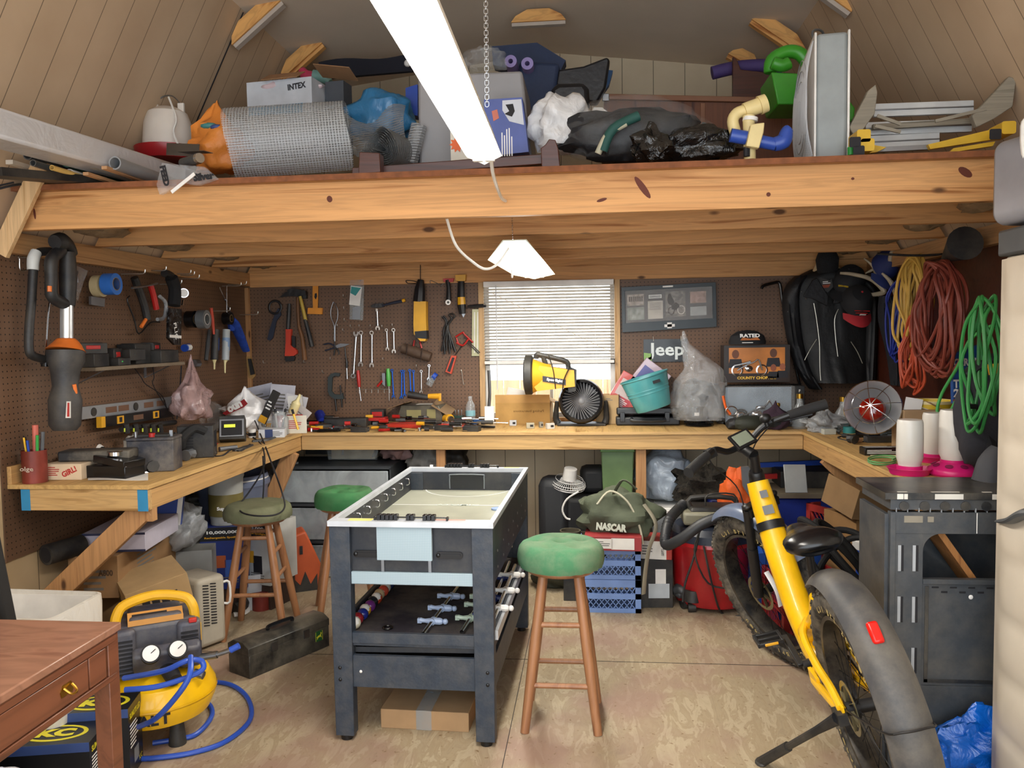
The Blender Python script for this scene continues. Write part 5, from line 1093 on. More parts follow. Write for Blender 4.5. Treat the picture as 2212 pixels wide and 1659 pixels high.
# ================================================================ left pegboard (x = XL) : traced on planes x = XL + offset
XW = XL+.012
G_L = 'things hung on the left pegboard'
def L(m,pts,r,off=.03,**k): return MB(m).tt(pts,'x',XL+off,r,**k)
def lthing(name,lab,cat,parts):
    vs = [v for _,m in parts for v in m.v]; t = wthing(name,lab,cat,base(vs),G_L)
    for n,m in parts: m.build(n,t,smooth=45)
    return t
BK = M('#1a1b1e',.5,var=.2,dust=.1); OR2 = M('#d9722c',.45)
lthing('bow_saw','black tubed bow saw with white handle, hung at the far left','saw',[('tube_frame',L(BK,[(108,543),(85,545),(75,560),(72,580),(68,650),(63,710),(63,755),(70,768),(90,775),(98,778)],.018,.10,n=12)),('handle',L(M('#c9ccca',.4),[(78,545),(72,560),(71,583)],[.022,.024,.022],.102,n=12)),('blade',MB(CHR).tt([(108,645),(103,700),(99,770)],'x',XL+.10,.006,flat=.3)),('end_cap',L(BLKG,[(98,775),(98,792)],.017,.10)),('wire_hook',L(CHR,[(42,559),(44,583),(60,580),(62,558),(40,556)],.003,.06))])
GO = .17
lthing('leaf_blower','black and orange cordless blower with silver shaft hanging upright','power tool',[
    ('top_grip',L(BK,[(118,523),(130,522),(145,530),(158,550)],[.03,.04,.03,.02],GO,n=12)),('handle_loop',L(BK,[(133,540),(112,560),(111,600),(112,638),(130,652),(144,658)],[.024,.026,.024,.026,.024],GO,n=12)),
    ('rear_grip',L(BK,[(146,545),(147,600),(146,660)],[.03,.036,.03],GO,n=14)),('shaft',L(M('#c6c8c9',.3,.7),[(144,660),(144,735)],.026,GO,n=14)),
    ('collar',L(OR2,[(143,731),(143,745),(142,757)],[.034,.06,.078],GO,n=20)),('motor_body',L(M('#2b2b2e',.55,dust=.15),[(142,757),(142,780),(141,800),(141,835),(141,865),(140,918),(140,930)],[.074,.074,.058,.05,.066,.062,.045],GO,n=20,q=1)),
    ('orange_button',MB(OR2).tt([(160,830),(163,850)],'x',XL+GO+.05,.009).tt([(107,618),(107,630)],'x',XL+GO+.02,.009)),('warning_label',MB(WHT).tp([(144,867),(153,867),(153,903),(142,903)],'x',XL+GO+.066,.001).mat(INKR).tp([(146,870),(150,870),(150,900),(145,900)],'x',XL+GO+.0672,.0005))])
one('screw_bag','small clear bag of screws hanging left of the tape rolls','bag',MB(BAGC).tp([(162,572),(190,585),(180,612),(168,650),(160,640)],'x',XL+.03,.02).mat(STL).tt([(163,585),(168,610)],'x',XL+.055,.004).mat(BLK).tp([(162,582),(170,586),(168,594),(162,592)],'x',XL+.055,.01),group=G_L)
def roll(lab,u,v,off,r,w,col,core='#8a7350',inner=.6):
    c = PX(u,v,XL+off); X = frame(c,(0,1,0),(0,0,1))
    t = thing('tape_roll',lab,'tape roll',X=frame(c,(0,1,.0),(0,0,1)),group='tape rolls on peg hooks')
    MB(col).lathe([(r*inner,0),(r,0),(r,w),(r*inner,w),(r*inner,0)],28,Matrix(),cap=False).build('tape',t); MB(M(core,.8)).lathe([(r*inner-.003,-.001),(r*inner,-.001),(r*inner,w+.001),(r*inner-.003,w+.001)],28,Matrix(),cap=False).build('core',t)
roll('cream masking tape roll on a peg hook, behind the blue tape',206,618,.03,.052,.04,M('#bfae86',.6)); roll('blue painters tape roll in front of the masking tape',228,614,.08,.052,.055,M('#2f6ec4',.5))
roll('black tape roll on a hook beside the caulk tubes',405,690,.03,.05,.05,BLKG); roll('silver duct tape roll in front of the black one',430,690,.09,.055,.05,M('#75797c',.35,.3),'#d9d6cf'); roll('black electrical tape roll behind the blue gloves',484,688,.05,.04,.05,BLKG)
one('hinge_plate','grey steel hinge plate hanging under the blue tape','hinge',MB(STL).tp([(197,640),(227,645),(226,663),(197,658)],'x',XL+.03,.012),group=G_L)
for i,(lab,pts,m,r) in enumerate((('thin black wire frame hanging as a long diamond',[(280,640),(275,650),(290,690),(300,721),(325,697),(345,696)],DSTL,.004),('black trigger clamp with red tips hanging beside the wire frame',[(290,600),(300,625),(312,660),(318,690)],BK,.02),('red handled snips in the cluster above the battery shelf',[(325,615),(332,640),(338,668)],RED,.016),('clear coil of cord in the hanging cluster',[(345,640),(358,655),(355,685),(340,690)],BAGG,.010),('black clamp bar with hooks in the dark cluster',[(355,590),(372,600),(376,640)],BK,.022),('black work gloves hanging above the battery shelf',[(370,600),(378,625),(376,660)],M('#141416',.9),.034),('grey metal bracket hanging by the hook ends',[(285,622),(312,618),(340,612)],STL,.006),('orange tipped clamp hanging low in the cluster',[(315,690),(305,706)],OR2,.009))):
    one(['wire_diamond','bar_clamp','tin_snips','cable_coil','bar_clamp','work_gloves','bracket','spring_clamp'][i],lab,['frame','clamp','snips','cord','clamp','gloves','bracket','clamp'][i],L(m,pts,r,.05+.012*i,n=10),group=G_L)
for i,(u,v) in enumerate(((310,585),(366,592),(374,595),(385,602),(262,592),(345,614),(455,672),(480,618),(492,615),(518,680))):
    p = PX(u,v,XL); one('peg_hook','long bare peg hook sticking out of the left pegboard','hook',MB(HOOK).tube([p,p+V((.05,0,0)),p+V((.12,0,.0)),p+V((.13,0,.02))],.003,6,3),group='bare peg hooks on the left')
lthing('dial_gauge','small white faced dial gauge hanging over the battery shelf','gauge',[('dial',MB(CHR).cyl(PX(397,633,XL+.13),PX(397,633,XL+.15),.026,n=24).mat(WHT).cyl(PX(397,633,XL+.15),PX(397,633,XL+.152),.022,n=24)),('stem',L(CHR,[(396,648),(394,660)],.006,.14))])
one('plastic_packet','long clear packet with white lettering hanging over the shelf end','packet',MB(BAGK).tp([(366,665),(393,668),(391,745),(378,745),(364,730)],'x',XL+.14,.014).mat(WHT).tp([(367,723),(392,725),(392,731),(367,729)],'x',XL+.1545,.001).text('FLIC',frame(PX(380,715,XL+.1555),(0,.2,-1),(0,1,.2)),.03,INKW,.09),group=G_L)
def caulk(lab,pts,col,lc): lthing('caulk_tube',lab,'caulk tube',[('tube',L(col,pts[:2],.024,.06,n=14)),('nozzle',L(CREAM,pts[1:],[.016,.007,.005],.06)),('tube_label',L(lc,[(pts[0][0]-.5,pts[0][1]+18),(pts[0][0]-1,pts[0][1]+45)],.0248,.06,n=14))])
caulk('blue labelled caulk tube with cream nozzle hanging nose down',[(466,712),(463,777),(463,785),(463,798)],BK,M('#23427d',.5)); caulk('white caulk tube with pale blue label hanging nose down',[(489,712),(487,778),(486,785),(486,806)],M('#aeb6ba',.4),M('#7c98bd',.5))
one('caulk_gun','orange red caulk gun handle above the caulk tubes','caulk gun',L(M('#c2452c',.5),[(456,665),(459,690),(462,722)],[.010,.010,.007],.09),group=G_L)
one('long_screwdriver','two thin steel rods crossing above the blue gloves','rod',L(CHR,[(474,620),(502,684)],.004,.05).tt([(490,617),(490,678)],'x',XL+.06,.004),group=G_L)
one('work_gloves','blue dotted knit gloves hanging on the left pegboard near the corner','gloves',L(M('#1d3f96',.9,var=.35,scale=30),[(498,688),(506,700),(520,730),(532,758)],[.03,.04,.034,.026],.07,n=12,flat=.5).tt([(500,690),(500,715)],'x',XL+.05,[.03,.02]))
one('gripper_handle','dark rubber loop hanging below the silver tape','tool',L(M('#38393b',.6),[(452,712),(449,745),(445,778)],[.008,.014,.012],.05),group=G_L)
one('spray_can_pair','blue and white round pots stuck on the pegboard above the white bag','pot',L(BLU,[(398,752),(408,750)],.022,.05,n=14).mat(WHT).tt([(404,751),(410,750)],'x',XL+.06,.018).mat(STL).tt([(418,785),(428,785)],'x',XL+.05,.024),group=G_L)
# battery shelf
z0 = PX(280,788,XL+.12).z; ya,yb_ = PX(170,790,XL+.09).y,PX(388,783,XL+.14).y
sf = wthing('battery_shelf','small dusty shelf on the left pegboard holding tool batteries','shelf',(XL+.09,(ya+yb_)/2,z0-.02))
MB(M('#6e5f4d',.8,dust=.3)).b2((XL+.001,ya,z0-.016),(XL+.17,yb_,z0)).build('shelf_board',sf); MB(STL).b2((XL,ya+.1,z0-.08),(XL+.004,ya+.12,z0-.016)).b2((XL,yb_-.12,z0-.08),(XL+.004,yb_-.1,z0-.016)).bar((XL+.003,ya+.11,z0-.08),(XL+.14,ya+.11,z0-.018),.01,.004).bar((XL+.003,yb_-.11,z0-.08),(XL+.14,yb_-.11,z0-.018),.01,.004).build('bracket_pair',sf)
for i,(q,x,dz,sx,sy,sz,rc,lab) in enumerate(((.1,.08,0,.13,.16,.06,0,'wide black battery charger at the near end of the shelf'),(.12,.07,.06,.1,.14,.05,1,'black battery pack lying tilted on the near charger'),(.32,.12,0,.07,.1,.035,0,'flat charger cradle with green lights at the shelf edge'),(.36,.06,.01,.08,.09,.07,1,'battery pack with a red label behind the flat cradle'),(.5,.1,.02,.08,.12,.055,0,'dark battery pack in the middle of the shelf'),(.62,.06,0,.1,.14,.1,0,'tall black charger toward the far end of the shelf'),(.8,.06,.05,.08,.12,.055,1,'battery pack with red stripe high at the back'),(.83,.11,0,.1,.2,.065,0,'long black battery pack at the far end of the shelf'))):
    m = MB(BK).box((0,0,sz/2),(sx,sy,sz)).box((0,0,sz*.8),(sx*.7,sy*.8,sz*.5))
    if rc: m.mat(RED).box((sx*.52-.002,0,sz*.6),(.004,sy*.5,sz*.35))
    m.mat(M('#40d060',.4) if i == 2 else M('#3a3b3d',.5)).box((sx/2,-sy*.2,sz*.55),(.004,.01,.006)); one('tool_battery' if i not in (0,5) else 'battery_charger',lab,'battery' if i not in (0,5) else 'charger',m,(XL+x,ya+(yb_-ya)*q,z0+dz+.001),(10,-25,0,8,-5,0,12,3)[i],group='batteries and chargers on the wall shelf',bevel=.005)
one('charger_cables','thin black charger cables drooping from the battery shelf to the bench','cable',L(INK,[(290,795),(305,815),(315,830),(350,855),(362,890)],.0025,.05).tt([(330,793),(333,815),(330,830),(350,865),(375,905)],'x',XL+.06,.0025).tt([(392,790),(388,850),(382,905)],'x',XL+.12,.004))
# levels
def level(lab,a,b,w,off,col,vials,holes,ends=None):
    A,B = PX(*a,XL+off),PX(*b,XL+off); t = wthing('spirit_level',lab,'level',(A+B)/2); d = B-A; n = V((0,-d.z,d.y)).normalized()
    m = MB(col).bar(A,B,.022,w,(0,0,1)); Lx = d.length; up = V((1,0,0)).cross(d).normalized(); up = -up if up.z < 0 else up; PG = M('#6a4b38',.7)
    for h in holes: c = A.lerp(B,h)+V((.0115,0,0)); m.mat(PG).bar(c-d.normalized()*.045,c+d.normalized()*.045,.001,w*.5,up)
    m.build('rail',t)
    for h,vc in vials: c = A.lerp(B,h)+V((.0115,0,0)); k = MB(vc); (k.bar(c-d.normalized()*.028,c+d.normalized()*.028,.004,w*.75,up).mat(INK).bar(c-d.normalized()*.012,c+d.normalized()*.012,.006,w*.5,up) if vc != BLK else k.cyl(c,c+V((.003,0,0)),w*.36)); k.build('vial',t)
    if ends: MB(ends).bar(A-d.normalized()*.012,A+d.normalized()*.02,.026,w*1.04,up).build('end_cap',t)
level('long silver spirit level with oval holes leaning on the left pegboard',(172,893),(383,866),.058,.03,M('#a2a7ab',.35,.6),((.1,BLK),(.5,BLK),(.92,BLK)),(.26,.38,.64,.78))
level('black and yellow spirit level below the silver one',(217,912),(385,888),.05,.06,BLKG,((.2,YEL2),(.65,YEL2)),(.42,),YEL2)
lthing('chisel_set','row of black yellow dotted tool grips below the levels','tool set',[('holder',L(BK,[(262,928),(320,920),(378,912)],.014,.10))]+[('grip',L(BK,[(u,916),(u+3,935)],.014,.12).mat(M('#c7d83a',.4)).tt([(u-3,925),(u-3,933)],'x',XL+.135,.004)) for u in (272,292,311,329,345)])
# ---------------------------------------------------------------- right wall things
XQ = XR-.06
def R(m,pts,r,off=.06,**k): return MB(m).tt(pts,'x',XR-off,r,**k)
def coil(name,lab,cat,m,u,v,wd,dr,n,r,off,seed,low=None):
    rd = random.Random(seed); pts = []; c = PX(u,v,XR-off)
    for k in range(n):
        a = rd.uniform(.55,1.1)*wd/2; b = rd.uniform(.8,1.08)*dr; o = rd.uniform(-.25,.25)*wd; xo = rd.uniform(-.05,.0)-k*.002
        for (yy,zz) in ((rd.uniform(-.1,.1)*wd,rd.uniform(-.01,.02)),(a*.75,-b*.18),(a+o*.3,-b*.5),(a*.7+o,-b*.85),(o,-b),(-a*.7+o,-b*.82),(-a+o*.3,-b*.45),(-a*.7,-b*.14)):
            pts.append(c+V((xo+rd.uniform(-.025,.025),yy,zz)))
    one(name,lab,cat,MB(m).tube(pts,r,7,5))
coil('extension_lead','yellow extension cord coiled on the right wall behind the brown cord','cord',M('#caa24a',.5),1990,556,.28,.50,13,.0075,.10,3)
coil('extension_lead','large coil of reddish brown extension cord hanging on the right wall','cord',M('#7a3527',.5),2045,572,.42,.52,19,.0078,.17,5)
coil('extension_lead','orange red cord hanging low beneath the brown coil','cord',M('#b3492c',.5),1985,690,.22,.36,10,.0065,.14,11)
coil('extension_lead','dark blue cord bundle hanging behind the yellow coil','cord',M('#1d2f8a',.5),1948,612,.16,.42,6,.006,.05,17)
coil('rope','bright green rope tangle hanging beside the beige cabinet','rope',M('#2f7f3e',.5),2148,650,.20,.45,6,.0065,.36,23)
one('green_hose','green cord trailing from the tangle over the yellow tub','cord',MB(M('#3f9a4c',.5)).tube([PY(2150,700,3.5),PY(2100,730,3.6),PY(2070,790,3.7),PY(2035,850,3.8),PY(2025,890,3.8),PY(2045,900,3.75),PY(2075,850,3.7),PY(2105,830,3.6),PY(2110,880,3.6),PY(2090,893,3.6)],.007,8,6))
one('long_wand','long thin black wand running along the right wall above the cords','rod',MB(BLK).tt([(1895,548),(1985,552),(2060,545),(2155,518)],'y',4.3,.006))
one('traffic_cone','black cone lying on its side under the right ceiling plate','cone',MB(BLK).cyl(PX(2040,560,XR-.14),PX(2085,525,XR-.17),.015,.075,20))
one('grey_cylinder','dark grey rolled mat lying beside the black cone','roll',MB(DGRY).tt([(1958,548),(2008,545)],'y',4.9,.018,n=12))
one('dark_coat','dark hooded coat hanging behind the black jacket at right','coat',traced(MB(M('#191b22',.85,bump=.5)),[(1900,1925,640),(1898,1940,690),(1915,1945,760),(1925,1948,832)],5.0,.08,.02,9))
tb_ = wthing('feed_bag','blue feed bag lettered TRACTOR hanging against the right wall','bag',PX(2085,880,XQ))
m = MB(M('#1d4b8f',.5,bump=.3)).tp([(2058,765),(2115,745),(2122,868),(2060,872)],'y',3.95,.03)
for q,(st,v,h) in enumerate((('CRRIN',782,.045),('TRAC',828,.05),('2018',848,.05))): m.text(st,frame(PY(2084,v,3.918),(1,0,.04),(0,0,1)),h*.8,INKW,.1,bold=2)
m.mat(M('#a8392f',.5)).tp([(2059,863),(2122,859),(2122,868),(2060,872)],'y',3.919,.001); m.build('sack',tb_)
bp = wthing('backpack','dark backpack with a yellow patch hanging between bench and cabinet','backpack',PY(2135,1040,3.3))
MB(M('#25252b',.85,bump=.4)).blob(PY(2150,900,3.25),(.15,.09,.25),.1,2,3,30).build('pack_body',bp); MB(YEL2).tp([(2133,787),(2158,785),(2158,806),(2137,810)],'y',3.135,.004).build('patch',bp); MB(M('#1c1d22',.8)).tt([(2085,810),(2100,800),(2130,780),(2150,775)],'y',3.2,[.02,.035,.04,.035],flat=.6).tt([(2095,870),(2120,920),(2150,1000)],'y',3.2,[.02,.03,.03]).build('strap',bp); MB(BLKG).box(PY(2100,878,3.15),(.035,.015,.018)).build('buckle',bp,.003)
one('handlebar_grip','dark grey rounded glove end leaning on the bench end by the cabinet','glove',MB(M('#3a3b40',.7)).tt([(2160,970),(2145,1000),(2138,1040)],'y',3.02,[.03,.05,.06],n=14))
# ================================================================ generic small things
def AT(u,y,z): return V((PY(u,800,y).x,y,z))
FACE = {'f': ((1,0,0),(0,0,1),(0,-1,0)),'r': ((0,1,0),(0,0,1),(1,0,0)),'l': ((0,-1,0),(0,0,1),(-1,0,0)),'u': ((1,0,0),(0,1,0),(0,0,1))}
def face(f,w,d,h,a,b):
    x,y,n = FACE[f]; sx,sy = {'f': (w,h),'r': (d,h),'l': (d,h),'u': (w,d)}[f]
    o = V((0,0,h/2))+V((n[0]*w/2,n[1]*d/2,n[2]*h/2))+V(x)*a*sx/2+V(y)*b*sy/2
    return frame(o,x,y),sx,sy
def bx(lab,p,w,d,h,rz=0,m=CARD,deco=(),name='cardboard_box',cat='box',bevel=.002,group=None,rx=0,ry=0,open_=False):
    """box standing with its bottom centre at p; deco: (face, kind, a, b, ...) prints"""
    b = MB(m)
    if open_:
        t = .004; b.b2((-w/2,-d/2,0),(w/2,d/2,t)).b2((-w/2,-d/2,0),(w/2,-d/2+t,h)).b2((-w/2,d/2-t,0),(w/2,d/2,h)).b2((-w/2,-d/2,0),(-w/2+t,d/2,h)).b2((w/2-t,-d/2,0),(w/2,d/2,h))
    else: b.box((0,0,h/2),(w,d,h))
    for q in deco:
        f,k,a,c = q[:4]; X,sx,sy = face(f,w,d,h,a,c)
        if k == 't': b.text(q[4],X @ TR((0,0,0),0,0,q[8] if len(q) > 8 else 0),q[5]*sy,q[7] if len(q) > 7 else INK,q[6]*sx,bold=2)
        if k == 'l': b.lines(X,q[4]*sx,q[5]*sy,q[6],q[7] if len(q) > 7 else INKG)
        if k == 'p': b.panel(X,q[4]*sx,q[5]*sy,q[6],q[7] if len(q) > 7 else .0004)
    return one(name,lab,cat,b,tuple(p),rz if not (rx or ry) else 0,group,(rx,ry,rz) if (rx or ry) else None,bevel=bevel)
def cy(name,lab,cat,p,prof,m,rz=0,rot=None,group=None,bands=(),n=24):
    b = MB(m).lathe(prof,n)
    for (r,z0_,z1_,mm) in bands: b.mat(mm).lathe([(r,z0_),(r+.0008,z0_+.0005),(r+.0008,z1_-.0005),(r,z1_)],n,cap=False)
    return one(name,lab,cat,b,tuple(p),rz,group,rot)
def bag(lab,p,r,m,seed=0,amp=.2,top=None,flat=.8,name='plastic_bag',cat='bag',rz=0,deco=None,fine=.06,n=34,freq=2.2):
    b = MB(m).blob((0,0,r[2]*flat),r,amp,freq,seed,n,flat=r[2]*flat,top=(top or 0)*r[2],fine=fine)
    if deco: deco(b)
    return one(name,lab,cat,b,tuple(p),rz,smooth=60)
def Z(u,v):
    p = PZ(u,v,HB+.0005)
    if p.y > 5.24: p = AT(u,5.24,HB+.0005)
    if p.x < XL+.08: p = PX(u,v,XL+.08); p.z = HB+.0005
    if p.x > XR-.08: p.x = XR-.08
    return p
# ---------------------------------------------------------------- left bench
can = thing('tool_can','rusty red metal can full of pens and tools at the left end of the bench','can',tuple(Z(76,1030)))
MB(M('#7a3227',.45,.2,var=.3)).lathe([(0,0),(.048,0),(.048,.135),(.046,.135),(.046,.004),(0,.004)],28).mat(M('#c9b9a8',.5)).text('olge',frame((0,-.0485,.06),(1,0,0),(0,0,1)),.024,M('#c9b9a8',.5),.06).build('can_body',can)
for i,(c,x,y,h,r) in enumerate(((YEL,-.02,-.02,.19,.004),(INK,-.03,0,.19,.004),(WHT,-.01,.02,.18,.004),(M('#c96a5a'),.01,0,.24,.012),(GRY,.03,.01,.21,.008),(GRN,.03,-.02,.2,.006),(BLU,.0,-.03,.18,.005))): MB(c).cyl((x*.6,y*.6,.01),(x*1.2,y*1.2,h),r,n=8).build('pen',can)
bx('small cream carton printed GIRL in red letters, beside the red can',Z(135,1037)+V((0,.05,0)),.165,.1,.068,2,M('#d6c0a2',.8),(('f','t',.35,.05,'GIRL!',.38,.42,INKR,25),('f','l',-.5,.1,.38,.6,5,INKR)))
bx('long black plastic case lying on the cream carton',Z(178,1037)+V((.0,.12,.069)),.3,.11,.045,10,M('#242426',.6,dust=.4),name='black_case',cat='case',bevel=.008)
bx('stacked black plastic trays near the bench end',Z(230,1035)+V((0,.07,0)),.19,.13,.055,-6,BLKG,name='plastic_tray',cat='tray',bevel=.004)
bx('black flip lidded tray on top of the stacked trays',Z(238,1035)+V((0,.07,.056)),.17,.12,.03,-14,BLKG,name='plastic_tray',cat='tray',ry=8)
cy('round_tin','round silver tin sitting on the black trays','tin',Z(232,1035)+V((0,.07,.092)),[(0,0),(.034,0),(.034,.016),(.036,.018),(.034,.02),(0,.02)],CHR)
one('ratchet','chrome socket ratchet lying at the bench corner','ratchet',MB(CHR).tube([Z(240,1030),Z(290,1025),Z(322,1020)],[.006,.005,.009],8,3).ball(Z(324,1019)+V((0,0,.008)),(.018,.014,.01),12))
one('paper_sheet','white paper lying flat under the ratchet','paper',MB(PAPER).sheet(lambda u,v: Z(190+130*u,1038-14*v)+V((0,0,.002+.002*math.sin(u*6))),6,3,.001))
bt = thing('car_battery','scuffed dark car battery on the left bench','battery',tuple(Z(318,1020)+V((0,.07,0))),12)
BTM = M('#2a2c38',.5,var=.3,dust=.45); MB(BTM).box((0,0,.07),(.2,.13,.14)).box((0,0,.146),(.205,.135,.014)).build('case',bt,.004); MB(BLK).box((0,.0,.158),(.15,.07,.012)).build('cap_strip',bt,.003); MB(RED).cyl((.0,-.03,.15),(.0,-.03,.17),.014).build('terminal',bt); MB(STL).cyl((-.07,-.03,.15),(-.07,-.03,.178),.008).box((.08,-.02,.165),(.014,.006,.03)).build('terminal',bt)
ch = thing('battery_charger','black slotted battery charger box behind the car battery','charger',tuple(Z(415,990)+V((0,.06,0))),18); MB(BLK).box((0,0,.08),(.17,.12,.16)).build('housing',ch,.004)
m = MB(INK); [m.box((-.04+.0,-.061,.03+.014*k),(.06,.003,.006)) for k in range(7)]; [m.box((.086,-.03+.018*k,.09),(.003,.005,.08)) for k in range(4)]; m.build('vents',ch); MB(RUB).tube([(-.06,-.09,.06),(-.05,-.1,.11),(.0,-.07,.15),(.05,-.06,.13)],[.02,.024,.022,.02],10,4).build('rubber_elbow',ch)
jc = thing('smart_charger','charger with glowing yellow display panel tilted on the left bench','charger',tuple(Z(490,958)+V((0,.08,.0))),20); MB(BLK).box((0,0,.07),(.14,.1,.14),(-20,0,0)).build('housing',jc,.004); MB(STL).box((0,-.052,.085),(.13,.006,.10),(-20,0,0)).mat(INK).box((0,-.056,.085),(.112,.006,.085),(-20,0,0)).mat(M('#c9d040',.4,emit=.6)).box((-.01,-.064,.098),(.06,.002,.018),(-20,0,0)).mat(STL).box((-.01,-.055,.068),(.06,.002,.02),(-20,0,0)).build('display_panel',jc)
one('jumper_cable','red and black charger leads trailing over the left bench','cable',MB(RED).tube([Z(470,958),Z(450,975),Z(430,985),Z(390,990)],.004,6,5).mat(INK).tube([Z(540,960),Z(520,975),Z(500,972),Z(480,985),Z(455,985)],.005,6,5))
one('charger_clamp','black battery clamp lying on the left bench edge','clamp',MB(BLK).tube([Z(505,975),Z(525,970),Z(545,962)],[.010,.016,.008],8,4))
one('charger_clamp','grey battery clamp behind the black one','clamp',MB(DGRY).tube([Z(545,955),Z(575,952),Z(595,945)],[.012,.015,.008],8,4))
one('power_cable','thin black cord looping down from the left bench onto the olive stool','cord',MB(INK).tube([Z(500,905),Z(540,925)+V((0,0,.09)),Z(560,948)+V((.02,-.02,.02)),PY(590,1010,3.9),PY(608,1060,3.9),PY(615,1095,3.86),PZ(595,1112,.655),PZ(550,1114,.655),PZ(520,1105,.655),PZ(520,1088,.66),PY(540,1060,4.0),PY(565,1020,4.0),PY(572,990,4.0),Z(560,955),Z(520,930)],.0042,7,6).tube([PY(568,985,4.05),PY(570,1040,4.05),PY(567,1090,4.05)],.004,6,3))
one('flashlight','dark hand tool with white bell mouth lying behind the battery','flashlight',MB(BLK).tube([Z(180,965),Z(200,950)+V((0,0,.03)),Z(222,940)+V((0,0,.06))],[.014,.02,.026],12,3).mat(WHT).lathe([(.018,0),(.03,.02),(.028,.022)],16,frame(Z(222,940)+V((.0,0,.065)),(0,0,1),(0,1,0)),cap=False))
for i,(u,v,c,lab,r) in enumerate(((138,985,'b02a22','red cylinder handle standing behind the black case',.012),(128,975,'1a1a1c','black tool handle in the shadow under the blower',.02),(165,980,'8c7a5a','tan rag bunched behind the black case',.03),(285,945,'c9c5ba','crumpled clear wrapper behind the car battery',.035),(208,992,'d0d0cc','small white spray nozzle lying on the black case',.01),(385,1000,'c99b4a','orange glue bottle beside the battery',.014),(378,955,'3a3a3c','grey hose cuff resting on top of the battery',.022),(345,955,'b8b8b8','metal bracket behind the battery terminals',.012))):
    one(['red_grip','hand_tool','rag','wrapper','nozzle','glue_bottle','hose_cuff','bracket'][i],lab,['handle','handle','rag','wrapper','nozzle','bottle','hose','bracket'][i],MB(M('#'+c,.6,dust=.1)).blob((0,0,r*1.6),(r*1.1,r,r*1.7),.12 if i not in (2,3) else .35,2,i,16,flat=r*1.6),tuple(Z(u,v)))
# bags and boxes in the left corner
bag('white shopping bag with a dark red logo patch on the left bench corner',AT(528,4.95,HB),(.15,.13,.13),clearplastic('bagwh','#f4f4f4',1,.35,.6,8),4,.25,.5,fine=.12)
m = MB(M('#8f1d22',.5)).tp([(480,893),(527,862),(535,872),(526,880),(488,897)],'y',4.78,.002); m.text('oun',frame(PY(507,879,4.775),(1,0,.5),(-.5,0,1)),.04,INKW,.1,bold=3); one('bag_logo_card','dark red card with white letters lying against the white shopping bag','card',m)
bag('clear bag with pinkish contents hanging by the left pegboard',PX(418,905,XL+.17),(.09,.13,.12),clearplastic('bagpink','#b99a98',.65,.15,.9,9),6,.25,1.3)
bag('clear zip bag with purple seam slumped against the pink bag',Z(470,912)+V((-.1,.05,0)),(.10,.13,.11),BAGC,9,.2,.3)
for i,(u,y,z,w,h,rx,ry,c,lab) in enumerate(((600,5.2,.0,.16,.28,-8,6,'#b9bac4','tall white paper sheet leaning in the corner'),(572,5.25,.02,.18,.26,-12,-12,'#a7a9b6','pale paper sheet leaning left behind the first'),(622,5.1,0,.14,.22,-10,14,'#c9c9cf','paper sheet with grey print leaning right'),(612,4.95,0,.12,.19,-6,40,'#c2bcb8','white card leaning diagonally in front of the papers'),(640,5.0,0,.09,.22,-4,-4,'#d0d0cc','narrow white carton standing by the papers'))):
    bx(lab,AT(u,y,HB+z),w,.006 if i < 4 else .05,h,15,M(c,.75),(('f','l',0,.1,.7,.5,6),),'paper_sheet' if i < 4 else 'white_carton','paper' if i < 4 else 'box',rx=rx,ry=ry,bevel=0,group='papers leaning in the left corner')
bx('black and yellow tool card poking up from the corner papers',AT(562,4.9,HB+.06),.05,.02,.22,0,BLK,(('f','l',0,.1,.7,.3,3,INKW),('f','p',0,-.8,1,.2,YEL2)),'tool_card','card',ry=28)
cy('glue_bottle','white squeeze bottle with pointed cap tipped among the papers','bottle',AT(628,4.85,HB+.12),[(0,0),(.026,0),(.028,.01),(.028,.07),(.012,.09),(.008,.13),(0,.132)],CREAM,rot=(0,25,0))
cy('glass_jar','clear glass jar with pens in the left bench corner','jar',AT(602,4.75,HB),[(0,0),(.05,0),(.052,.1),(.04,.12),(.045,.14),(.043,.14),(.038,.12),(.049,.1),(.047,.004),(0,.004)],PCLR)
for u,c,a,lab in ((605,INK,12,'black marker standing in the glass jar'),(640,YEL,-15,'yellow capped marker leaning by the jar'),(595,WHT,-5,'white pen standing in the glass jar')): cy('marker_pen',lab,'pen',AT(u,4.74,HB+.03),[(0,0),(.007,0),(.007,.12),(0,.14)],c,rot=(0,a,0),n=8,bands=((.0072,.1,.13,INK),))
bx('red and white printed carton at the left bench corner',Z(620,937)+V((0,.05,0)),.15,.08,.11,12,M('#b82c2a',.6),(('f','p',.55,0,.9,1,M('#d8d2c2',.7)),('f','l',.5,0,.6,.5,5,INKR)),'printed_carton')
bx('black and white carton with grey and gold lettering beside the small white cans',Z(575,930)+V((0,.05,0)),.16,.09,.06,10,M('#c5c6c4',.6),(('f','t',-.35,.1,'PRO',.4,.3,INKG),('f','t',.1,.1,'FIT',.4,.2,YEL2),('f','p',0,-.85,1,.15,INK),('r','l',0,0,.7,.6,4)),'printed_carton')
bx('white and blue carton under the lettered carton',Z(585,945)+V((0,.03,0)),.15,.1,.05,14,M('#cfd2d6',.6),(('f','p',-.2,0,.3,1,INKB),('f','l',.5,0,.4,.6,4)),'printed_carton')
cy('tin_can','small white cans lying in front of the cartons','can',Z(545,945),[(0,0),(.022,0),(.022,.05),(0,.05)],WHT,bands=((.022,.01,.03,INK),))
cy('blue_tube','dark blue tipped clear tube lying at an angle on the bench','tube',Z(695,915)+V((0,0,.02)),[(0,0),(.036,.0),(.036,.05),(.034,.05),(.034,.13),(0,.132)],M('#1d2f8f',.4),rot=(-70,0,30))
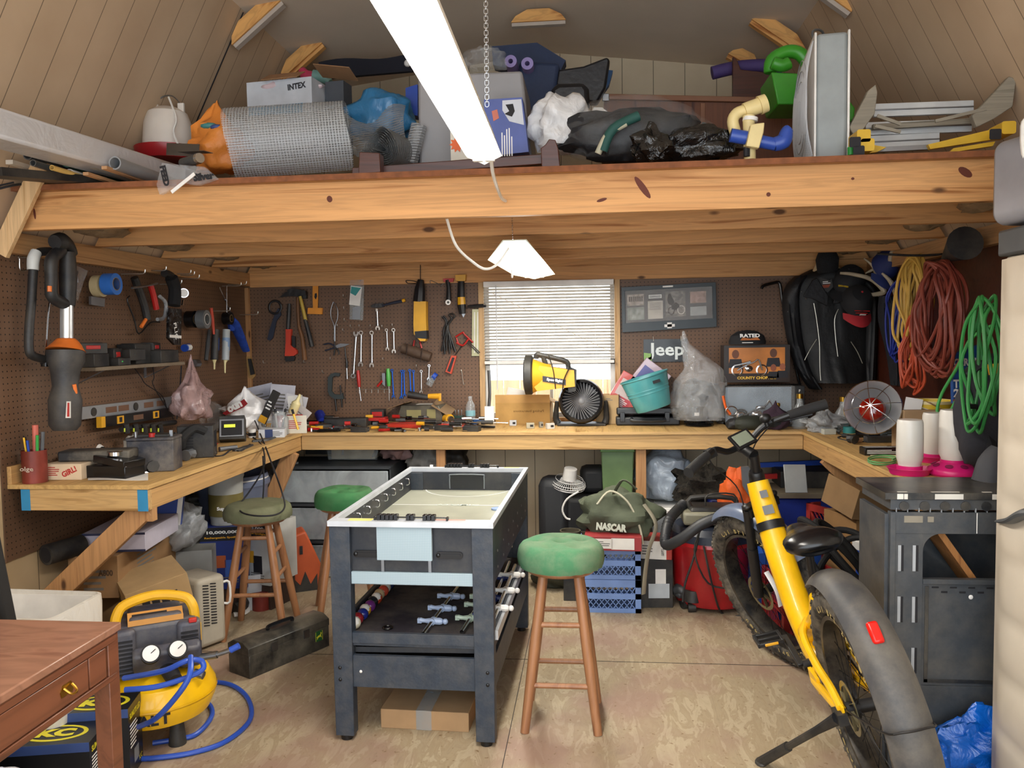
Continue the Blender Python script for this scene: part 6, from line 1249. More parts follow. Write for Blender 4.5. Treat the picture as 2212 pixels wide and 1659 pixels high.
one('white_string','tangle of white string on the back bench','string',MB(M('#cfc8b4',.8)).tube([Z(650+18*math.cos(i*2.1)*(1+.3*math.sin(i)),918+7*math.sin(i*2.1))+V((0,0,.005+.02*(i % 3))) for i in range(16)],.004,6,5))
one('utility_knife','green grey folding knife at the bench edge','knife',MB(M('#35b04c',.4)).tube([Z(658,930),Z(685,927)],[.009,.012],8,1).mat(GRY).tube([Z(685,927),Z(708,922)],[.011,.006],8,1))
rd = random.Random(4)
names = ['screwdriver','pliers','socket','hand_tool','bit_case','chisel']
for i in range(112):
    u = rd.uniform(655,1060); v = rd.uniform(913,935-(u-650)*.006) if i % 4 else rd.uniform(893,912); nm = names[i % 6]; col = [BLK,RED,CHR,DSTL,BLKG,STL,YEL2,BLK,GRY,DSTL,DGRY][i % 11]; p = Z(u,v)+V((0,0,rd.uniform(0,.045) if i % 3 == 0 else 0)); a = rd.uniform(-1,1); L_ = rd.uniform(.06,.17); q = p+V((L_,a*.03,0))
    if nm in ('socket',): mb = MB(CHR).cyl(p,p+V((0,0,.022)),.011,n=10)
    elif nm == 'bit_case': mb = MB([BLKG,GRY,BLK,DGRY][i % 4]).box(p+V((0,0,.015)),(.10,.06,.03),(0,0,a*30))
    elif nm == 'pliers': mb = MB(col).tube([p+V((0,0,.008)),p+V((.05,.01,.008)),q+V((0,.02,.008))],.007,6,3).tube([p+V((0,.02,.01)),p+V((.05,.01,.012)),q+V((0,-.01,.01))],.007,6,3)
    else: mb = MB(col).cyl(p+V((0,0,.013)),p.lerp(q,.45)+V((0,0,.013)),.012,n=10).mat(CHR).cyl(p.lerp(q,.45)+V((0,0,.01)),q+V((0,0,.006)),.003,n=6)
    one(nm,{'screwdriver': 'small screwdriver lying in the tool litter on the back bench','pliers': 'small pliers lying in the tool litter on the back bench','socket': 'chrome socket standing in the litter on the back bench','hand_tool': 'handled tool lying in the litter on the back bench','bit_case': 'small black bit case lying on the back bench','chisel': 'thin steel tool lying in the litter on the back bench'}[nm],nm.replace('_',' '),mb,group='litter of %s on the back bench' % nm.replace('_',' '))
rc = thing('red_charger','red battery charger with black battery on the back bench','charger',tuple(Z(808,912)+V((0,.05,0)))); MB(M('#b52b26',.45)).box((0,0,.025),(.13,.1,.05)).build('base',rc,.008); MB(BLK).box((0,.03,.07),(.09,.07,.06)).mat(RED).box((0,-.006,.07),(.07,.003,.03)).build('battery',rc,.006)
bx('long black laser tool case behind the litter',AT(745,5.15,HB),.28,.08,.06,4,BLK,name='black_case',cat='case',bevel=.006)
og = thing('parts_organizer','large smoky parts organizer with cardboard flaps on the back bench','organizer',tuple(Z(908,905)+V((0,.1,.02))),-6)
MB(M('#4b4a40',.35,dust=.2)).prism([(-.17,0),(.17,0),(.13,.11),(-.13,.11)],.2,frame((0,.1,0),(1,0,0),(0,0,1))).build('case_body',og,.004); MB(M('#8f8a5c',.5)).box((-.04,-.103,.055),(.1,.002,.05)).box((.08,-.103,.055),(.06,.002,.06)).mat(PAPER).box((.02,0,.1115),(.13,.08,.002)).build('label_plate',og)
MB(M('#8c7355',.85)).box((-.17,.0,.105),(.12,.2,.004),(0,-18,0)).box((.14,-.02,.09),(.14,.2,.004),(10,32,10)).build('cardboard_flap',og)
one('large_screwdriver','black and yellow screwdriver lying on top of the organizer','screwdriver',MB(BLK).tube([PY(882,852,5.2),PY(905,856,5.2),PY(925,859,5.2)],[.026,.022,.016],12,4).mat(YEL2).tube([PY(925,856,5.2),PY(950,856,5.2)],[.016,.02],10,2).tube([PY(948,850,5.2),PY(950,866,5.2)],[.016,.01],8,1))
one('tape_measure','yellow and silver round tool beside the organizer','tape measure',MB(YEL2).cyl(Z(962,905)+V((0,0,.04)),Z(962,905)+V((.03,-.03,.04)),.034,n=20).mat(STL).cyl(Z(962,905)+V((.03,-.03,.04)),Z(962,905)+V((.04,-.04,.04)),.022,n=18))
ss = thing('socket_set','open red plastic socket set on the back bench','tool tray',tuple(Z(918,925)+V((0,.06,0))),-3)
MB(M('#c0392b',.45)).box((-.13,.02,.012),(.25,.15,.024),(0,0,-8)).box((.13,0,.012),(.25,.13,.024),(0,0,4)).build('case_half',ss,.004); m = MB(CHR); [m.cyl((.05+.022*k,.0+.02*(k % 2),.024),(.05+.022*k,.02*(k % 2),.04),.008,n=8) for k in range(8)]; m.build('socket_row',ss)
cy('water_bottle','clear plastic water bottle with blue label on the back bench','bottle',Z(1012,905)+V((0,.05,0)),[(0,0),(.03,0),(.032,.01),(.032,.1),(.028,.13),(.012,.16),(.012,.17),(.014,.17),(.014,.185),(0,.185)],PCLR,bands=((.032,.055,.09,M('#8fc0c9',.5)),))
bx('dark green block holding upright screwdriver bits',Z(980,900)+V((0,.12,0)),.08,.06,.05,0,M('#1f3b32',.5),name='bit_holder',cat='holder'); one('bit_row','three steel bits upright in the green block','bits',MB(CHR).cyl(Z(975,890)+V((0,.12,.03)),Z(975,890)+V((0,.12,.09)),.004).cyl(Z(982,890)+V((0,.12,.03)),Z(982,890)+V((0,.12,.09)),.004).cyl(Z(989,890)+V((0,.12,.03)),Z(989,890)+V((0,.12,.09)),.004))
bx('blue tray under the water bottle',Z(1025,915)+V((0,.05,0)),.12,.08,.03,0,M('#1e4c86',.5),name='blue_tray',cat='tray')
one('putty_knife','white spreader standing upright by the window frame','scraper',MB(WHT).tp([(1047,878),(1067,878),(1067,910),(1047,910)],'y',5.0,.012).mat(STL).tt([(1056,878),(1058,850),(1056,800)],'y',5.0,.01))
# torn carton below the window
cb2 = thing('torn_carton','torn brown cardboard carton printed upside down, below the window','box',tuple(Z(1128,915)+V((0,.12,0))),-2)
m = MB(M('#b08a50',.85,bump=.1)).box((0,0,.07),(.36,.2,.14)); m.lines(frame((.02,-.101,.07),(1,0,0),(0,0,1)),.0001,.0001,1,INKG); m.text('Parking Instructions',frame((.04,-.1015,.085),(-1,0,0),(0,0,-1)) @ TR((0,0,0),180),.02,M('#6f5228',.8),.2); m.build('carton',cb2,.003)
MB(M('#c39a60',.85)).box((0,-.10,.165),(.36,.004,.06),(12,0,0)).box((.19,0,.15),(.1,.18,.004),(0,25,0)).build('flap',cb2); MB(PAPER).box((-.04,-.02,.18),(.15,.02,.09),(0,12,0)).build('paper_stuffing',cb2)
sp = wthing('spotlight','big yellow and black handheld spotlight with shoulder strap in the window','spotlight',Z(1190,905)+V((0,.2,.15)))
y0 = 5.1; A = PY(1132,810,y0); B = PY(1150,812,y0)
MB(BLK).lathe([(.09,0),(.125,.01),(.125,.05),(.11,.06)],30,frame(A,(0,1,0),(0,0,1)),cap=True).build('lens_hood',sp)
MB(YEL2).lathe([(.11,0),(.085,.06),(.07,.12)],28,frame(B,(0,1,0),(0,0,1)),cap=True).tp([(1165,790),(1240,800),(1242,835),(1160,845),(1150,830)],'y',y0+.04,.12).build('body',sp)
MB(M('#20222b',.45)).tp([(1172,812),(1222,820),(1222,832),(1172,824)],'y',y0-.082,.004).text('Speedlight',frame(PY(1198,822,y0-.0875),(1,0,-.14),(0,0,1)),.022,INKW,.1,bold=2).build('name_plate',sp)
MB(BLK).tt([(1158,775),(1160,766),(1172,768),(1215,778),(1226,785),(1228,800)],'y',y0,.016).tt([(1172,768),(1182,795)],'y',y0,.015).tp([(1222,790),(1245,800),(1244,845),(1228,848)],'y',y0+.03,.1).tt([(1185,768),(1195,800),(1200,840)],'y',y0-.09,.008,flat=.4).tt([(1232,790),(1218,820),(1215,850)],'y',y0-.09,.008,flat=.4).build('handle',sp)
# fan
fn_ = thing('desk_fan','black round turbo fan on the bench below the window','fan',tuple(Z(1256,920)+V((0,.06,0))))
FX_ = frame((.0,-.05,.155),(1,0,.0),(0,.2,1)); m = MB(BLKG,FX_).lathe([(.118,-.03),(.14,-.02),(.145,.02),(.135,.045),(.12,.05),(.118,.04),(.125,.0)],44,cap=False); m.build('housing',fn_)
m = MB(M('#77787c',.35),FX_)
for k in range(34):
    a = 2*PI*k/34; m.tube([(r*math.cos(a+q),r*math.sin(a+q),.045-.012*(r/.12)) for r,q in ((.022,0),(.05,.25),(.085,.42),(.12,.5))],.0026,5,3)
m.ball((0,0,.042),(.026,.026,.01),16); m.build('grille',fn_)
MB(INK,FX_).lathe([(0,-.028),(.12,-.028),(.12,-.02),(0,-.02)],30).mat(M('#26272b',.5)).prism([(0,.02),(.05,.11),(.1,.06)],.004,Matrix()).prism([(0,-.02),(-.05,-.11),(-.1,-.06)],.004,Matrix()).prism([(.02,0),(.11,-.05),(.06,-.1)],.004,Matrix()).build('blade_set',fn_)
MB(BLK).tube([(-.155,-.02,.155),(-.165,0,.05),(-.15,0,.01)],[.014,.02,.024],10,4).tube([(.155,-.02,.155),(.16,0,.05),(.15,0,.01)],[.014,.02,.024],10,4).box((0,.0,.008),(.31,.14,.014)).build('stand',fn_,.003)
bx('plain opened cardboard carton behind the fan',AT(1312,5.3,HB),.15,.12,.19,-4,M('#b0936a',.85),(('f','l',.2,.7,.3,.1,2),),open_=True)
for i,(u,v,c,w) in enumerate(((1108,920,'b9bcc0',.045),(1145,926,'a09a86',.05),(1168,924,'8a8578',.024),(1188,927,'c5c4bf',.05))): bx(['small clear box of clips at the bench edge','small grey metal box with label at the bench edge','tiny dark ring beside the grey box','small clear boxed bulb at the bench edge'][i],Z(u,v)+V((0,.02,0)),w,.03,.035,i*9,M('#'+c,.4),(('f','p',.3,0,.4,.4,INK),),'small_box','box')
# teal tub, packs, black case
tt = thing('teal_tub','glossy teal oval tub tilted against the wall, packages inside','tub',X=TR(AT(1412,5.08,HB+.115),0,-17,0))
TEAL = M('#4f979b',.2,coat=.4); m = MB(TEAL); OV = Matrix.Diagonal((1,.72,1,1))
m.lathe([(0,0),(.105,0),(.112,.01),(.13,.10),(.148,.2),(.155,.205),(.155,.212),(.144,.208),(.126,.1),(.1,.012),(0,.012)],40,OV).lathe([(.131,.1),(.134,.105),(.133,.11)],40,OV,cap=False).lathe([(.134,.12),(.137,.125),(.136,.13)],40,OV,cap=False).build('tub_body',tt); MB(INK).box((.06,-.098,.165),(.045,.014,.018)).build('grip_hole',tt)
for i,(u,v,rz,lab,c1,c2) in enumerate(((1372,808,38,'clear clamshell pack with red and purple card leaning out of the teal tub','#b9a7b3','#5c5f96'),(1335,838,30,'red and white clamshell pack at the left of the teal tub','#c25a54','#c9b7b4'))):
    bx(lab,PY(u,v,5.33)-V((0,0,.15)),.2,.05,.25,0,M(c1,.3,coat=.5),(('f','p',0,.2,.8,.45,M(c2,.4)),('f','p',-.1,-.55,.5,.3,M('#b8434a',.4)),('f','l',-.1,-.55,.4,.22,5,INKW)),'clamshell_pack','package',ry=rz,bevel=.004)
bc_ = thing('tool_case','black plastic tool case with lid ajar under the teal tub','case',tuple(Z(1400,920)+V((0,.1,0))))
MB(M('#202226',.4)).box((0,0,.028),(.40,.17,.052)).build('lower_shell',bc_,.008); MB(M('#202226',.4)).box((0,.02,.085),(.39,.17,.045),(-4,0,0)).build('lid',bc_,.008)
MB(M('#2d3035',.4)).tube([(-.1,-.085,.045),(-.09,-.115,.035),(.09,-.115,.035),(.1,-.085,.045)],.010,8,3).build('handle',bc_); MB(BLKG).box((-.16,-.088,.055),(.03,.012,.06)).build('latch',bc_,.002); MB(BLKG).box((.12,-.088,.055),(.03,.012,.06)).build('latch',bc_,.002)
bg = wthing('bagged_item','tall clear plastic bag with black contents and twisted peak on the back bench','bag',Z(1515,905)); MB(M('#121214',.7)).blob(Z(1518,905)+V((0,.1,.14)),(.14,.1,.14),.12,2,7,24,flat=.14).build('contents',bg)
def bagfn(u,v):
    a = u*2*PI; R_ = [(1515,.165),(1512,.175),(1510,.17),(1512,.15),(1518,.125),(1500,.07),(1480,.025),(1476,.006)]; t = v*7; i = min(int(t),6); f = t-i; cu = R_[i][0]*(1-f)+R_[i+1][0]*f; r = R_[i][1]*(1-f)+R_[i+1][1]*f
    vv = 905-190*v; p = PY(cu,vv,5.12); r *= 1+.16*NZ.noise(V((math.cos(a)*2,math.sin(a)*2,v*6))); return p+V((r*math.cos(a),r*.75*math.sin(a),0))
MB(BAGC).sheet(bagfn,40,34,.001).build('plastic_wrap',bg,smooth=70)
f2 = thing('clip_fan','small black cage fan lying face up on the bench in front of the bag','fan',tuple(Z(1512,922)+V((0,.06,0))))
m = MB(BLKG); [m.lathe([(r,.02+z),(r+.002,.022+z),(r,.024+z)],30,cap=False) for r,z in ((.09,0),(.08,.012),(.07,.02),(.09,-.012),(.08,-.018))]; [m.bar((.02*math.cos(a),.02*math.sin(a),.044),(.09*math.cos(a),.09*math.sin(a),.02),.002,.003) for a in [i*PI/14 for i in range(28)]]; m.lathe([(0,0),(.06,0),(.08,.01),(0,.012)],24); m.build('cage',f2); MB(BLK).box((0,.0,.09),(.05,.05,.06)).mat(WHT).box((-.015,-.028,.075),(.03,.004,.02)).build('motor',f2,.006)
# toy boxes and cap
tx = thing('toy_box','orange printed motorcycle model box, topmost of the two on the bench','box',tuple(AT(1630,5.22,HB+.27)))
m = MB(M('#2a2320',.4)).box((0,0,.115),(.40,.14,.23)); FR = frame((0,-.0705,.115),(1,0,0),(0,0,1)); m.panel(FR,.34,.2,M('#c27a3a',.3,var=.3,scale=6),.0006).panel(FR,.4,.05,M('#2a1a12',.4),.0012,cy=-.085).text('COUNTY CHOPPERS',FR @ TR((0,-.088,.001)),.018,M('#e0b53c',.4),.24,bold=2)
for x,y,s,c in ((-.13,.03,1,'#6b3f2a'),(.1,.035,1,'#5d3a2a'),(.1,-.05,.8,'#8a4c34'),(.155,-.045,.8,'#9c5a3e')):
    m.mat(M(c,.5)).prism([(x+.022*s*math.cos(a),y+.03*s+.028*s*math.sin(a)) for a in [i*PI/6 for i in range(12)]],.0006,FR,.0014).mat(M('#1d1c22',.5)).prism([(x-.045*s,y-.055*s),(x+.045*s,y-.055*s),(x+.035*s,y+.0),(x-.035*s,y+.0)],.0005,FR,.0013)
m.build('box_body',tx,.003)
m = MB(CHR,FR @ Matrix.Translation((-.04,-.02,.004)))
for cx in (-.08,.07): m.lathe([(.028,-.002),(.036,0),(.028,.002)],20,Matrix.Translation((cx,-.02,0)),cap=False)
m.tube([(-.08,-.02,0),(-.03,.01,0),(.02,.03,0),(.05,.045,0),(.07,-.02,0)],.005,6,3).ball((-.01,-.01,0),(.025,.02,.006),8).tube([(-.1,.01,0),(-.05,.02,0),(0,.035,0)],.007,6,3); m.build('model_motorcycle',tx)
ty = thing('toy_box','blue grey windowed motorcycle model box, lower of the two','box',tuple(AT(1648,5.15,HB)))
m = MB(BLK).box((0,.04,.125),(.46,.1,.25)).box((.2,0,.125),(.06,.18,.25)).box((0,0,.01),(.46,.18,.02)); m.panel(frame((-.03,-.0105,.13),(1,0,0),(0,0,1)),.40,.22,M('#7f8d99',.35,var=.25,scale=7)); m.text('12',frame((.2,-.0905,.19),(1,0,0),(0,0,1)),.02,INKW).text('F',frame((.2,-.0905,.22),(1,0,0),(0,0,1)),.016,INKW); m.build('box_body',ty,.003)
m = MB(CHR,frame((-.02,-.05,.07),(1,0,0),(0,0,1)))
for cx in (-.12,.1): m.mat(BLKG).lathe([(.036,-.01),(.048,0),(.036,.01)],24,Matrix.Translation((cx,-.01,0)),cap=False).mat(CHR).lathe([(.02,-.006),(.034,0),(.02,.006)],20,Matrix.Translation((cx,-.01,0)),cap=False)
m.tube([(-.12,-.01,0),(-.04,.03,0),(.02,.05,0),(.05,.09,0)],.008,6,3).ball((-.02,.0,0),(.04,.03,.02),10).tube([(.05,.09,0),(.1,-.01,0)],.004,6,1).ball((0,.045,0),(.035,.014,.012),8); m.build('model_motorcycle',ty); MB(gm).box((-.03,-.088,.135),(.40,.002,.23)).build('window',ty)
cp = thing('flat_hat','black cap embroidered RATED in white on top of the toy boxes','cap',tuple(AT(1614,5.2,HB+.505)))
MB(M('#1b1c1f',.85)).lathe([(.11,0),(.112,.02),(.10,.055),(.06,.082),(0,.09)],26,Matrix.Diagonal((1.02,.8,1,1))).build('crown',cp)
m = MB(INK); XT = frame((0,-.094,.038),(1,0,0),(0,.35,1)); m.text('RATED',XT @ TR((0,.018,0)),.024,INKW,.12,bold=2).lines(XT @ TR((0,-.028,.001)),.1,.01,1,INKW).mat(M('#b06a3a',.5)).prism([(-.06,-.012),(.06,-.012),(.045,.006),(0,-.002),(-.045,.006)],.001,XT); m.build('embroidery',cp)
# bottles, purple bag, right corner
for i,(u,y,h,r,m_,lab) in enumerate(((1680,4.95,.15,.035,GRN,'small bottle with gold cap behind the purple bag'),(1728,4.98,.2,.045,BRASS,'clear wine bottle with gold cap on the back bench'),(1773,5.0,.16,.03,BRASS,'clear bottle behind the handlebar'),(1822,4.85,.19,.05,BRASS,'round bellied clear bottle left of the heat lamp'))):
    t = thing('glass_bottle',lab,'bottle',tuple(AT(u,y,HB)),group='clear bottles on the bench'); MB(PCLR).lathe([(0,0),(r,0),(r*1.05,h*.3),(r,h*.5),(r*.4,h*.75),(r*.35,h*.92),(0,h*.92)],20).build('glass',t); MB(BRASS).lathe([(0,h*.9),(r*.45,h*.9),(r*.45,h*1.04),(0,h*1.05)],14).build('cap',t)
bag('dark purple drawstring pouch on the back bench',AT(1675,4.93,HB),(.085,.06,.075),M('#33202f',.9,bump=.5),21,.1,.5,name='drawstring_pouch')
one('bike_helmet','dark olive helmet like cover lying by the handlebar display','helmet',MB(M('#26291f',.7)).blob(AT(1618,4.93,HB+.035),(.1,.06,.05),.06,2,2,24,flat=.035).mat(BLK).blob(AT(1585,4.95,HB+.03),(.05,.05,.04),.15,2,3,16,flat=.03))
bag('clear bag of small parts at the right bench corner',AT(1785,4.8,HB),(.12,.08,.06),BAGG,23,.3,.4,fine=.15); bag('second clear bag of parts beside the first',AT(1850,4.98,HB),(.1,.1,.07),BAGC,25,.3)
bx('small pale tub of parts in front of the clear bag',Z(1790,938),.07,.04,.03,8,M('#b5b8ae',.5),name='small_tub',cat='tub')
for i in range(7):
    u,v = ((1600,905),(1560,900),(1650,912),(1580,915),(1720,915),(1745,905),(1695,918))[i]; p = Z(u,v); one('dark_trinket','small dark odd part lying on the bench below the toy boxes','part',MB(BLK if i % 2 else DSTL).blob(p+V((0,0,.018)),(.04,.03,.02),.3,2.5,i+50,14,flat=.018),group='dark odd parts below the toy boxes')
one('orange_toy_part','orange and chrome toy wheel part beside the bagged item','part',MB(ORG).tt([(1562,855),(1568,880),(1578,895)],'y',4.95,.008).mat(CHR).tt([(1580+12*math.cos(a),888+10*math.sin(a)) for a in [i*PI/5 for i in range(10)]],'y',4.94,.004,closed=True))
hl = thing('heat_lamp','aluminium clamp heat lamp with red bulb and wire guard on the right bench','heat lamp',tuple(PX(1885,880,1.35)))
HX = frame((0,0,.0),(.8,.6,.1),(-.1,-.1,1)); HX = frame((0,0,0),(.86,-.42,.0),(.1,.2,.96))
MB(M('#c5c8cb',.3,.55,var=.04),HX).lathe([(.03,-.12),(.07,-.10),(.105,-.05),(.128,0),(.132,.006),(.126,0),(.102,-.048),(.068,-.096),(.03,-.112)],40,cap=True).build('reflector',hl)
MB(M('#7c1208',.08,coat=1),HX).lathe([(0,-.11),(.02,-.10),(.05,-.06),(.062,-.02),(.055,.0),(.03,.012),(0,.016)],28,Matrix.Translation((-.005,-.008,0))).build('red_bulb',hl)
m = MB(CHR,HX); m.lathe([(.13,.004),(.134,.008),(.13,.012)],40,cap=False).lathe([(.085,.052),(.088,.054),(.085,.056)],36,cap=False)
for k in range(4): a = PI*k/4+.2; m.tube([(r*math.cos(a),r*math.sin(a),z) for r,z in ((-.132,.008),(-.1,.045),(-.05,.068),(0,.075),(.05,.068),(.1,.045),(.132,.008))],.0022,6,4)
m.tube([(-.13,0,0),(-.08,.02,-.1),(0,.05,-.14),(.08,.02,-.1),(.13,0,0)],.0025,6,4); m.build('wire_guard',hl)
one('lamp_cable','black lamp cord coiled under the heat lamp','cord',MB(BLK).tube([Z(1835,925),Z(1810,930),Z(1820,940),Z(1870,942),Z(1900,948),Z(1850,955),Z(1810,945),Z(1860,938)],.0045,6,5)); cy('twine_spool','small teal spool by the heat lamp cord','spool',Z(1835,935),[(0,0),(.035,0),(.035,.035),(0,.035)],M('#2f7f80',.5))
one('work_cloth','grey blue cloth glove lying on the right bench','cloth',MB(M('#5f6a70',.9)).blob(Z(1925,945)+V((0,.05,.02)),(.13,.07,.03),.3,3,31,28,flat=.02)); one('wood_mallet','wooden ended dark chisel lying on the right bench','chisel',MB(M('#b08560',.7)).tube([Z(1835,957)+V((0,0,.012)),Z(1860,956)+V((0,0,.012))],.013,10,1).mat(DGRY).box(Z(1905,955)+V((0,.0,.016)),(.17,.05,.03),(0,0,4)))
bx('black box with white swirls on the right bench',Z(1915,985)+V((0,.05,0)),.19,.07,.035,3,BLKG,(('f','l',0,0,.9,.6,3,INKW),('u','l',0,0,.9,.7,4,INKW)),'swirl_box','box'); one('paper_sheet','pale yellow papers lying under the black swirl box','paper',MB(CREAM).sheet(lambda u,v: Z(1880+80*u,990-10*v)+V((0,0,.002)),4,2,.003))
one('green_cable','loose green cord ring lying on the right bench edge','cord',MB(M('#5f9a5c',.6)).tube([Z(1905+30*math.cos(a),1000+7*math.sin(a)) + V((0,0,.004+.001*i)) for i,a in enumerate([k*.7 for k in range(20)])],.0035,6,4))
cx = thing('open_carton','open kraft carton with white paper sticking out beside the heat lamp','box',tuple(PX(1990,900,1.55)),0)
cz = HB-cx.location.z; MB(M('#a78a68',.85)).box((0,.06,cz+.1),(.17,.16,.2)).text('NOREY',frame((-.03,-.0215,cz+.03),(1,0,0),(0,0,1)),.024,M('#4d3a28',.8),.1,bold=2).lines(frame((0,-.0215,cz+.14),(1,0,0),(0,0,1)),.04,.02,2,M('#4d3a28',.8)).build('carton',cx,.002)
MB(M('#a78a68',.85)).box((.07,.04,cz+.215),(.09,.12,.003),(0,30,0)).build('flap',cx); MB(INKW).box((-.03,.02,cz+.22),(.08,.002,.07),(0,10,0)).box((.02,.05,cz+.21),(.09,.06,.002),(10,15,0)).build('paper',cx)
yt = Z(2008,968); cy('yellow_tub','yellow plastic tub with white liner behind the chick feeders','tub',yt,[(0,0),(.09,0),(.105,.225),(.108,.225),(.108,.235),(.10,.235),(.08,.01),(0,.01)],M('#d8b92e',.4),bands=((.1085,.222,.237,CREAM),))
PK = M('#d61f77',.35); JW = M('#d9d6ce',.35,var=.04)
def feeder(lab,u,v,h,r,holes=False):
    t = thing('chick_feeder',lab,'poultry feeder',tuple(Z(u,v)+V((0,.05,0))),group='pink based poultry feeders'); k = 1 if not holes else 1.0
    if holes:
        MB(PK).lathe([(0,0),(.088,0),(.094,.008),(.094,.022),(.09,.028),(.05,.05),(.046,.052),(.046,.062),(0,.062)],36).build('base',t); m = MB(M('#7d0f45',.6))
        for q in range(8): a = 2*PI*q/8+.2; m.ball((.07*math.cos(a),.07*math.sin(a),.0415),(.013,.016,.003),10,X=Euler((0,0,a)).to_matrix() @ Euler((0,rad(28),0)).to_matrix())
        m.build('feed_holes',t)
    else: MB(PK).lathe([(0,0),(.072,0),(.08,.02),(.086,.026),(.082,.027),(.07,.008),(.048,.006),(.048,.035),(0,.035)],36).build('base',t)
    z = .055 if holes else .035; MB(JW).lathe([(0,z),(.042,z),(.044,z+.012),(r,z+.03),(r*1.01,z+h*.5),(r*.98,z+h-.012),(r*.9,z+h),(0,z+h)],32).build('bottle',t)
feeder('tall white jar on a pink round base with feed holes, rightmost feeder',2070,1030,.205,.052,True); feeder('white jar standing upside down on a flat pink dish, leftmost feeder',1975,1028,.185,.05); feeder('white jar on pink dish standing behind the other two feeders',2027,1000,.18,.048)
cy('medicine_bottle','brown medicine bottle with white label at the bench end','bottle',Z(2133,1035),[(0,0),(.026,0),(.027,.07),(.012,.09),(.012,.1),(.014,.1),(.014,.12),(0,.12)],M('#3a1f10',.15),bands=((.0272,.01,.06,WHT),))
bx('lime green plastic frame standing behind the medicine bottle',Z(2112,1010)+V((.05,.1,0)),.06,.02,.11,10,M('#7fae3c',.4),(('f','p',0,0,.6,.6,INK),),'plastic_bracket','bracket')
# ================================================================ loft contents
VD = M('#b9b9bc',.45)
a,b_ = PY(-60,262,2.45),PY(395,392,3.75)
va = wthing('siding_bundle','long white wrapped bundle slanting across the left of the loft','bundle',(a+b_)/2); MB(clearplastic('wrapw','#c9c8ca',1,.3,.35,6)).bar(a,b_,.15,.10).build('wrap',va,.012); MB(INK).bar(a.lerp(b_,-.002),a.lerp(b_,.02),.13,.08).build('dark_end',va)
def pipe(nm,lab,u,v,r,L_,m,y=3.02,wall=True,dx=0,cat='pipe'):
    p = PY(u,v,y); mb = MB(m)
    if wall: mb.lathe([(r*.8,.02),(r*.8,0),(r,0),(r,L_),(r*.8,L_),(r*.8,.02)],20,frame(p,(1,0,0),(0,0,1)) @ TR((0,0,0),180,0,0),cap=False)
    else: mb.bar(p,p+V((dx,L_,0)),r*2,r*1.1)
    one(nm,lab,cat,mb,group='pipes and trim at the left of the loft')
pipe('pvc_pipe','grey pipe with wide open end, rightmost of the loft pipes',248,352,.026,1.6,M('#8a8c8e',.4)); pipe('pvc_pipe','dark grey pipe end highest at the left of the loft',60,334,.020,1.6,M('#4c4e52',.4),2.95); pipe('pvc_pipe','small grey pipe end under the dark pipe',71,352,.013,1.4,M('#6f7274',.4),2.95)
pipe('pvc_pipe','large teal green pipe end half hidden by trims',146,342,.036,1.6,M('#3c7467',.5),3.1); pipe('pvc_pipe','white pipe end with a yellow stick in it',150,376,.020,1.4,WHT); pipe('wood_stick','pale yellow round stick poking from the white pipe',112,362,.010,.6,M('#dcb86a',.6),2.9)
for u,v,w_,lab in ((175,350,.03,'white trim strip over the teal pipe'),(90,378,.02,'tan wooden strip lowest at the left'),(185,375,.022,'brown wooden strip below the trim'),(225,362,.022,'pale wooden strip beside the grey pipe'),(20,350,.03,'long cream strip at the far left')): pipe('trim_strip',lab,u,v,w_*.5,1.4,M('#cfc6b8',.6) if 'white' in lab or 'cream' in lab else M('#b58a62',.7),2.98,False,cat='strip')
one('black_edging','dark rubber strip lying lowest at the left of the loft','strip',MB(BLK).bar(PY(-20,372,2.7),PY(210,392,3.2),.1,.03)); one('black_cable','two black cables running off the left end of the loft','cable',MB(INK).tube([PY(-20,412,2.95),PY(30,400,3.0),PY(60,398,3.1)],.005,6,3).tube([PY(-20,405,2.95),PY(30,394,3.0)],.004,6,3))
wt_ = wthing('poultry_waterer','white plastic poultry waterer on a red tray at the left of the loft','poultry waterer',PY(350,345,3.75)); zc = PY(365,328,3.75)
TRm = Matrix.Translation(zc); MB(M('#d8d0c6',.4,var=.06),TRm).lathe([(0,0),(.115,0),(.118,.02),(.108,.13),(.09,.18),(.05,.205),(0,.21)],30).box((-.06,0,.205),(.03,.012,.05)).box((.07,0,.20),(.03,.012,.05)).build('reservoir',wt_)
MB(M('#9c1b22',.35),TRm).lathe([(0,-.045),(.13,-.045),(.15,-.02),(.155,.012),(.15,.012),(.14,-.012),(0,-.02)],34).build('tray',wt_); MB(STL,TRm).tube([(-.06,0,.23),(-.02,0,.26),(.03,0,.26),(.07,0,.22)],.003,6,4).mat(WHT).tube([(.02,-.02,.25),(.09,-.09,.13),(.09,-.12,.06),(.13,-.13,-.02),(.2,-.16,-.05)],.005,6,5).build('hanging_wire',wt_)
lp = wthing('clamp_light','steel socket clamp light lying on grey mesh scraps by the orange bag','clamp lamp',PY(400,370,3.1)); MB(DGRY).cyl(PY(395,352,3.12),PY(428,343,3.05),.018,.02).mat(CHR).cyl(PY(428,343,3.05),PY(432,341,3.04),.021,.019).build('socket',lp); MB(STL).bar(PY(360,322,3.3),PY(430,325,3.2),.002,.05).bar(PY(395,330,3.2),PY(450,328,3.15),.05,.002).build('mesh_scrap',lp)
sb = wthing('printed_bag','clear printed plastic bag marked Silver hanging over the loft edge','bag',PY(400,412,3.03))
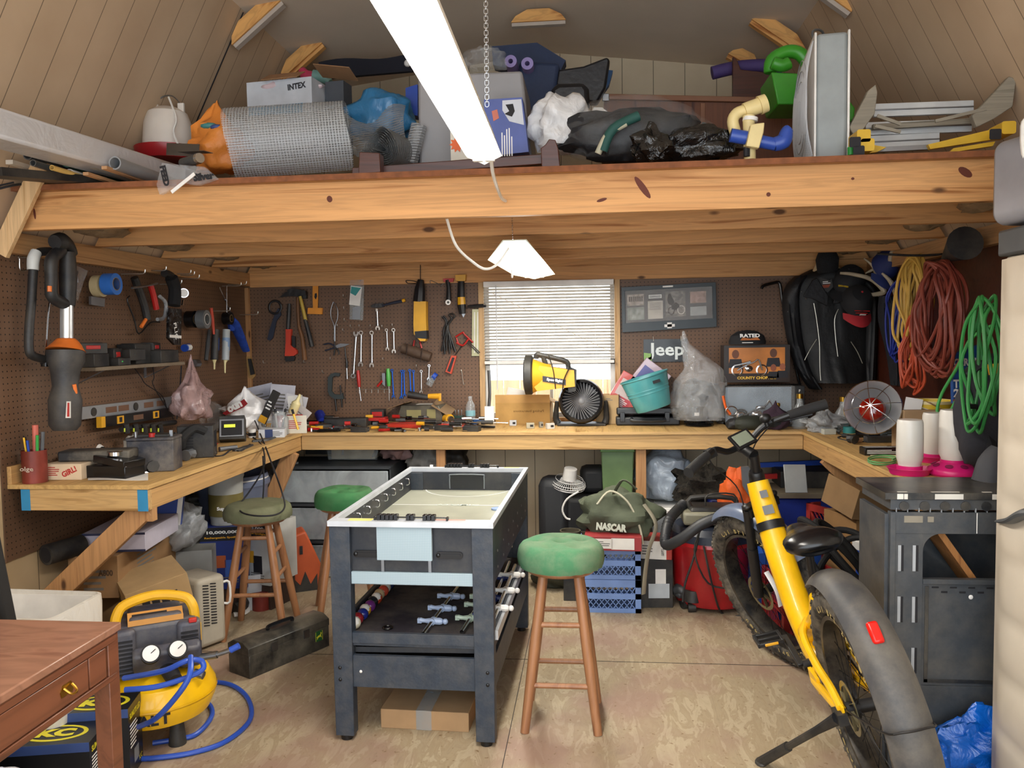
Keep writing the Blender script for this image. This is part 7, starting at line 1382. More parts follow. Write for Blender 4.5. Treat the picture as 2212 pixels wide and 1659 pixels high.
MB(BAGC).tp([(350,352),(392,356),(440,360),(468,385),(425,400),(395,395),(345,420),(338,400)],'y',3.045,.02).mat(WHT).tp([(368,412),(418,372),(422,378),(372,418)],'y',3.02,.004).text('Silver',frame(PY(440,381,3.023),(1,0,.1),(0,0,1)),.03,INK,.085,bold=3).text('FEED',frame(PY(356,380,3.023),(.2,0,-1),(1,0,.2)),.025,INK,.08,bold=3).build('film',sb)
bag('bright orange patterned bag crumpled behind the mesh roll',PY(475,372,3.5),(.13,.12,.13),M('#d98436',.5,bump=.5),31,.25,.5,deco=lambda b: b.mat(M('#3f7d7a',.5)).ball((.0,-.09,.18),(.04,.02,.014),10).mat(M('#3c4f86',.5)).ball((.04,-.10,.17),(.03,.02,.012),10))
def m_mesh(nm,k,wd,c,al):
    m,nt,N,L_,b = _new(nm); tc = _node(nt,'ShaderNodeTexCoord'); sp = _node(nt,'ShaderNodeSeparateXYZ'); L_.new(tc.outputs['Object'],sp.inputs[0]); at = _node(nt,'ShaderNodeMath',operation='ARCTAN2'); L_.new(sp.outputs[1],at.inputs[0]); L_.new(sp.outputs[0],at.inputs[1]); outs = []
    for src,kk in ((at.outputs[0],k[0]),(sp.outputs[2],k[1])):
        d = _node(nt,'ShaderNodeMath',operation='MULTIPLY'); L_.new(src,d.inputs[0]); d.inputs[1].default_value = kk; f = _node(nt,'ShaderNodeMath',operation='FRACT'); L_.new(d.outputs[0],f.inputs[0]); g = _node(nt,'ShaderNodeMath',operation='LESS_THAN'); L_.new(f.outputs[0],g.inputs[0]); g.inputs[1].default_value = wd; outs.append(g)
    mx = _node(nt,'ShaderNodeMath',operation='MAXIMUM'); L_.new(outs[0].outputs[0],mx.inputs[0]); L_.new(outs[1].outputs[0],mx.inputs[1]); r = _ramp(nt,mx.outputs[0],[(.4,(al,)*3+(1,)),(.6,(1,1,1,1))]); L_.new(r.outputs[0],b.inputs['Alpha']); b.inputs['Base Color'].default_value = lin(c); b.inputs['Metallic'].default_value = .0; b.inputs['Roughness'].default_value = .4; return m
def meshroll(nm,lab,c,ax,r0,r1,turns,L_,mat_,wob=.01):
    X = frame(c,V((0,0,1)).cross(V(ax)),(0,0,1)); X = Matrix.Translation(c) @ V(ax).to_track_quat('Z','Y').to_matrix().to_4x4(); m = MB(mat_)
    def fn(u,v): a = u*turns*2*PI; r = r0+(r1-r0)*u; return (r*math.cos(a)*(1+wob*math.sin(a*3)),r*math.sin(a),L_*v+wob*math.sin(a*2))
    m.sheet(fn,int(turns*36),3,.001); one(nm,lab,'wire mesh',m,X=X,smooth=60)
meshroll('hardware_cloth_roll','large roll of grey hardware cloth lying on the loft edge',PY(500,312,3.40),(1,.25,.09),.10,.165,1.7,.50,m_mesh('mesh',(14,80),.15,'#b9bcbd',.10))
meshroll('chicken_wire_roll','chicken wire roll with its spiral end facing out beside the grey box',PY(820,316,3.35),(.25,1,.0),.012,.085,8,.6,m_mesh('mesh2',(22,60),.3,'#85898b',.0),.03)
one('wire_scrap','loose tangled chicken wire spread over the roll','wire mesh',MB(m_mesh('mesh3',(40,90),.25,'#8a8d8f',0)).sheet(lambda u,v: PY(745+130*u,320-75*v+20*math.sin(u*5),3.5+.15*v)+V((0,.03*math.sin(u*9+v*4),0)),12,8,.001)); one('wire_mesh_sleeve','upright wire sleeve between the chicken wire and grey box','wire mesh',MB(m_mesh('mesh4',(40,90),.3,'#9a9da0',.1)).tt([(885,352),(905,270)],'y',3.5,.035))
ix = thing('printed_carton','white and light blue carton with dark lettering and torn flap high on the loft','box',tuple(PY(628,330,4.1)),-8)
MB(M('#c6ccd4',.6)).box((0,0,.17),(.36,.2,.34)).mat(M('#4a9ac6',.5)).box((-.02,-.101,.19),(.3,.002,.05)).text('INTEX',frame((.1,-.1015,.30),(1,0,.08),(-.08,0,1)),.03,M('#31343c',.5),.1,bold=2).mat(M('#454a52',.6)).box((.24,.08,.17),(.1,.1,.36)).build('carton',ix,.003); MB(M('#9a7350',.85)).box((.02,-.09,.36),(.2,.1,.004),(30,0,0)).box((.24,.05,.4),(.2,.12,.004),(-15,10,0)).build('flap',ix)
bag('white and pink vinyl float folded on top of the lettered carton',PY(625,212,4.1),(.17,.1,.05),M('#d8c3c8',.35),41,.2,name='pool_float',cat='pool float'); one('ring_float','pink and mint striped inflatable arm on top of the float','pool float',MB(M('#b93a5a',.4)).tt([(652,150),(665,166),(700,168)],'y',4.3,[.02,.035,.03],n=12).mat(M('#6f9a94',.4)).tt([(678,165),(700,168),(712,178)],'y',4.29,[.035,.032,.02],n=12))
one('black_netting','wide dark netting stretched along the rear upper loft','net',MB(M('#1b1c26',.9)).sheet(lambda u,v: PY(690+260*u,172-22*u-40*v*(.9+.1*math.sin(u*9)),4.7),14,4,.03)); bag('light blue plastic tarp folded behind the wire rolls',PY(825,300,4.1),(.17,.12,.13),clearplastic('tarp','#2f7fb5',1,.35,.8,6),43,.2); one('blue_box','small deep blue box behind the grey cabinet','box',MB(BLU).tp([(876,190),(902,182),(902,250),(876,245)],'y',4.3,.1)); one('white_bead','pale grey lump on the netting by the tube light','part',MB(WHT).ball(PY(880,137,4.6),.02,10))
gb = wthing('grey_cabinet','large light grey plastic cabinet standing behind the shop light','cabinet',PY(1020,352,3.75)); MB(M('#8b8a8c',.45,var=.04)).tp([(902,162),(1128,152),(1150,345),(905,357)],'y',3.95,.42).build('shell',gb,.012)
mb_ = wthing('microscope_carton','blue white carton with a microscope picture in front of the grey cabinet','box',PY(1090,340,3.42)); m = MB(M('#4b5a9c',.45)).tp([(1045,215),(1128,210),(1142,328),(1050,338)],'y',3.45,.1).mat(M('#c9cdd6',.5)).tp([(1085,217),(1126,214),(1132,270),(1100,262),(1085,238)],'y',3.349,.001).mat(INK).tp([(1092,226),(1108,224),(1112,240),(1106,252),(1100,250),(1090,246),(1100,240)],'y',3.3475,.001).mat(M('#c9705a',.5)).tp([(1062,240),(1074,236),(1078,255),(1066,262)],'y',3.349,.001).lines(frame(PY(1095,305,3.3485),(0,0,1),(1,0,0)),.12,.05,5,INKW); m.mat(M('#d5d0c2',.5)).tp([(972,255),(1048,250),(1052,340),(974,347)],'y',3.47,.1).mat(ORG).prism([((.022 if i % 2 else .034)*math.cos(i*PI/10),(.022 if i % 2 else .034)*math.sin(i*PI/10)) for i in range(20)],.001,frame(PY(988,312,3.368),(1,0,0),(0,0,1))); m.build('carton',mb_,.003)
for nm,lab,pts,y,t,mm in (('bed_rail','dark polished bed rail lying along the loft edge',[(760,362),(1205,330),(1205,352),(760,384)],3.16,.05,W_DARK),('bed_post','turned dark bed post end right of the shop light',[(1168,320),(1178,312),(1186,300),(1200,302),(1206,320),(1210,360),(1170,364)],3.12,.06,W_DARK),('bed_post','dark bed post end under the chicken wire roll',[(776,328),(820,330),(822,372),(774,376)],3.12,.06,W_DARK),('headboard','long brown wooden headboard panel lying across the right of the loft',[(1305,205),(1722,214),(1722,345),(1300,352)],4.25,.03,wood('hb','#40221a','#6b4029',2,knots=False)),('headboard','small dark reddish headboard standing behind the green bucket',[(1583,122),(1592,128),(1600,150),(1645,155),(1668,160),(1668,215),(1583,215)],4.5,.03,W_DARK)):
    m = MB(mm).tp(pts,'y',y,t)
    if nm == 'headboard' and y < 4.4: m.mat(M('#7a5138',.6)).tp([(1304,202),(1722,211),(1722,222),(1304,214)],'y',y-.03,.02).tp([(1513,222),(1524,222),(1524,290),(1513,290)],'y',y-.03,.006).mat(STL).tp([(1301,201),(1316,202),(1316,218),(1301,218)],'y',y-.05,.01)
    one(nm,lab,nm.replace('_',' '),m,bevel=.003)
BS = M('#23314f',.7,bump=.3); one('folded_screen','dark blue folded mesh screen panel at the top of the loft pile','screen',MB(BS).tp([(1062,100),(1160,92),(1222,130),(1205,165),(1150,160),(1065,140)],'y',4.5,.1)); one('blue_crate','dark blue soft box under the mesh screen panel','box',MB(BS).tp([(1120,130),(1210,135),(1195,240),(1130,250)],'y',4.3,.18),bevel=.02)
PU = M('#8d80b5',.6)
for u,v,lab in ((1103,132,'left of the two purple noodle ends staring out of the blue pile'),(1139,137,'right of the two purple noodle ends in the blue pile')):
    p = PY(u,v,4.05); one('pool_noodle',lab,'pool noodle',MB(PU).lathe([(.012,.02),(.012,0),(.03,0),(.03,.22),(.012,.22),(.012,.02)],22,frame(p,(1,0,0),(0,0,1)) @ TR((0,0,0),180),cap=False),group='purple pool noodles')
one('pool_noodle','long dark purple noodle lying behind the green bucket','pool noodle',MB(M('#4a3a72',.7)).tt([(1538,158),(1590,146),(1650,142),(1690,146)],'y',4.6,.035,n=14),group='purple pool noodles')
bag('clear bag of bits on top of the grey cabinet',PY(1045,152,3.9),(.1,.08,.06),BAGC,47,.3); CU = M('#15171d',.35,bump=.15)
one('seat_cushion','black vinyl cushion with a pointed corner, rear of the pair','cushion',MB(CU).tp([(1205,150),(1260,142),(1312,122),(1318,130),(1308,190),(1290,222),(1215,215),(1200,180)],'y',4.2,.07),bevel=.02); one('seat_cushion','rounded black vinyl cushion in front of the pointed one','cushion',MB(CU).tp([(1188,190),(1205,178),(1262,176),(1272,190),(1275,235),(1190,240)],'y',4.05,.09),bevel=.025); one('blue_pad','blue pad edge peeking out behind the black cushions','pad',MB(M('#1f4a78',.6)).tp([(1306,150),(1324,152),(1316,182),(1300,205)],'y',4.3,.05))
bag('crumpled white plastic bag between the carton and the black bags',PY(1212,330,3.45),(.14,.1,.13),BAGW,51,.2,fine=.12,rz=10); one('white_cloth','white paper scrap beside the white bag','paper',MB(PAPER).tp([(1283,232),(1300,232),(1328,252),(1300,262),(1270,255)],'y',3.55,.05))
bag('black clothes in a clear garment bag along the loft edge',PY(1365,352,3.4),(.30,.13,.115),M('#17181c',.6,bump=.5),53,.15,flat=.9,name='clothes_bag',deco=lambda b: b.mat(clearplastic('bagc2','#c9cccd',.07,.1,.9,12)).blob((.0,0,.115),(.31,.14,.14),.15,2,54,34,flat=.1).mat(M('#1f4d46',.7)).tube([(-.12,-.15,.02),(-.08,-.16,.1),(.02,-.15,.15)],.02,8,4).mat(M('#b9b59c',.7)).tube([(-.14,-.15,.01),(-.10,-.16,.08),(-.03,-.16,.12)],.014,8,4))
bag('black plastic sack at the right end of the clothes bag',PY(1500,352,3.28),(.19,.1,.075),BAGK,57,.2,name='black_sack'); bag('small black knotted bag in front of the clothes bag',PY(1408,350,3.2),(.08,.06,.07),BAGK,58,.25,.4,name='black_sack'); one('teal_loop','grey teal cord loop at the right end of the clothes bag','cord',MB(M('#4a5a5e',.6)).tt([(1515,270),(1528,276),(1530,292),(1515,298)],'y',3.6,.014))
pv = wthing('pvc_valve','cream and blue plastic plumbing valve standing before the headboard','valve',PY(1620,345,3.18)); CRM = M('#dcc98f',.4)
MB(CRM).tt([(1590,290),(1583,262),(1592,245),(1612,238)],'y',3.2,.022,n=14).tt([(1608,240),(1640,228)],'y',3.2,.030,n=16).tt([(1640,228),(1655,222)],'y',3.2,[.036,.034],n=16).build('elbow_pipe',pv); MB(CRM).tt([(1620,345),(1617,250)],'y',3.17,.022,n=14).mat(WHT).tt([(1620,262),(1621,254)],'y',3.17,.028,n=14).build('upright_pipe',pv)
MB(CRM).tp([(1622,268),(1652,264),(1650,285),(1640,320),(1612,315)],'y',3.14,.03).build('saddle_plate',pv,.004); VB = M('#2f4fa8',.35); MB(VB).tt([(1578,292),(1612,298)],'y',3.16,.026,n=12).tt([(1640,305),(1675,312)],'y',3.16,.024,n=12).tt([(1672,312),(1692,305),(1700,285),(1706,278)],'y',3.16,[.026,.03,.024,.018],n=12).build('blue_coupler',pv); MB(INK).tt([(1613,318),(1613,338)],'y',3.145,.012).build('warning_label',pv)
gbk = wthing('green_bucket','lime green plastic tub chair shape tipped behind the box fan','bucket',PY(1710,220,3.9)); LG = M('#3f9a2c',.35); MB(LG).tp([(1666,155),(1724,158),(1742,225),(1680,225)],'y',4.05,.25).tt([(1664,158),(1668,130),(1700,112),(1730,118),(1750,150)],'y',3.85,.03,n=12).tt([(1668,135),(1690,142),(1706,135)],'y',3.8,.028,n=12).build('shell',gbk,.02); one('green_bucket','bright green plastic rim showing right of the box fan','bucket',MB(LG).tp([(1828,205),(1848,232),(1846,262),(1828,262)],'y',3.9,.15),bevel=.01)
bf = thing('box_fan','tall grey and white box fan standing at the front of the loft','fan',X=frame(PY(1796,343,3.22),(.993,-.12,0),(.12,.993,0)))
MB(M('#8f9595',.5)).b2((-.055,0,0),(.055,.46,.47)).build('shell',bf,.012); MB(WHT).b2((-.064,-.004,-.0),(-.055,.465,.475)).b2((.055,-.004,-.0),(.064,.465,.475)).build('trim_frame',bf,.004)
m = MB(M('#c3c5c8',.4)); [m.tube([(-.066,.02+.02*k,.02),(-.085,.02+.02*k,.12),(-.09,.02+.02*k,.235),(-.085,.02+.02*k,.35),(-.066,.02+.02*k,.45)],.0022,5,3) for k in range(22)]; m.lathe([(.0,-.0),(.05,0),(.05,.01),(0,.012)],20,frame((-.09,.23,.235),(0,1,0),(0,0,1))); [m.lathe([(r,0),(r+.003,.002),(r,.004)],30,frame((-.088,.23,.235),(0,1,0),(0,0,1)),cap=False) for r in (.08,.12,.16,.2)]; m.build('grille',bf); MB(GRY).tube([(-.05,.1,.47),(-.05,.15,.53),(.0,.25,.56),(.03,.3,.5)],.005,6,5).build('power_cord',bf)
ld = wthing('step_ladder','weathered wooden step ladder with white metal treads lying on the loft','ladder',PY(2000,330,3.4)); GW = wood('greywood','#5f594c','#8a8272',0,knots=False)
for pts,y in (([(1835,275),(1876,195),(1892,182),(1896,200),(1890,245),(1850,300)],3.25),([(2100,250),(2180,165),(2196,170),(2188,230),(2150,255),(2110,275)],3.25)): MB(GW).tp(pts,'y',y,.03).build('side_rail',ld,.003)
for v,x0,x1 in ((222,1888,2104),(262,1870,2100),(292,1860,2030)): MB(M('#c3c6c6',.35,.3)).tp([(x0,v+2),(x1,v-6),(x1,v+22),(x0,v+30)],'y',3.35,.02).mat(STL).tp([(x0,v+14),(x1,v+6),(x1,v+9),(x0,v+17)],'y',3.329,.003).build('tread',ld,.003)
MB(GW).bar(PY(1885,275,3.3),PY(2100,262,3.3),.02,.02).bar(PY(1895,250,3.22),PY(1945,268,3.22),.008,.012).bar(PY(2020,262,3.22),PY(2130,235,3.22),.008,.012).bar(PY(1890,272,3.22),PY(1945,285,3.22),.008,.012).build('brace_rod',ld)
yl = wthing('yellow_step_stool','yellow framed folding step with square tube ends under the ladder','step stool',PY(2000,340,3.12)); YF_ = M('#cda62c',.45)
for u,v in ((1847,307),(1855,326),(2150,290)): MB(YF_).prism(rrect(.048,.045,.008),.10,frame(PY(u,v,3.2),(1,0,0),(0,0,1))).mat(INK).prism(rrect(.04,.037,.006),.002,frame(PY(u,v,3.0995),(1,0,0),(0,0,1))).build('tube_end',yl)
MB(YF_).tp([(1870,310),(1915,318),(1895,328),(1870,332)],'y',3.2,.02).tp([(2005,312),(2140,280),(2140,302),(2010,322)],'y',3.2,.02).tp([(2060,320),(2150,305),(2145,315),(2050,330)],'y',3.18,.02).build('yellow_rail',yl); MB(STL).tp([(1890,318),(2010,312),(2012,322),(1890,328)],'y',3.22,.02).build('grey_bar',yl)
one('green_bottle','small green bottle end beside the yellow tube ends','bottle',MB(GRN).cyl(PY(1838,335,3.15),PY(1838,318,3.15),.012)); one('brown_board','reddish brown board standing at the right end of the loft','board',MB(W_DARK).tp([(2120,270),(2200,180),(2230,180),(2230,330),(2120,330)],'y',3.7,.02))
ch_ = MB(CHR); p0 = PY(1049,-30,2.6); pe = PY(1062,338,2.56)
for k in range(34): c = p0.lerp(PY(1052,225,2.6),k/33); ch_.tube([c+V(((.005 if k % 2 else 0)*s,(0 if k % 2 else .005)*s2,z)) for s,s2,z in ((1,1,.007),(1,1,-.007),(-1,-1,-.007),(-1,-1,.007))],.0011,5,3,closed=True)
one('hanging_chain','steel chain hanging behind the overhead tube light','chain',ch_); one('light_cable','white flex running from the big light into a hole in the front joist','cord',MB(WHT).tube([PY(1060,336,2.55),PY(1066,380,2.7),PY(1082,425,3.0),PY(1092,434,3.09)],.006,8,5)); one('light_cable','white flex swinging down to the small light under the joists','cord',MB(WHT).tube([PY(965,472,3.3),PY(985,530,3.4),PY(1020,565,3.5),PY(1048,581,3.54),PY(1075,570,3.56),PY(1100,535,3.56)],.006,8,6)); m = MB(CHR)
for k in range(10): m.ball(PY(1106+k*.2,472+k*5,3.55),.004,6)
one('bead_chain','short bead chain holding the small shop light','chain',m); one('pull_hook','white wire hook dangling under the small shop light','hook',MB(WHT).tt([(1105,575),(1106,600),(1108,592)],'y',3.56,.003))
# ================================================================ under the benches
F = lambda u,v: PZ(u,v,.0005)
def UB(lab,u,y,z,w,d,h,rz=0,m=CARD,deco=(),**k): return bx(lab,AT(u,y,z),w,d,h,rz,m,deco,**k)
bx('long brown printed carton lying under the left bench behind the bin',V((-2.26,3.7,.36)),.22,.74,.19,6,M('#8f6d48',.85),(('r','l',-.2,.1,.3,.7,7),('f','p',-.55,0,.3,.6,M('#7d5d3c',.8)),('f','l',.1,0,.5,.7,5),('f','t',.5,.2,'A800',.15,.3,M('#4d3a28',.8))))
UB('lower brown carton supporting the printed carton',185,3.66,0,.3,.6,.355,6,CARD2)
bx('white flat carton with blue edges lying on the long brown carton',V((-2.19,3.6,.552)),.28,.4,.085,8,M('#b9b4c2',.7),(('f','p',0,.9,1,.12,M('#262a4a',.6)),('f','p',0,-.9,1,.12,M('#262a4a',.6))),name='white_carton')
one('black_tube','black rolled tube end beside the white flat carton','tube',MB(BLK).cyl(V((-2.36,3.22,.585)),V((-2.3,3.38,.59)),.045,n=20).mat(INK).cyl(V((-2.361,3.219,.585)),V((-2.3602,3.221,.585)),.034,n=20))
bx('tan carton with four black handling symbols, tilted on the heap',AT(312,3.42,.29)+V((.02,0,0)),.26,.30,.17,40,M('#a88a60',.85),tuple([('f','p',-.45+.3*k,0,.12,.34,INK) for k in range(4)]+[('l','p',-.75,0,.2,1,M('#4a3d2e',.8))]),rx=3,ry=-12)
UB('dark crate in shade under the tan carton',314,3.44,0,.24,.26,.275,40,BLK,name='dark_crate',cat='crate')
bag('light grey shopping bag stuffed with papers under the left bench',V((-2.17,3.98,.42)),(.14,.12,.13),BAGG,61,.2,.3,fine=.12); bx('blue white folder sticking out of the grey shopping bag',V((-2.14,3.84,.58)),.12,.03,.17,10,M('#2c4590',.5),(('f','p',.8,0,.2,1,WHT),),name='folder',cat='folder',ry=8)
UB('grey carton with tape under the grey shopping bag',375,4.1,.14,.36,.3,.26,18,M('#8d8d8a',.7)); UB('hidden brown carton on the floor below the grey carton',380,4.15,0,.36,.3,.135,10,CARD2); one('white_hat','white printed paper wedge beside the grey shopping bag','paper',MB(PAPER).tp([(380,1135),(400,1135),(425,1195),(420,1200),(385,1185)],'y',4.2,.03)); bag('black headset like bundle behind the paper wedge',AT(385,4.35,.55),(.09,.07,.05),BLK,62,.25); one('lamp_cup','upturned metal lamp cup by the spotlight cartons','lamp',MB(STL).cyl(AT(432,4.2,.34),AT(440,4.2,.38),.05,.025,20).mat(PAPER).box(AT(428,4.22,.22),(.1,.01,.14)))
# buckets and bins
cy('plastic_bucket','large blue grey rubbish barrel under the left bench','bucket',V((-2.17,4.62,0)),[(0,0),(.18,0),(.21,.62),(.225,.64),(.225,.66),(.215,.67),(.21,.7),(.2,.7),(.17,.02),(0,.02)],M('#68728a',.4),bands=((.2155,.672,.68,WHT),)); bx('blue and white sticker card on the barrel side',V((-2.06,4.41,.60)),.06,.01,.12,20,M('#24407f',.5),(('f','p',.4,0,.5,.8,WHT),),name='label_card',cat='label')
cy('paint_bucket','white and olive paint bucket with white lettering standing on the blue spotlight carton','bucket',AT(478,4.28,.482),[(0,0),(.085,0),(.095,.25),(.1,.26),(.1,.28),(.095,.29),(0,.29)],M('#aaaba6',.5),bands=((.0925,.05,.17,M('#6e6437',.5)),)); one('paint_label','white letters on the olive band of the paint bucket','label',MB(INKW).text('SuperPaint',frame(AT(482,4.183,.58),(.97,.22,0),(0,0,1)),.025,INKW,.12,bold=2)); cy('white_bucket','plain white bucket behind the barrel','bucket',V((-2.26,4.9,0)),[(0,0),(.12,0),(.14,.27),(0,.275)],WHT)
cy('small_white_pail','short white pail on the floor behind the olive stool','bucket',V((-1.93,4.32,0)),[(0,0),(.09,0),(.11,.2),(.1,.2),(.085,.01),(0,.01)],M('#c3c6cc',.4)); cy('coffee_can','red can behind the olive stool legs','can',F(565,1315),[(0,0),(.05,0),(.05,.1),(0,.1)],M('#7a2a22',.5)); one('sneaker','black shoe with white sole beside the stool leg','shoe',MB(BLK).tube([F(508,1330)+V((0,0,.04)),F(525,1322)+V((0,0,.045)),F(520,1300)+V((0,0,.06))],[.03,.035,.035],10,4).mat(WHT).tube([F(505,1333)+V((0,0,.012)),F(528,1326)+V((0,0,.012)),F(524,1300)+V((0,0,.012))],.03,8,4,flat=.4))
for i,(u,rz,lab,c) in enumerate(((478,14,'blue spotlight carton behind the olive stool','#1c2f78'),(562,-16,'white faced spotlight carton showing a yellow lamp','#b9bab6'))):
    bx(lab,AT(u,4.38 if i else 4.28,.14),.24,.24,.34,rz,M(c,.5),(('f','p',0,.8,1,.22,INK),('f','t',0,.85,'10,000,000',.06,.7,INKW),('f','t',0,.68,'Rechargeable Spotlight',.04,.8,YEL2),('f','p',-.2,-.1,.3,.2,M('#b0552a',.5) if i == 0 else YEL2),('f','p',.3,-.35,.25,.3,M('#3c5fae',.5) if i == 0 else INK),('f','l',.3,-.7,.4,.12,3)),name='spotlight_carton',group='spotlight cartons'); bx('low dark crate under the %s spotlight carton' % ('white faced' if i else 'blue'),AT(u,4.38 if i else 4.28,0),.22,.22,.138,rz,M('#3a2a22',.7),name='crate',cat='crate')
oc = thing('orange_case','orange and black hard case standing on edge behind the olive stool','case',tuple(F(622,1285)+V((0,.12,0))),28); MB(M('#b9532a',.5)).prism([(-.13,.0),(.12,0),(.15,.14),(.06,.36),(-.1,.32)],.16,frame((0,.08,0),(1,0,0),(0,0,1))).build('shell',oc,.012); MB(BLK).prism([(-.1,0),(.12,0),(.12,.1),(.08,.04),(.05,.12),(.02,.04),(-.03,.1),(-.06,.03)],.165,frame((0,.083,0),(1,0,0),(0,0,1))).box((.03,-.083,.25),(.018,.004,.05)).build('black_trim',oc)
ht = thing('space_heater','beige upright electric heater with slotted front behind the compressor','heater',tuple(F(432,1410)+V((-.06,.12,0))),62); MB(M('#b3ab9a',.5)).box((0,0,.18),(.16,.22,.34)).build('housing',ht,.025,seg=3)
m = MB(INK); [m.box((-.035+.042*j,-.111,.12+.014*k),(.032,.003,.005),(0,12,0)) for k in range(15) for j in range(2)]; m.build('vent_grille',ht); MB(WHT).tube([(.07,-.09,.3),(.10,-.11,.3),(.10,-.11,.2),(.07,-.09,.2)],.006,6,3).build('side_handle',ht)
cy('glass_cleaner','blue liquid bottle standing beyond the heater','bottle',F(453,1375),[(0,0),(.04,0),(.04,.2),(.015,.26),(0,.27)],M('#1c3f9c',.3))
# drawers and tubs behind stools (back left)
for i,(z,lab) in enumerate(((0,'lowest clear drawer unit against the back wall'),(.235,'middle clear drawer unit against the back wall'),(.47,'topmost grey clear drawer unit against the back wall'))):
    dr_ = thing('drawer_unit',lab,'storage drawer',(-1.62,5.06,z+.001),group='clear storage drawers at the back left'); MB(M('#33373b',.5)).box((0,0,.225),(.74,.42,.018)).box((0,.2,.11),(.74,.02,.22)).box((-.365,0,.11),(.01,.42,.22)).box((.365,0,.11),(.01,.42,.22)).build('shell',dr_); MB(PFRO).box((0,-.2,.105),(.70,.02,.2)).build('drawer_front',dr_,.006); MB(M(['#5a3a34','#6a6d70','#4e5358'][i],.7,var=.6,scale=9)).box((0,0,.08),(.68,.34,.14)).mat(WHT).box((.1,-.17,.12),(.1,.01,.04)).build('contents',dr_)
def tub(lab,p,w,d,h,m,lid,rz=0,cont=None,g='clear lidded storage tubs'):
    t = thing('storage_tub',lab,'storage tub',tuple(p),rz,g); b = MB(m); k = .9; b.add([(sx*w/2*q,sy*d/2*q,z) for q,z in ((k,0),(1,h)) for sx,sy in ((-1,-1),(1,-1),(1,1),(-1,1))],[(3,2,1,0),(0,1,5,4),(1,2,6,5),(2,3,7,6),(3,0,4,7)]).build('tub',t,.006); MB(lid).box((0,0,h+.008),(w*1.06,d*1.06,.022)).box((0,0,h+.02),(w*.9,d*.9,.01)).build('lid',t,.005)
    if cont: MB(cont).box((0,0,h*.3),(w*.8,d*.8,h*.5)).build('contents',t)
tub('small clear shoebox tub on the drawers below the back bench',V((-1.56,5.2,.71)),.36,.28,.12,PCLR,PCLR,0,M('#b5a78c',.8,var=.4)); bx('long black mat box behind the small clear tub',V((-1.72,5.38,.71)),.5,.1,.08,0,BLK,name='black_box')
bag('red white printed bag on the drawers beside the small clear tub',V((-1.28,5.12,.71)),(.1,.09,.07),M('#8c6f6c',.6,var=.5,scale=8,bump=.5),66,.3); bag('grey cloth and bag heap right of the printed bag',V((-1.08,5.12,.62)),(.13,.1,.11),M('#7b7a76',.7,var=.4,bump=.6),67,.3); bag('dark bundle behind the left bench post',V((-.92,5.2,.62)),(.11,.1,.12),BLK,68,.25); bx('white lidded bin supporting the cloth heap',V((-.98,5.12,0)),.46,.35,.61,0,M('#9a9c9a',.5),name='white_bin',cat='bin')
bag('crumpled white plastic bag hanging by the left rear brace',V((-1.98,4.98,.48)),(.10,.1,.15),BAGG,69,.25,fine=.15)
# right of the table
bx('grey tall case lowest left of the vacuum cases',AT(1195,5.0,0),.19,.2,.62,-4,M('#25272b',.6),name='black_case',cat='case',bevel=.05,group='black hard cases'); bx('wide black case between the grille fan and the green tub',AT(1262,5.05,0),.26,.24,.50,3,M('#1f2023',.6),name='black_case',cat='case',bevel=.03,group='black hard cases'); bx('upper black case with rounded top next to the green tub',AT(1280,5.1,.503),.17,.16,.17,3,M('#1b1c1e',.6),name='black_case',cat='case',bevel=.04,group='black hard cases')
tf = thing('table_fan','small white cage fan tipped face down on the black cases','fan',X=TR(AT(1225,4.95,.565),12,8,0)); m = MB(M('#d3d3d0',.4)); [m.lathe([(r,z),(r+.002,z+.002),(r,z+.004)],30,cap=False) for r,z in ((.1,.03),(.085,.05),(.105,.015),(.1,0),(.07,-.01))]; [m.bar((.03*math.cos(a),.03*math.sin(a),.06),(.104*math.cos(a),.104*math.sin(a),.015),.002,.002).bar((.03*math.cos(a),.03*math.sin(a),-.012),(.104*math.cos(a),.104*math.sin(a),.015),.002,.002) for a in [i*PI/20 for i in range(40)]]; m.build('cage',tf); MB(WHT).cyl((0,0,.05),(.0,.0,.12),.045,.04).build('motor',tf); one('fan_cable','white fan cord curving down between the cases','cord',MB(WHT).tt([(1250,1062),(1225,1078),(1215,1100),(1222,1118),(1232,1122)],'y',4.85,.006))
tub('green lidded tub on top of the clear tub, under the bench',AT(1331,5.12,.50),.20,.30,.28,M('#6f8a5c',.4),M('#6d9a4c',.4),g='tubs by the right post'); tub('clear tub with white lid under the green tub',AT(1335,5.1,0),.23,.32,.47,PFRO,WHT,cont=M('#3d3a3c',.7,var=.5),g='tubs by the right post')
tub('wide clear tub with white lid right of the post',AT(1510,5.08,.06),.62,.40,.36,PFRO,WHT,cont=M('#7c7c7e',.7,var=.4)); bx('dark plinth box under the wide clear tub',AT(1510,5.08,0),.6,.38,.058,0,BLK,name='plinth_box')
bag('large translucent white bag on the wide clear tub',AT(1435,5.1,.47),(.18,.15,.17),clearplastic('bagbl','#aebccb',.9,.25,.8,8),71,.15); bag('camouflage leafy netting heap on the wide tub',AT(1520,4.95,.47),(.20,.14,.12),M('#2a251d',.95,var=.9,scale=55,bump=1),72,.3,fine=.3,name='camouflage_net',cat='netting'); bag('bright orange life vest hanging by the bicycle grip',AT(1592,4.7,.42),(.10,.09,.16),M('#d2591c',.7,bump=.4),73,.2,name='life_vest',cat='vest'); one('grey_flap','dark grey strap panel beside the orange vest','strap',MB(GRY).tp([(1602,1010),(1618,1008),(1632,1045),(1620,1075),(1605,1050)],'y',4.6,.03))
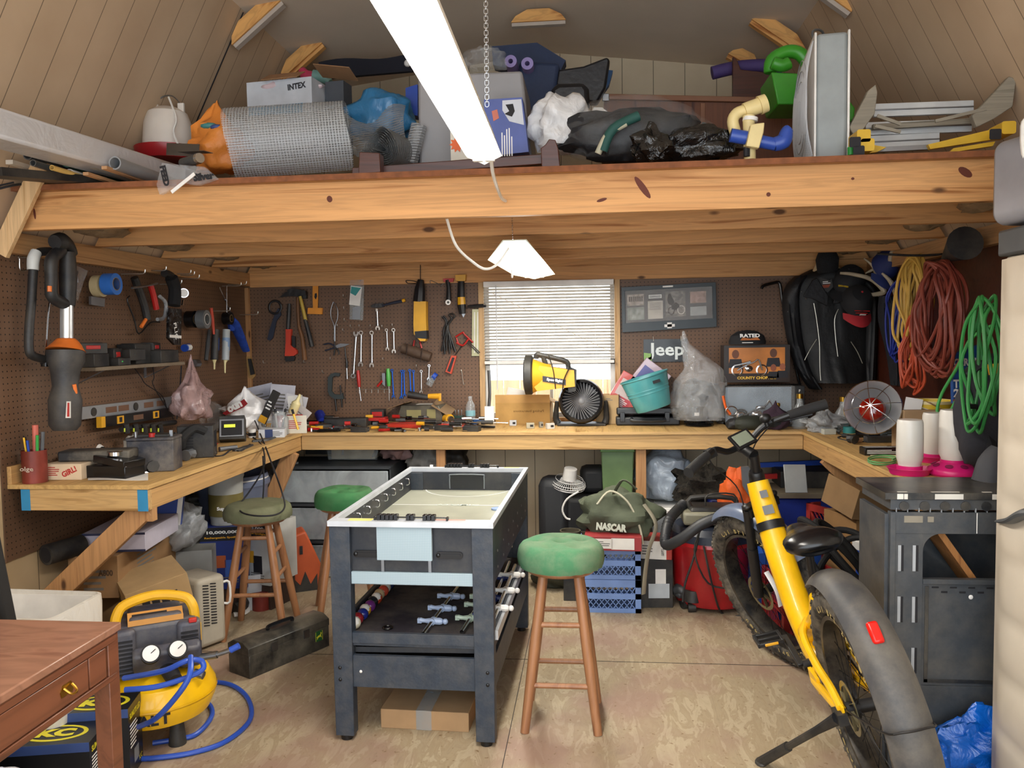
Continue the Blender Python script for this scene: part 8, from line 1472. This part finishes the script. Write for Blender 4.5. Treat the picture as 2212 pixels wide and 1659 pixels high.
duf = thing('duffel_bag','olive green duffel bag with white lettering slumped on boxes and crate','duffel bag',tuple(AT(1335,4.40,.39))); MB(M('#4b5140',.85,var=.15,bump=.5,scale=5)).blob((0,0,.12),(.22,.13,.14),.2,1.8,75,40,flat=.1,fine=.05).build('bag_body',duf)
m = MB(INKW); XN = frame(PY(1321,1139,4.225)-duf.location,(1,0,-.08),(0,0,1)); m.text('NASCAR',XN,.042,M('#c9cdbd',.6),.16,bold=3); m.build('lettering',duf); MB(M('#b9b59e',.7)).tube([(-.12,-.09,.2),(-.05,-.08,.27),(.04,-.1,.22),(.1,-.12,.1),(.12,-.14,.0)],.006,6,5).build('piping',duf); MB(M('#a9a38e',.7)).tube([(.13,-.08,.2),(.19,-.12,.1),(.15,-.16,-.02),(.13,-.17,-.14),(.12,-.17,-.26)],.02,8,5,flat=.15).build('shoulder_strap',duf); MB(M('#565c4a',.8)).tube([(-.03,-.05,.25),(.02,-.08,.33),(.09,-.06,.28)],.018,8,5,flat=.3).build('handle',duf)
bx('red and white printed box under the duffel bag',AT(1322,4.33,.362),.30,.22,.075,-3,M('#8e2a2c',.6),(('f','p',-.45,0,.45,.7,PAPER),('f','p',.35,0,.4,.8,PAPER),('f','l',-.45,0,.4,.4,3,INKG)),name='printed_carton',group='red white cartons'); bx('red white carton with bar lines by the cream strap',AT(1412,4.5,.27),.2,.2,.10,-8,M('#b33a32',.6),(('f','p',-.1,0,.8,1,PAPER),('f','l',-.3,0,.3,.6,4),('f','p',.5,-.2,.08,.4,INK)),name='printed_carton',group='red white cartons'); bx('black and white packages stacked below the barred carton',AT(1408,4.5,.0),.19,.2,.268,4,BLK,(('f','p',.3,.3,.3,.3,WHT),('f','p',.2,-.3,.6,.3,M('#b9c1c6',.5))),name='package',cat='package')
def milk(lab,p,h,c,rz,g):
    m = MB(M(c,.45)); w,d = .33,.33
    for sx in (-1,1):
        for sy in (-1,1): m.box((sx*(w/2-.015),sy*(d/2-.015),h/2),(.03,.03,h))
    for z,t in ((.012,.024),(h*.5,.03),(h-.02,.04)):
        for s in (-1,1): m.box((0,s*(d/2-.006),z),(w,.012,t)).box((s*(w/2-.006),0,z),(.012,d,t))
    n = 9
    for s in (-1,1):
        for z0_,z1_ in ((.02,h*.48),(h*.52,h-.04)):
            for k in range(n):
                a = -w/2+.03+(w-.06)*k/n; b = min(a+(z1_-z0_)*.8,w/2-.03); m.bar((a,s*(d/2-.006),z0_),(b,s*(d/2-.006),z1_),.004,.004).bar((-a,s*(d/2-.006),z0_),(-b,s*(d/2-.006),z1_),.004,.004).bar((s*(w/2-.006),a,z0_),(s*(w/2-.006),b,z1_),.004,.004)
    m.box((0,0,.006),(w-.02,d-.02,.006)); one('milk_crate',lab,'crate',m,tuple(p),rz,g)
pc = F(1385,1325); milk('lower light blue lattice crate under the duffel bag',pc+V((-.165,.165,0)),.18,'#7391c9',0,'blue lattice crates'); milk('upper light blue lattice crate under the duffel bag',pc+V((-.165,.168,.182)),.178,'#7391c9',0,'blue lattice crates')
bag('olive bag of small rolls on the floor left of the duffel',AT(1195,4.75,.0),(.16,.12,.13),M('#3c3d31',.85,bump=.4),77,.2,name='cloth_bag')
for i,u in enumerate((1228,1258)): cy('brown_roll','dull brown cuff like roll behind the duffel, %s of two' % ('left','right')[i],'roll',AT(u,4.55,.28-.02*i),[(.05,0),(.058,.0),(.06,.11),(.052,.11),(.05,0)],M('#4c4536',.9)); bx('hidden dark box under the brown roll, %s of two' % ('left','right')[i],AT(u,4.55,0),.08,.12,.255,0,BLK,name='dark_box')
# wet-dry vacuum
vc = thing('shop_vacuum','red wet dry vacuum with ribbed black hose beside the bicycle wheel','vacuum',(.645,4.50,0)); RV = M('#a0161c',.35,coat=.3); MB(RV).lathe([(0,.03),(.2,.03),(.21,.05),(.228,.34),(.238,.36),(.232,.38),(0,.385)],40).build('drum',vc)
MB(M('#1d2433',.45)).lathe([(.22,.375),(.235,.38),(.23,.42),(.2,.45),(0,.46)],36).build('rim',vc); MB(M('#85826f',.5)).box((0,0,.50),(.34,.28,.07)).mat(BLK).box((.0,-.02,.54),(.26,.18,.03)).build('motor_head',vc,.015); MB(BLK).tube([(-.12,-.05,.54),(-.12,-.05,.60),(.1,-.05,.60),(.12,-.05,.54)],.014,8,3).tube([(-.05,-.12,.57),(-.04,-.12,.63),(.1,-.1,.63),(.12,-.1,.56)],.005,6,3).build('carry_handle',vc)
for a in (-130,-40,70,150): MB(BLK).cyl((.19*math.cos(rad(a)),.19*math.sin(rad(a)),.06),(.19*math.cos(rad(a)),.19*math.sin(rad(a)),.12),.05,.04,16).cyl((.2*math.cos(rad(a))-.02,.2*math.sin(rad(a)),.025),(.2*math.cos(rad(a))+.02,.2*math.sin(rad(a)),.025),.025).build('caster',vc)
hp = smooth_pts([PY(1475,1090,4.5),PY(1445,1125,4.3),PY(1438,1175,4.2),PY(1470,1165,4.12),PY(1520,1130,4.1),PY(1580,1112,4.1),PY(1625,1120,4.15)],10); one('vacuum_hose','ribbed black vacuum hose looping in front of the vacuum','hose',MB(M('#26272a',.5)).tube(hp,[(.030,.025)[i % 2] for i in range(len(hp)*2)],12,2)); one('vacuum_cable','dark power cord draped down the red vacuum drum','cord',MB(BLK).tt([(1510,1150),(1500,1200),(1480,1260),(1475,1300)],'y',4.25,.006).tt([(1520,1130),(1500,1190),(1530,1260),(1590,1272)],'y',4.2,.005).tube([PY(1520,1180,4.25),PY(1540,1270,4.2),F(1560,1325),F(1600,1330),F(1625,1315)],.006,6,5))
cf = thing('wheeled_caster','black rounded caster foot standing apart left of the red drum','caster',tuple(F(1478,1318)+V((0,.04,0))),20); MB(M('#2b2d30',.45)).blob((0,0,.10),(.06,.055,.04),.03,2,1,22,flat=.03).box((0,0,.08),(.10,.09,.03)).build('shell',cf,.01); MB(BLK).cyl((-.015,-.01,.03),(.015,-.01,.03),.03,n=20).build('wheel',cf)
# behind the bicycle
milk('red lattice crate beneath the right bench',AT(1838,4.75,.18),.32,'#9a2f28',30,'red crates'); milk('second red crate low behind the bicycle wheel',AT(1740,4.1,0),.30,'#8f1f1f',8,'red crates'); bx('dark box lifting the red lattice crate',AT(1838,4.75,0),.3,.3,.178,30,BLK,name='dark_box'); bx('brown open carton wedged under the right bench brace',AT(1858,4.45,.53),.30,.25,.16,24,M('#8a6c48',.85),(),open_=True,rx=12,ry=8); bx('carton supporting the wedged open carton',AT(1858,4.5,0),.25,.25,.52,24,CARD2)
bx('long deep blue tote behind the bicycle frame',V((1.05,5.05,0)),.75,.4,.52,0,M('#14297d',.45),name='storage_tote',cat='tote',bevel=.02); bx('grey blue board lying on the blue tote',V((1.05,5.0,.522)),.75,.35,.03,0,M('#6a6050',.6),name='board',cat='board'); one('red_blue_poles','red pole lying under the bench on the tote','pole',MB(RED).bar(AT(1600,5.1,.60),AT(1800,5.1,.62),.03,.03)); one('blue_pole','blue pole lying behind the red pole','pole',MB(BLU).bar(AT(1640,5.2,.66),AT(1800,5.2,.68),.03,.03)); bx('black plastic bin of oddments behind the bicycle head tube',V((1.35,5.12,.552)),.45,.25,.10,0,BLK,name='black_bin',cat='bin')
wc = thing('water_cooler','round blue water cooler with white lid under the right bench','cooler',(1.52,4.35,0)); MB(BLU).lathe([(0,0),(.15,0),(.165,.36),(0,.37)],32).build('body',wc); MB(WHT).lathe([(.17,.36),(.172,.40),(.15,.42),(0,.43)],32).build('lid',wc); bag('clear bag on the cooler lid',V((1.5,4.35,.43)),(.13,.12,.06),BAGC,79,.25)
coilp = [(1.18+.15*math.cos(a)+.04*math.sin(a*.37),4.0+.12*math.sin(a),.30+.18*math.sin(a*.9+1)+.004*a) for a in [i*.55 for i in range(60)]]; one('rubber_hose','thick black rubber hose coiled behind the bicycle saddle','hose',MB(RUB).tube(coilp,.016,9,3)); bx('low dark tray under the coiled rubber hose',V((1.18,4.0,0)),.3,.3,.10,0,BLK,name='dark_tray',cat='tray')
bx('blue crate seen between the bicycle wheels',AT(1690,4.35,0),.34,.26,.36,0,M('#1c4fa8',.5),name='blue_crate',cat='crate'); bx('white can with dark label on the floor under the right bench',V((1.28,4.25,.0)),.1,.1,.14,0,WHT,name='carton',cat='box')
bx('silver number plate like card standing behind the head tube',AT(1722,4.6,.60),.12,.01,.16,0,M('#9a9fa0',.35,.5),name='metal_plate',cat='plate',rx=-20)
one('pebble_scraps','low dark clutter heap under the right bench behind the folding table','clutter',MB(DGRY).blob(V((1.5,3.75,.22)),(.2,.25,.22),.3,3,81,26,flat=.22))

rd = random.Random(12)
for i in range(26):
    a = i % 2; p = Z(rd.uniform(250,560),0) if 0 else V((rd.uniform(XL+.1,XL+.5),rd.uniform(3.3,4.7),HB)) if a else V((rd.uniform(BX1+.12,XR-.1),rd.uniform(3.9,5.2),HB)); r = rd.uniform(.012,.03); q = p+V((rd.uniform(-.06,.06),rd.uniform(.02,.08),r*.3))
    one('loose_tool','small dark or metal tool lying loose on the %s arm of the bench' % ('left' if a else 'right'),'tool',MB([BLK,STL,DSTL,DGRY,BLKG,GRY][i % 6]).tube([p+V((0,0,r)),p.lerp(q,.5)+V((0,0,r)),q+V((0,0,r*.7))],[r,r*.7,r*.9],8,3),group='loose tools on the %s arm of the bench' % ('left' if a else 'right'))
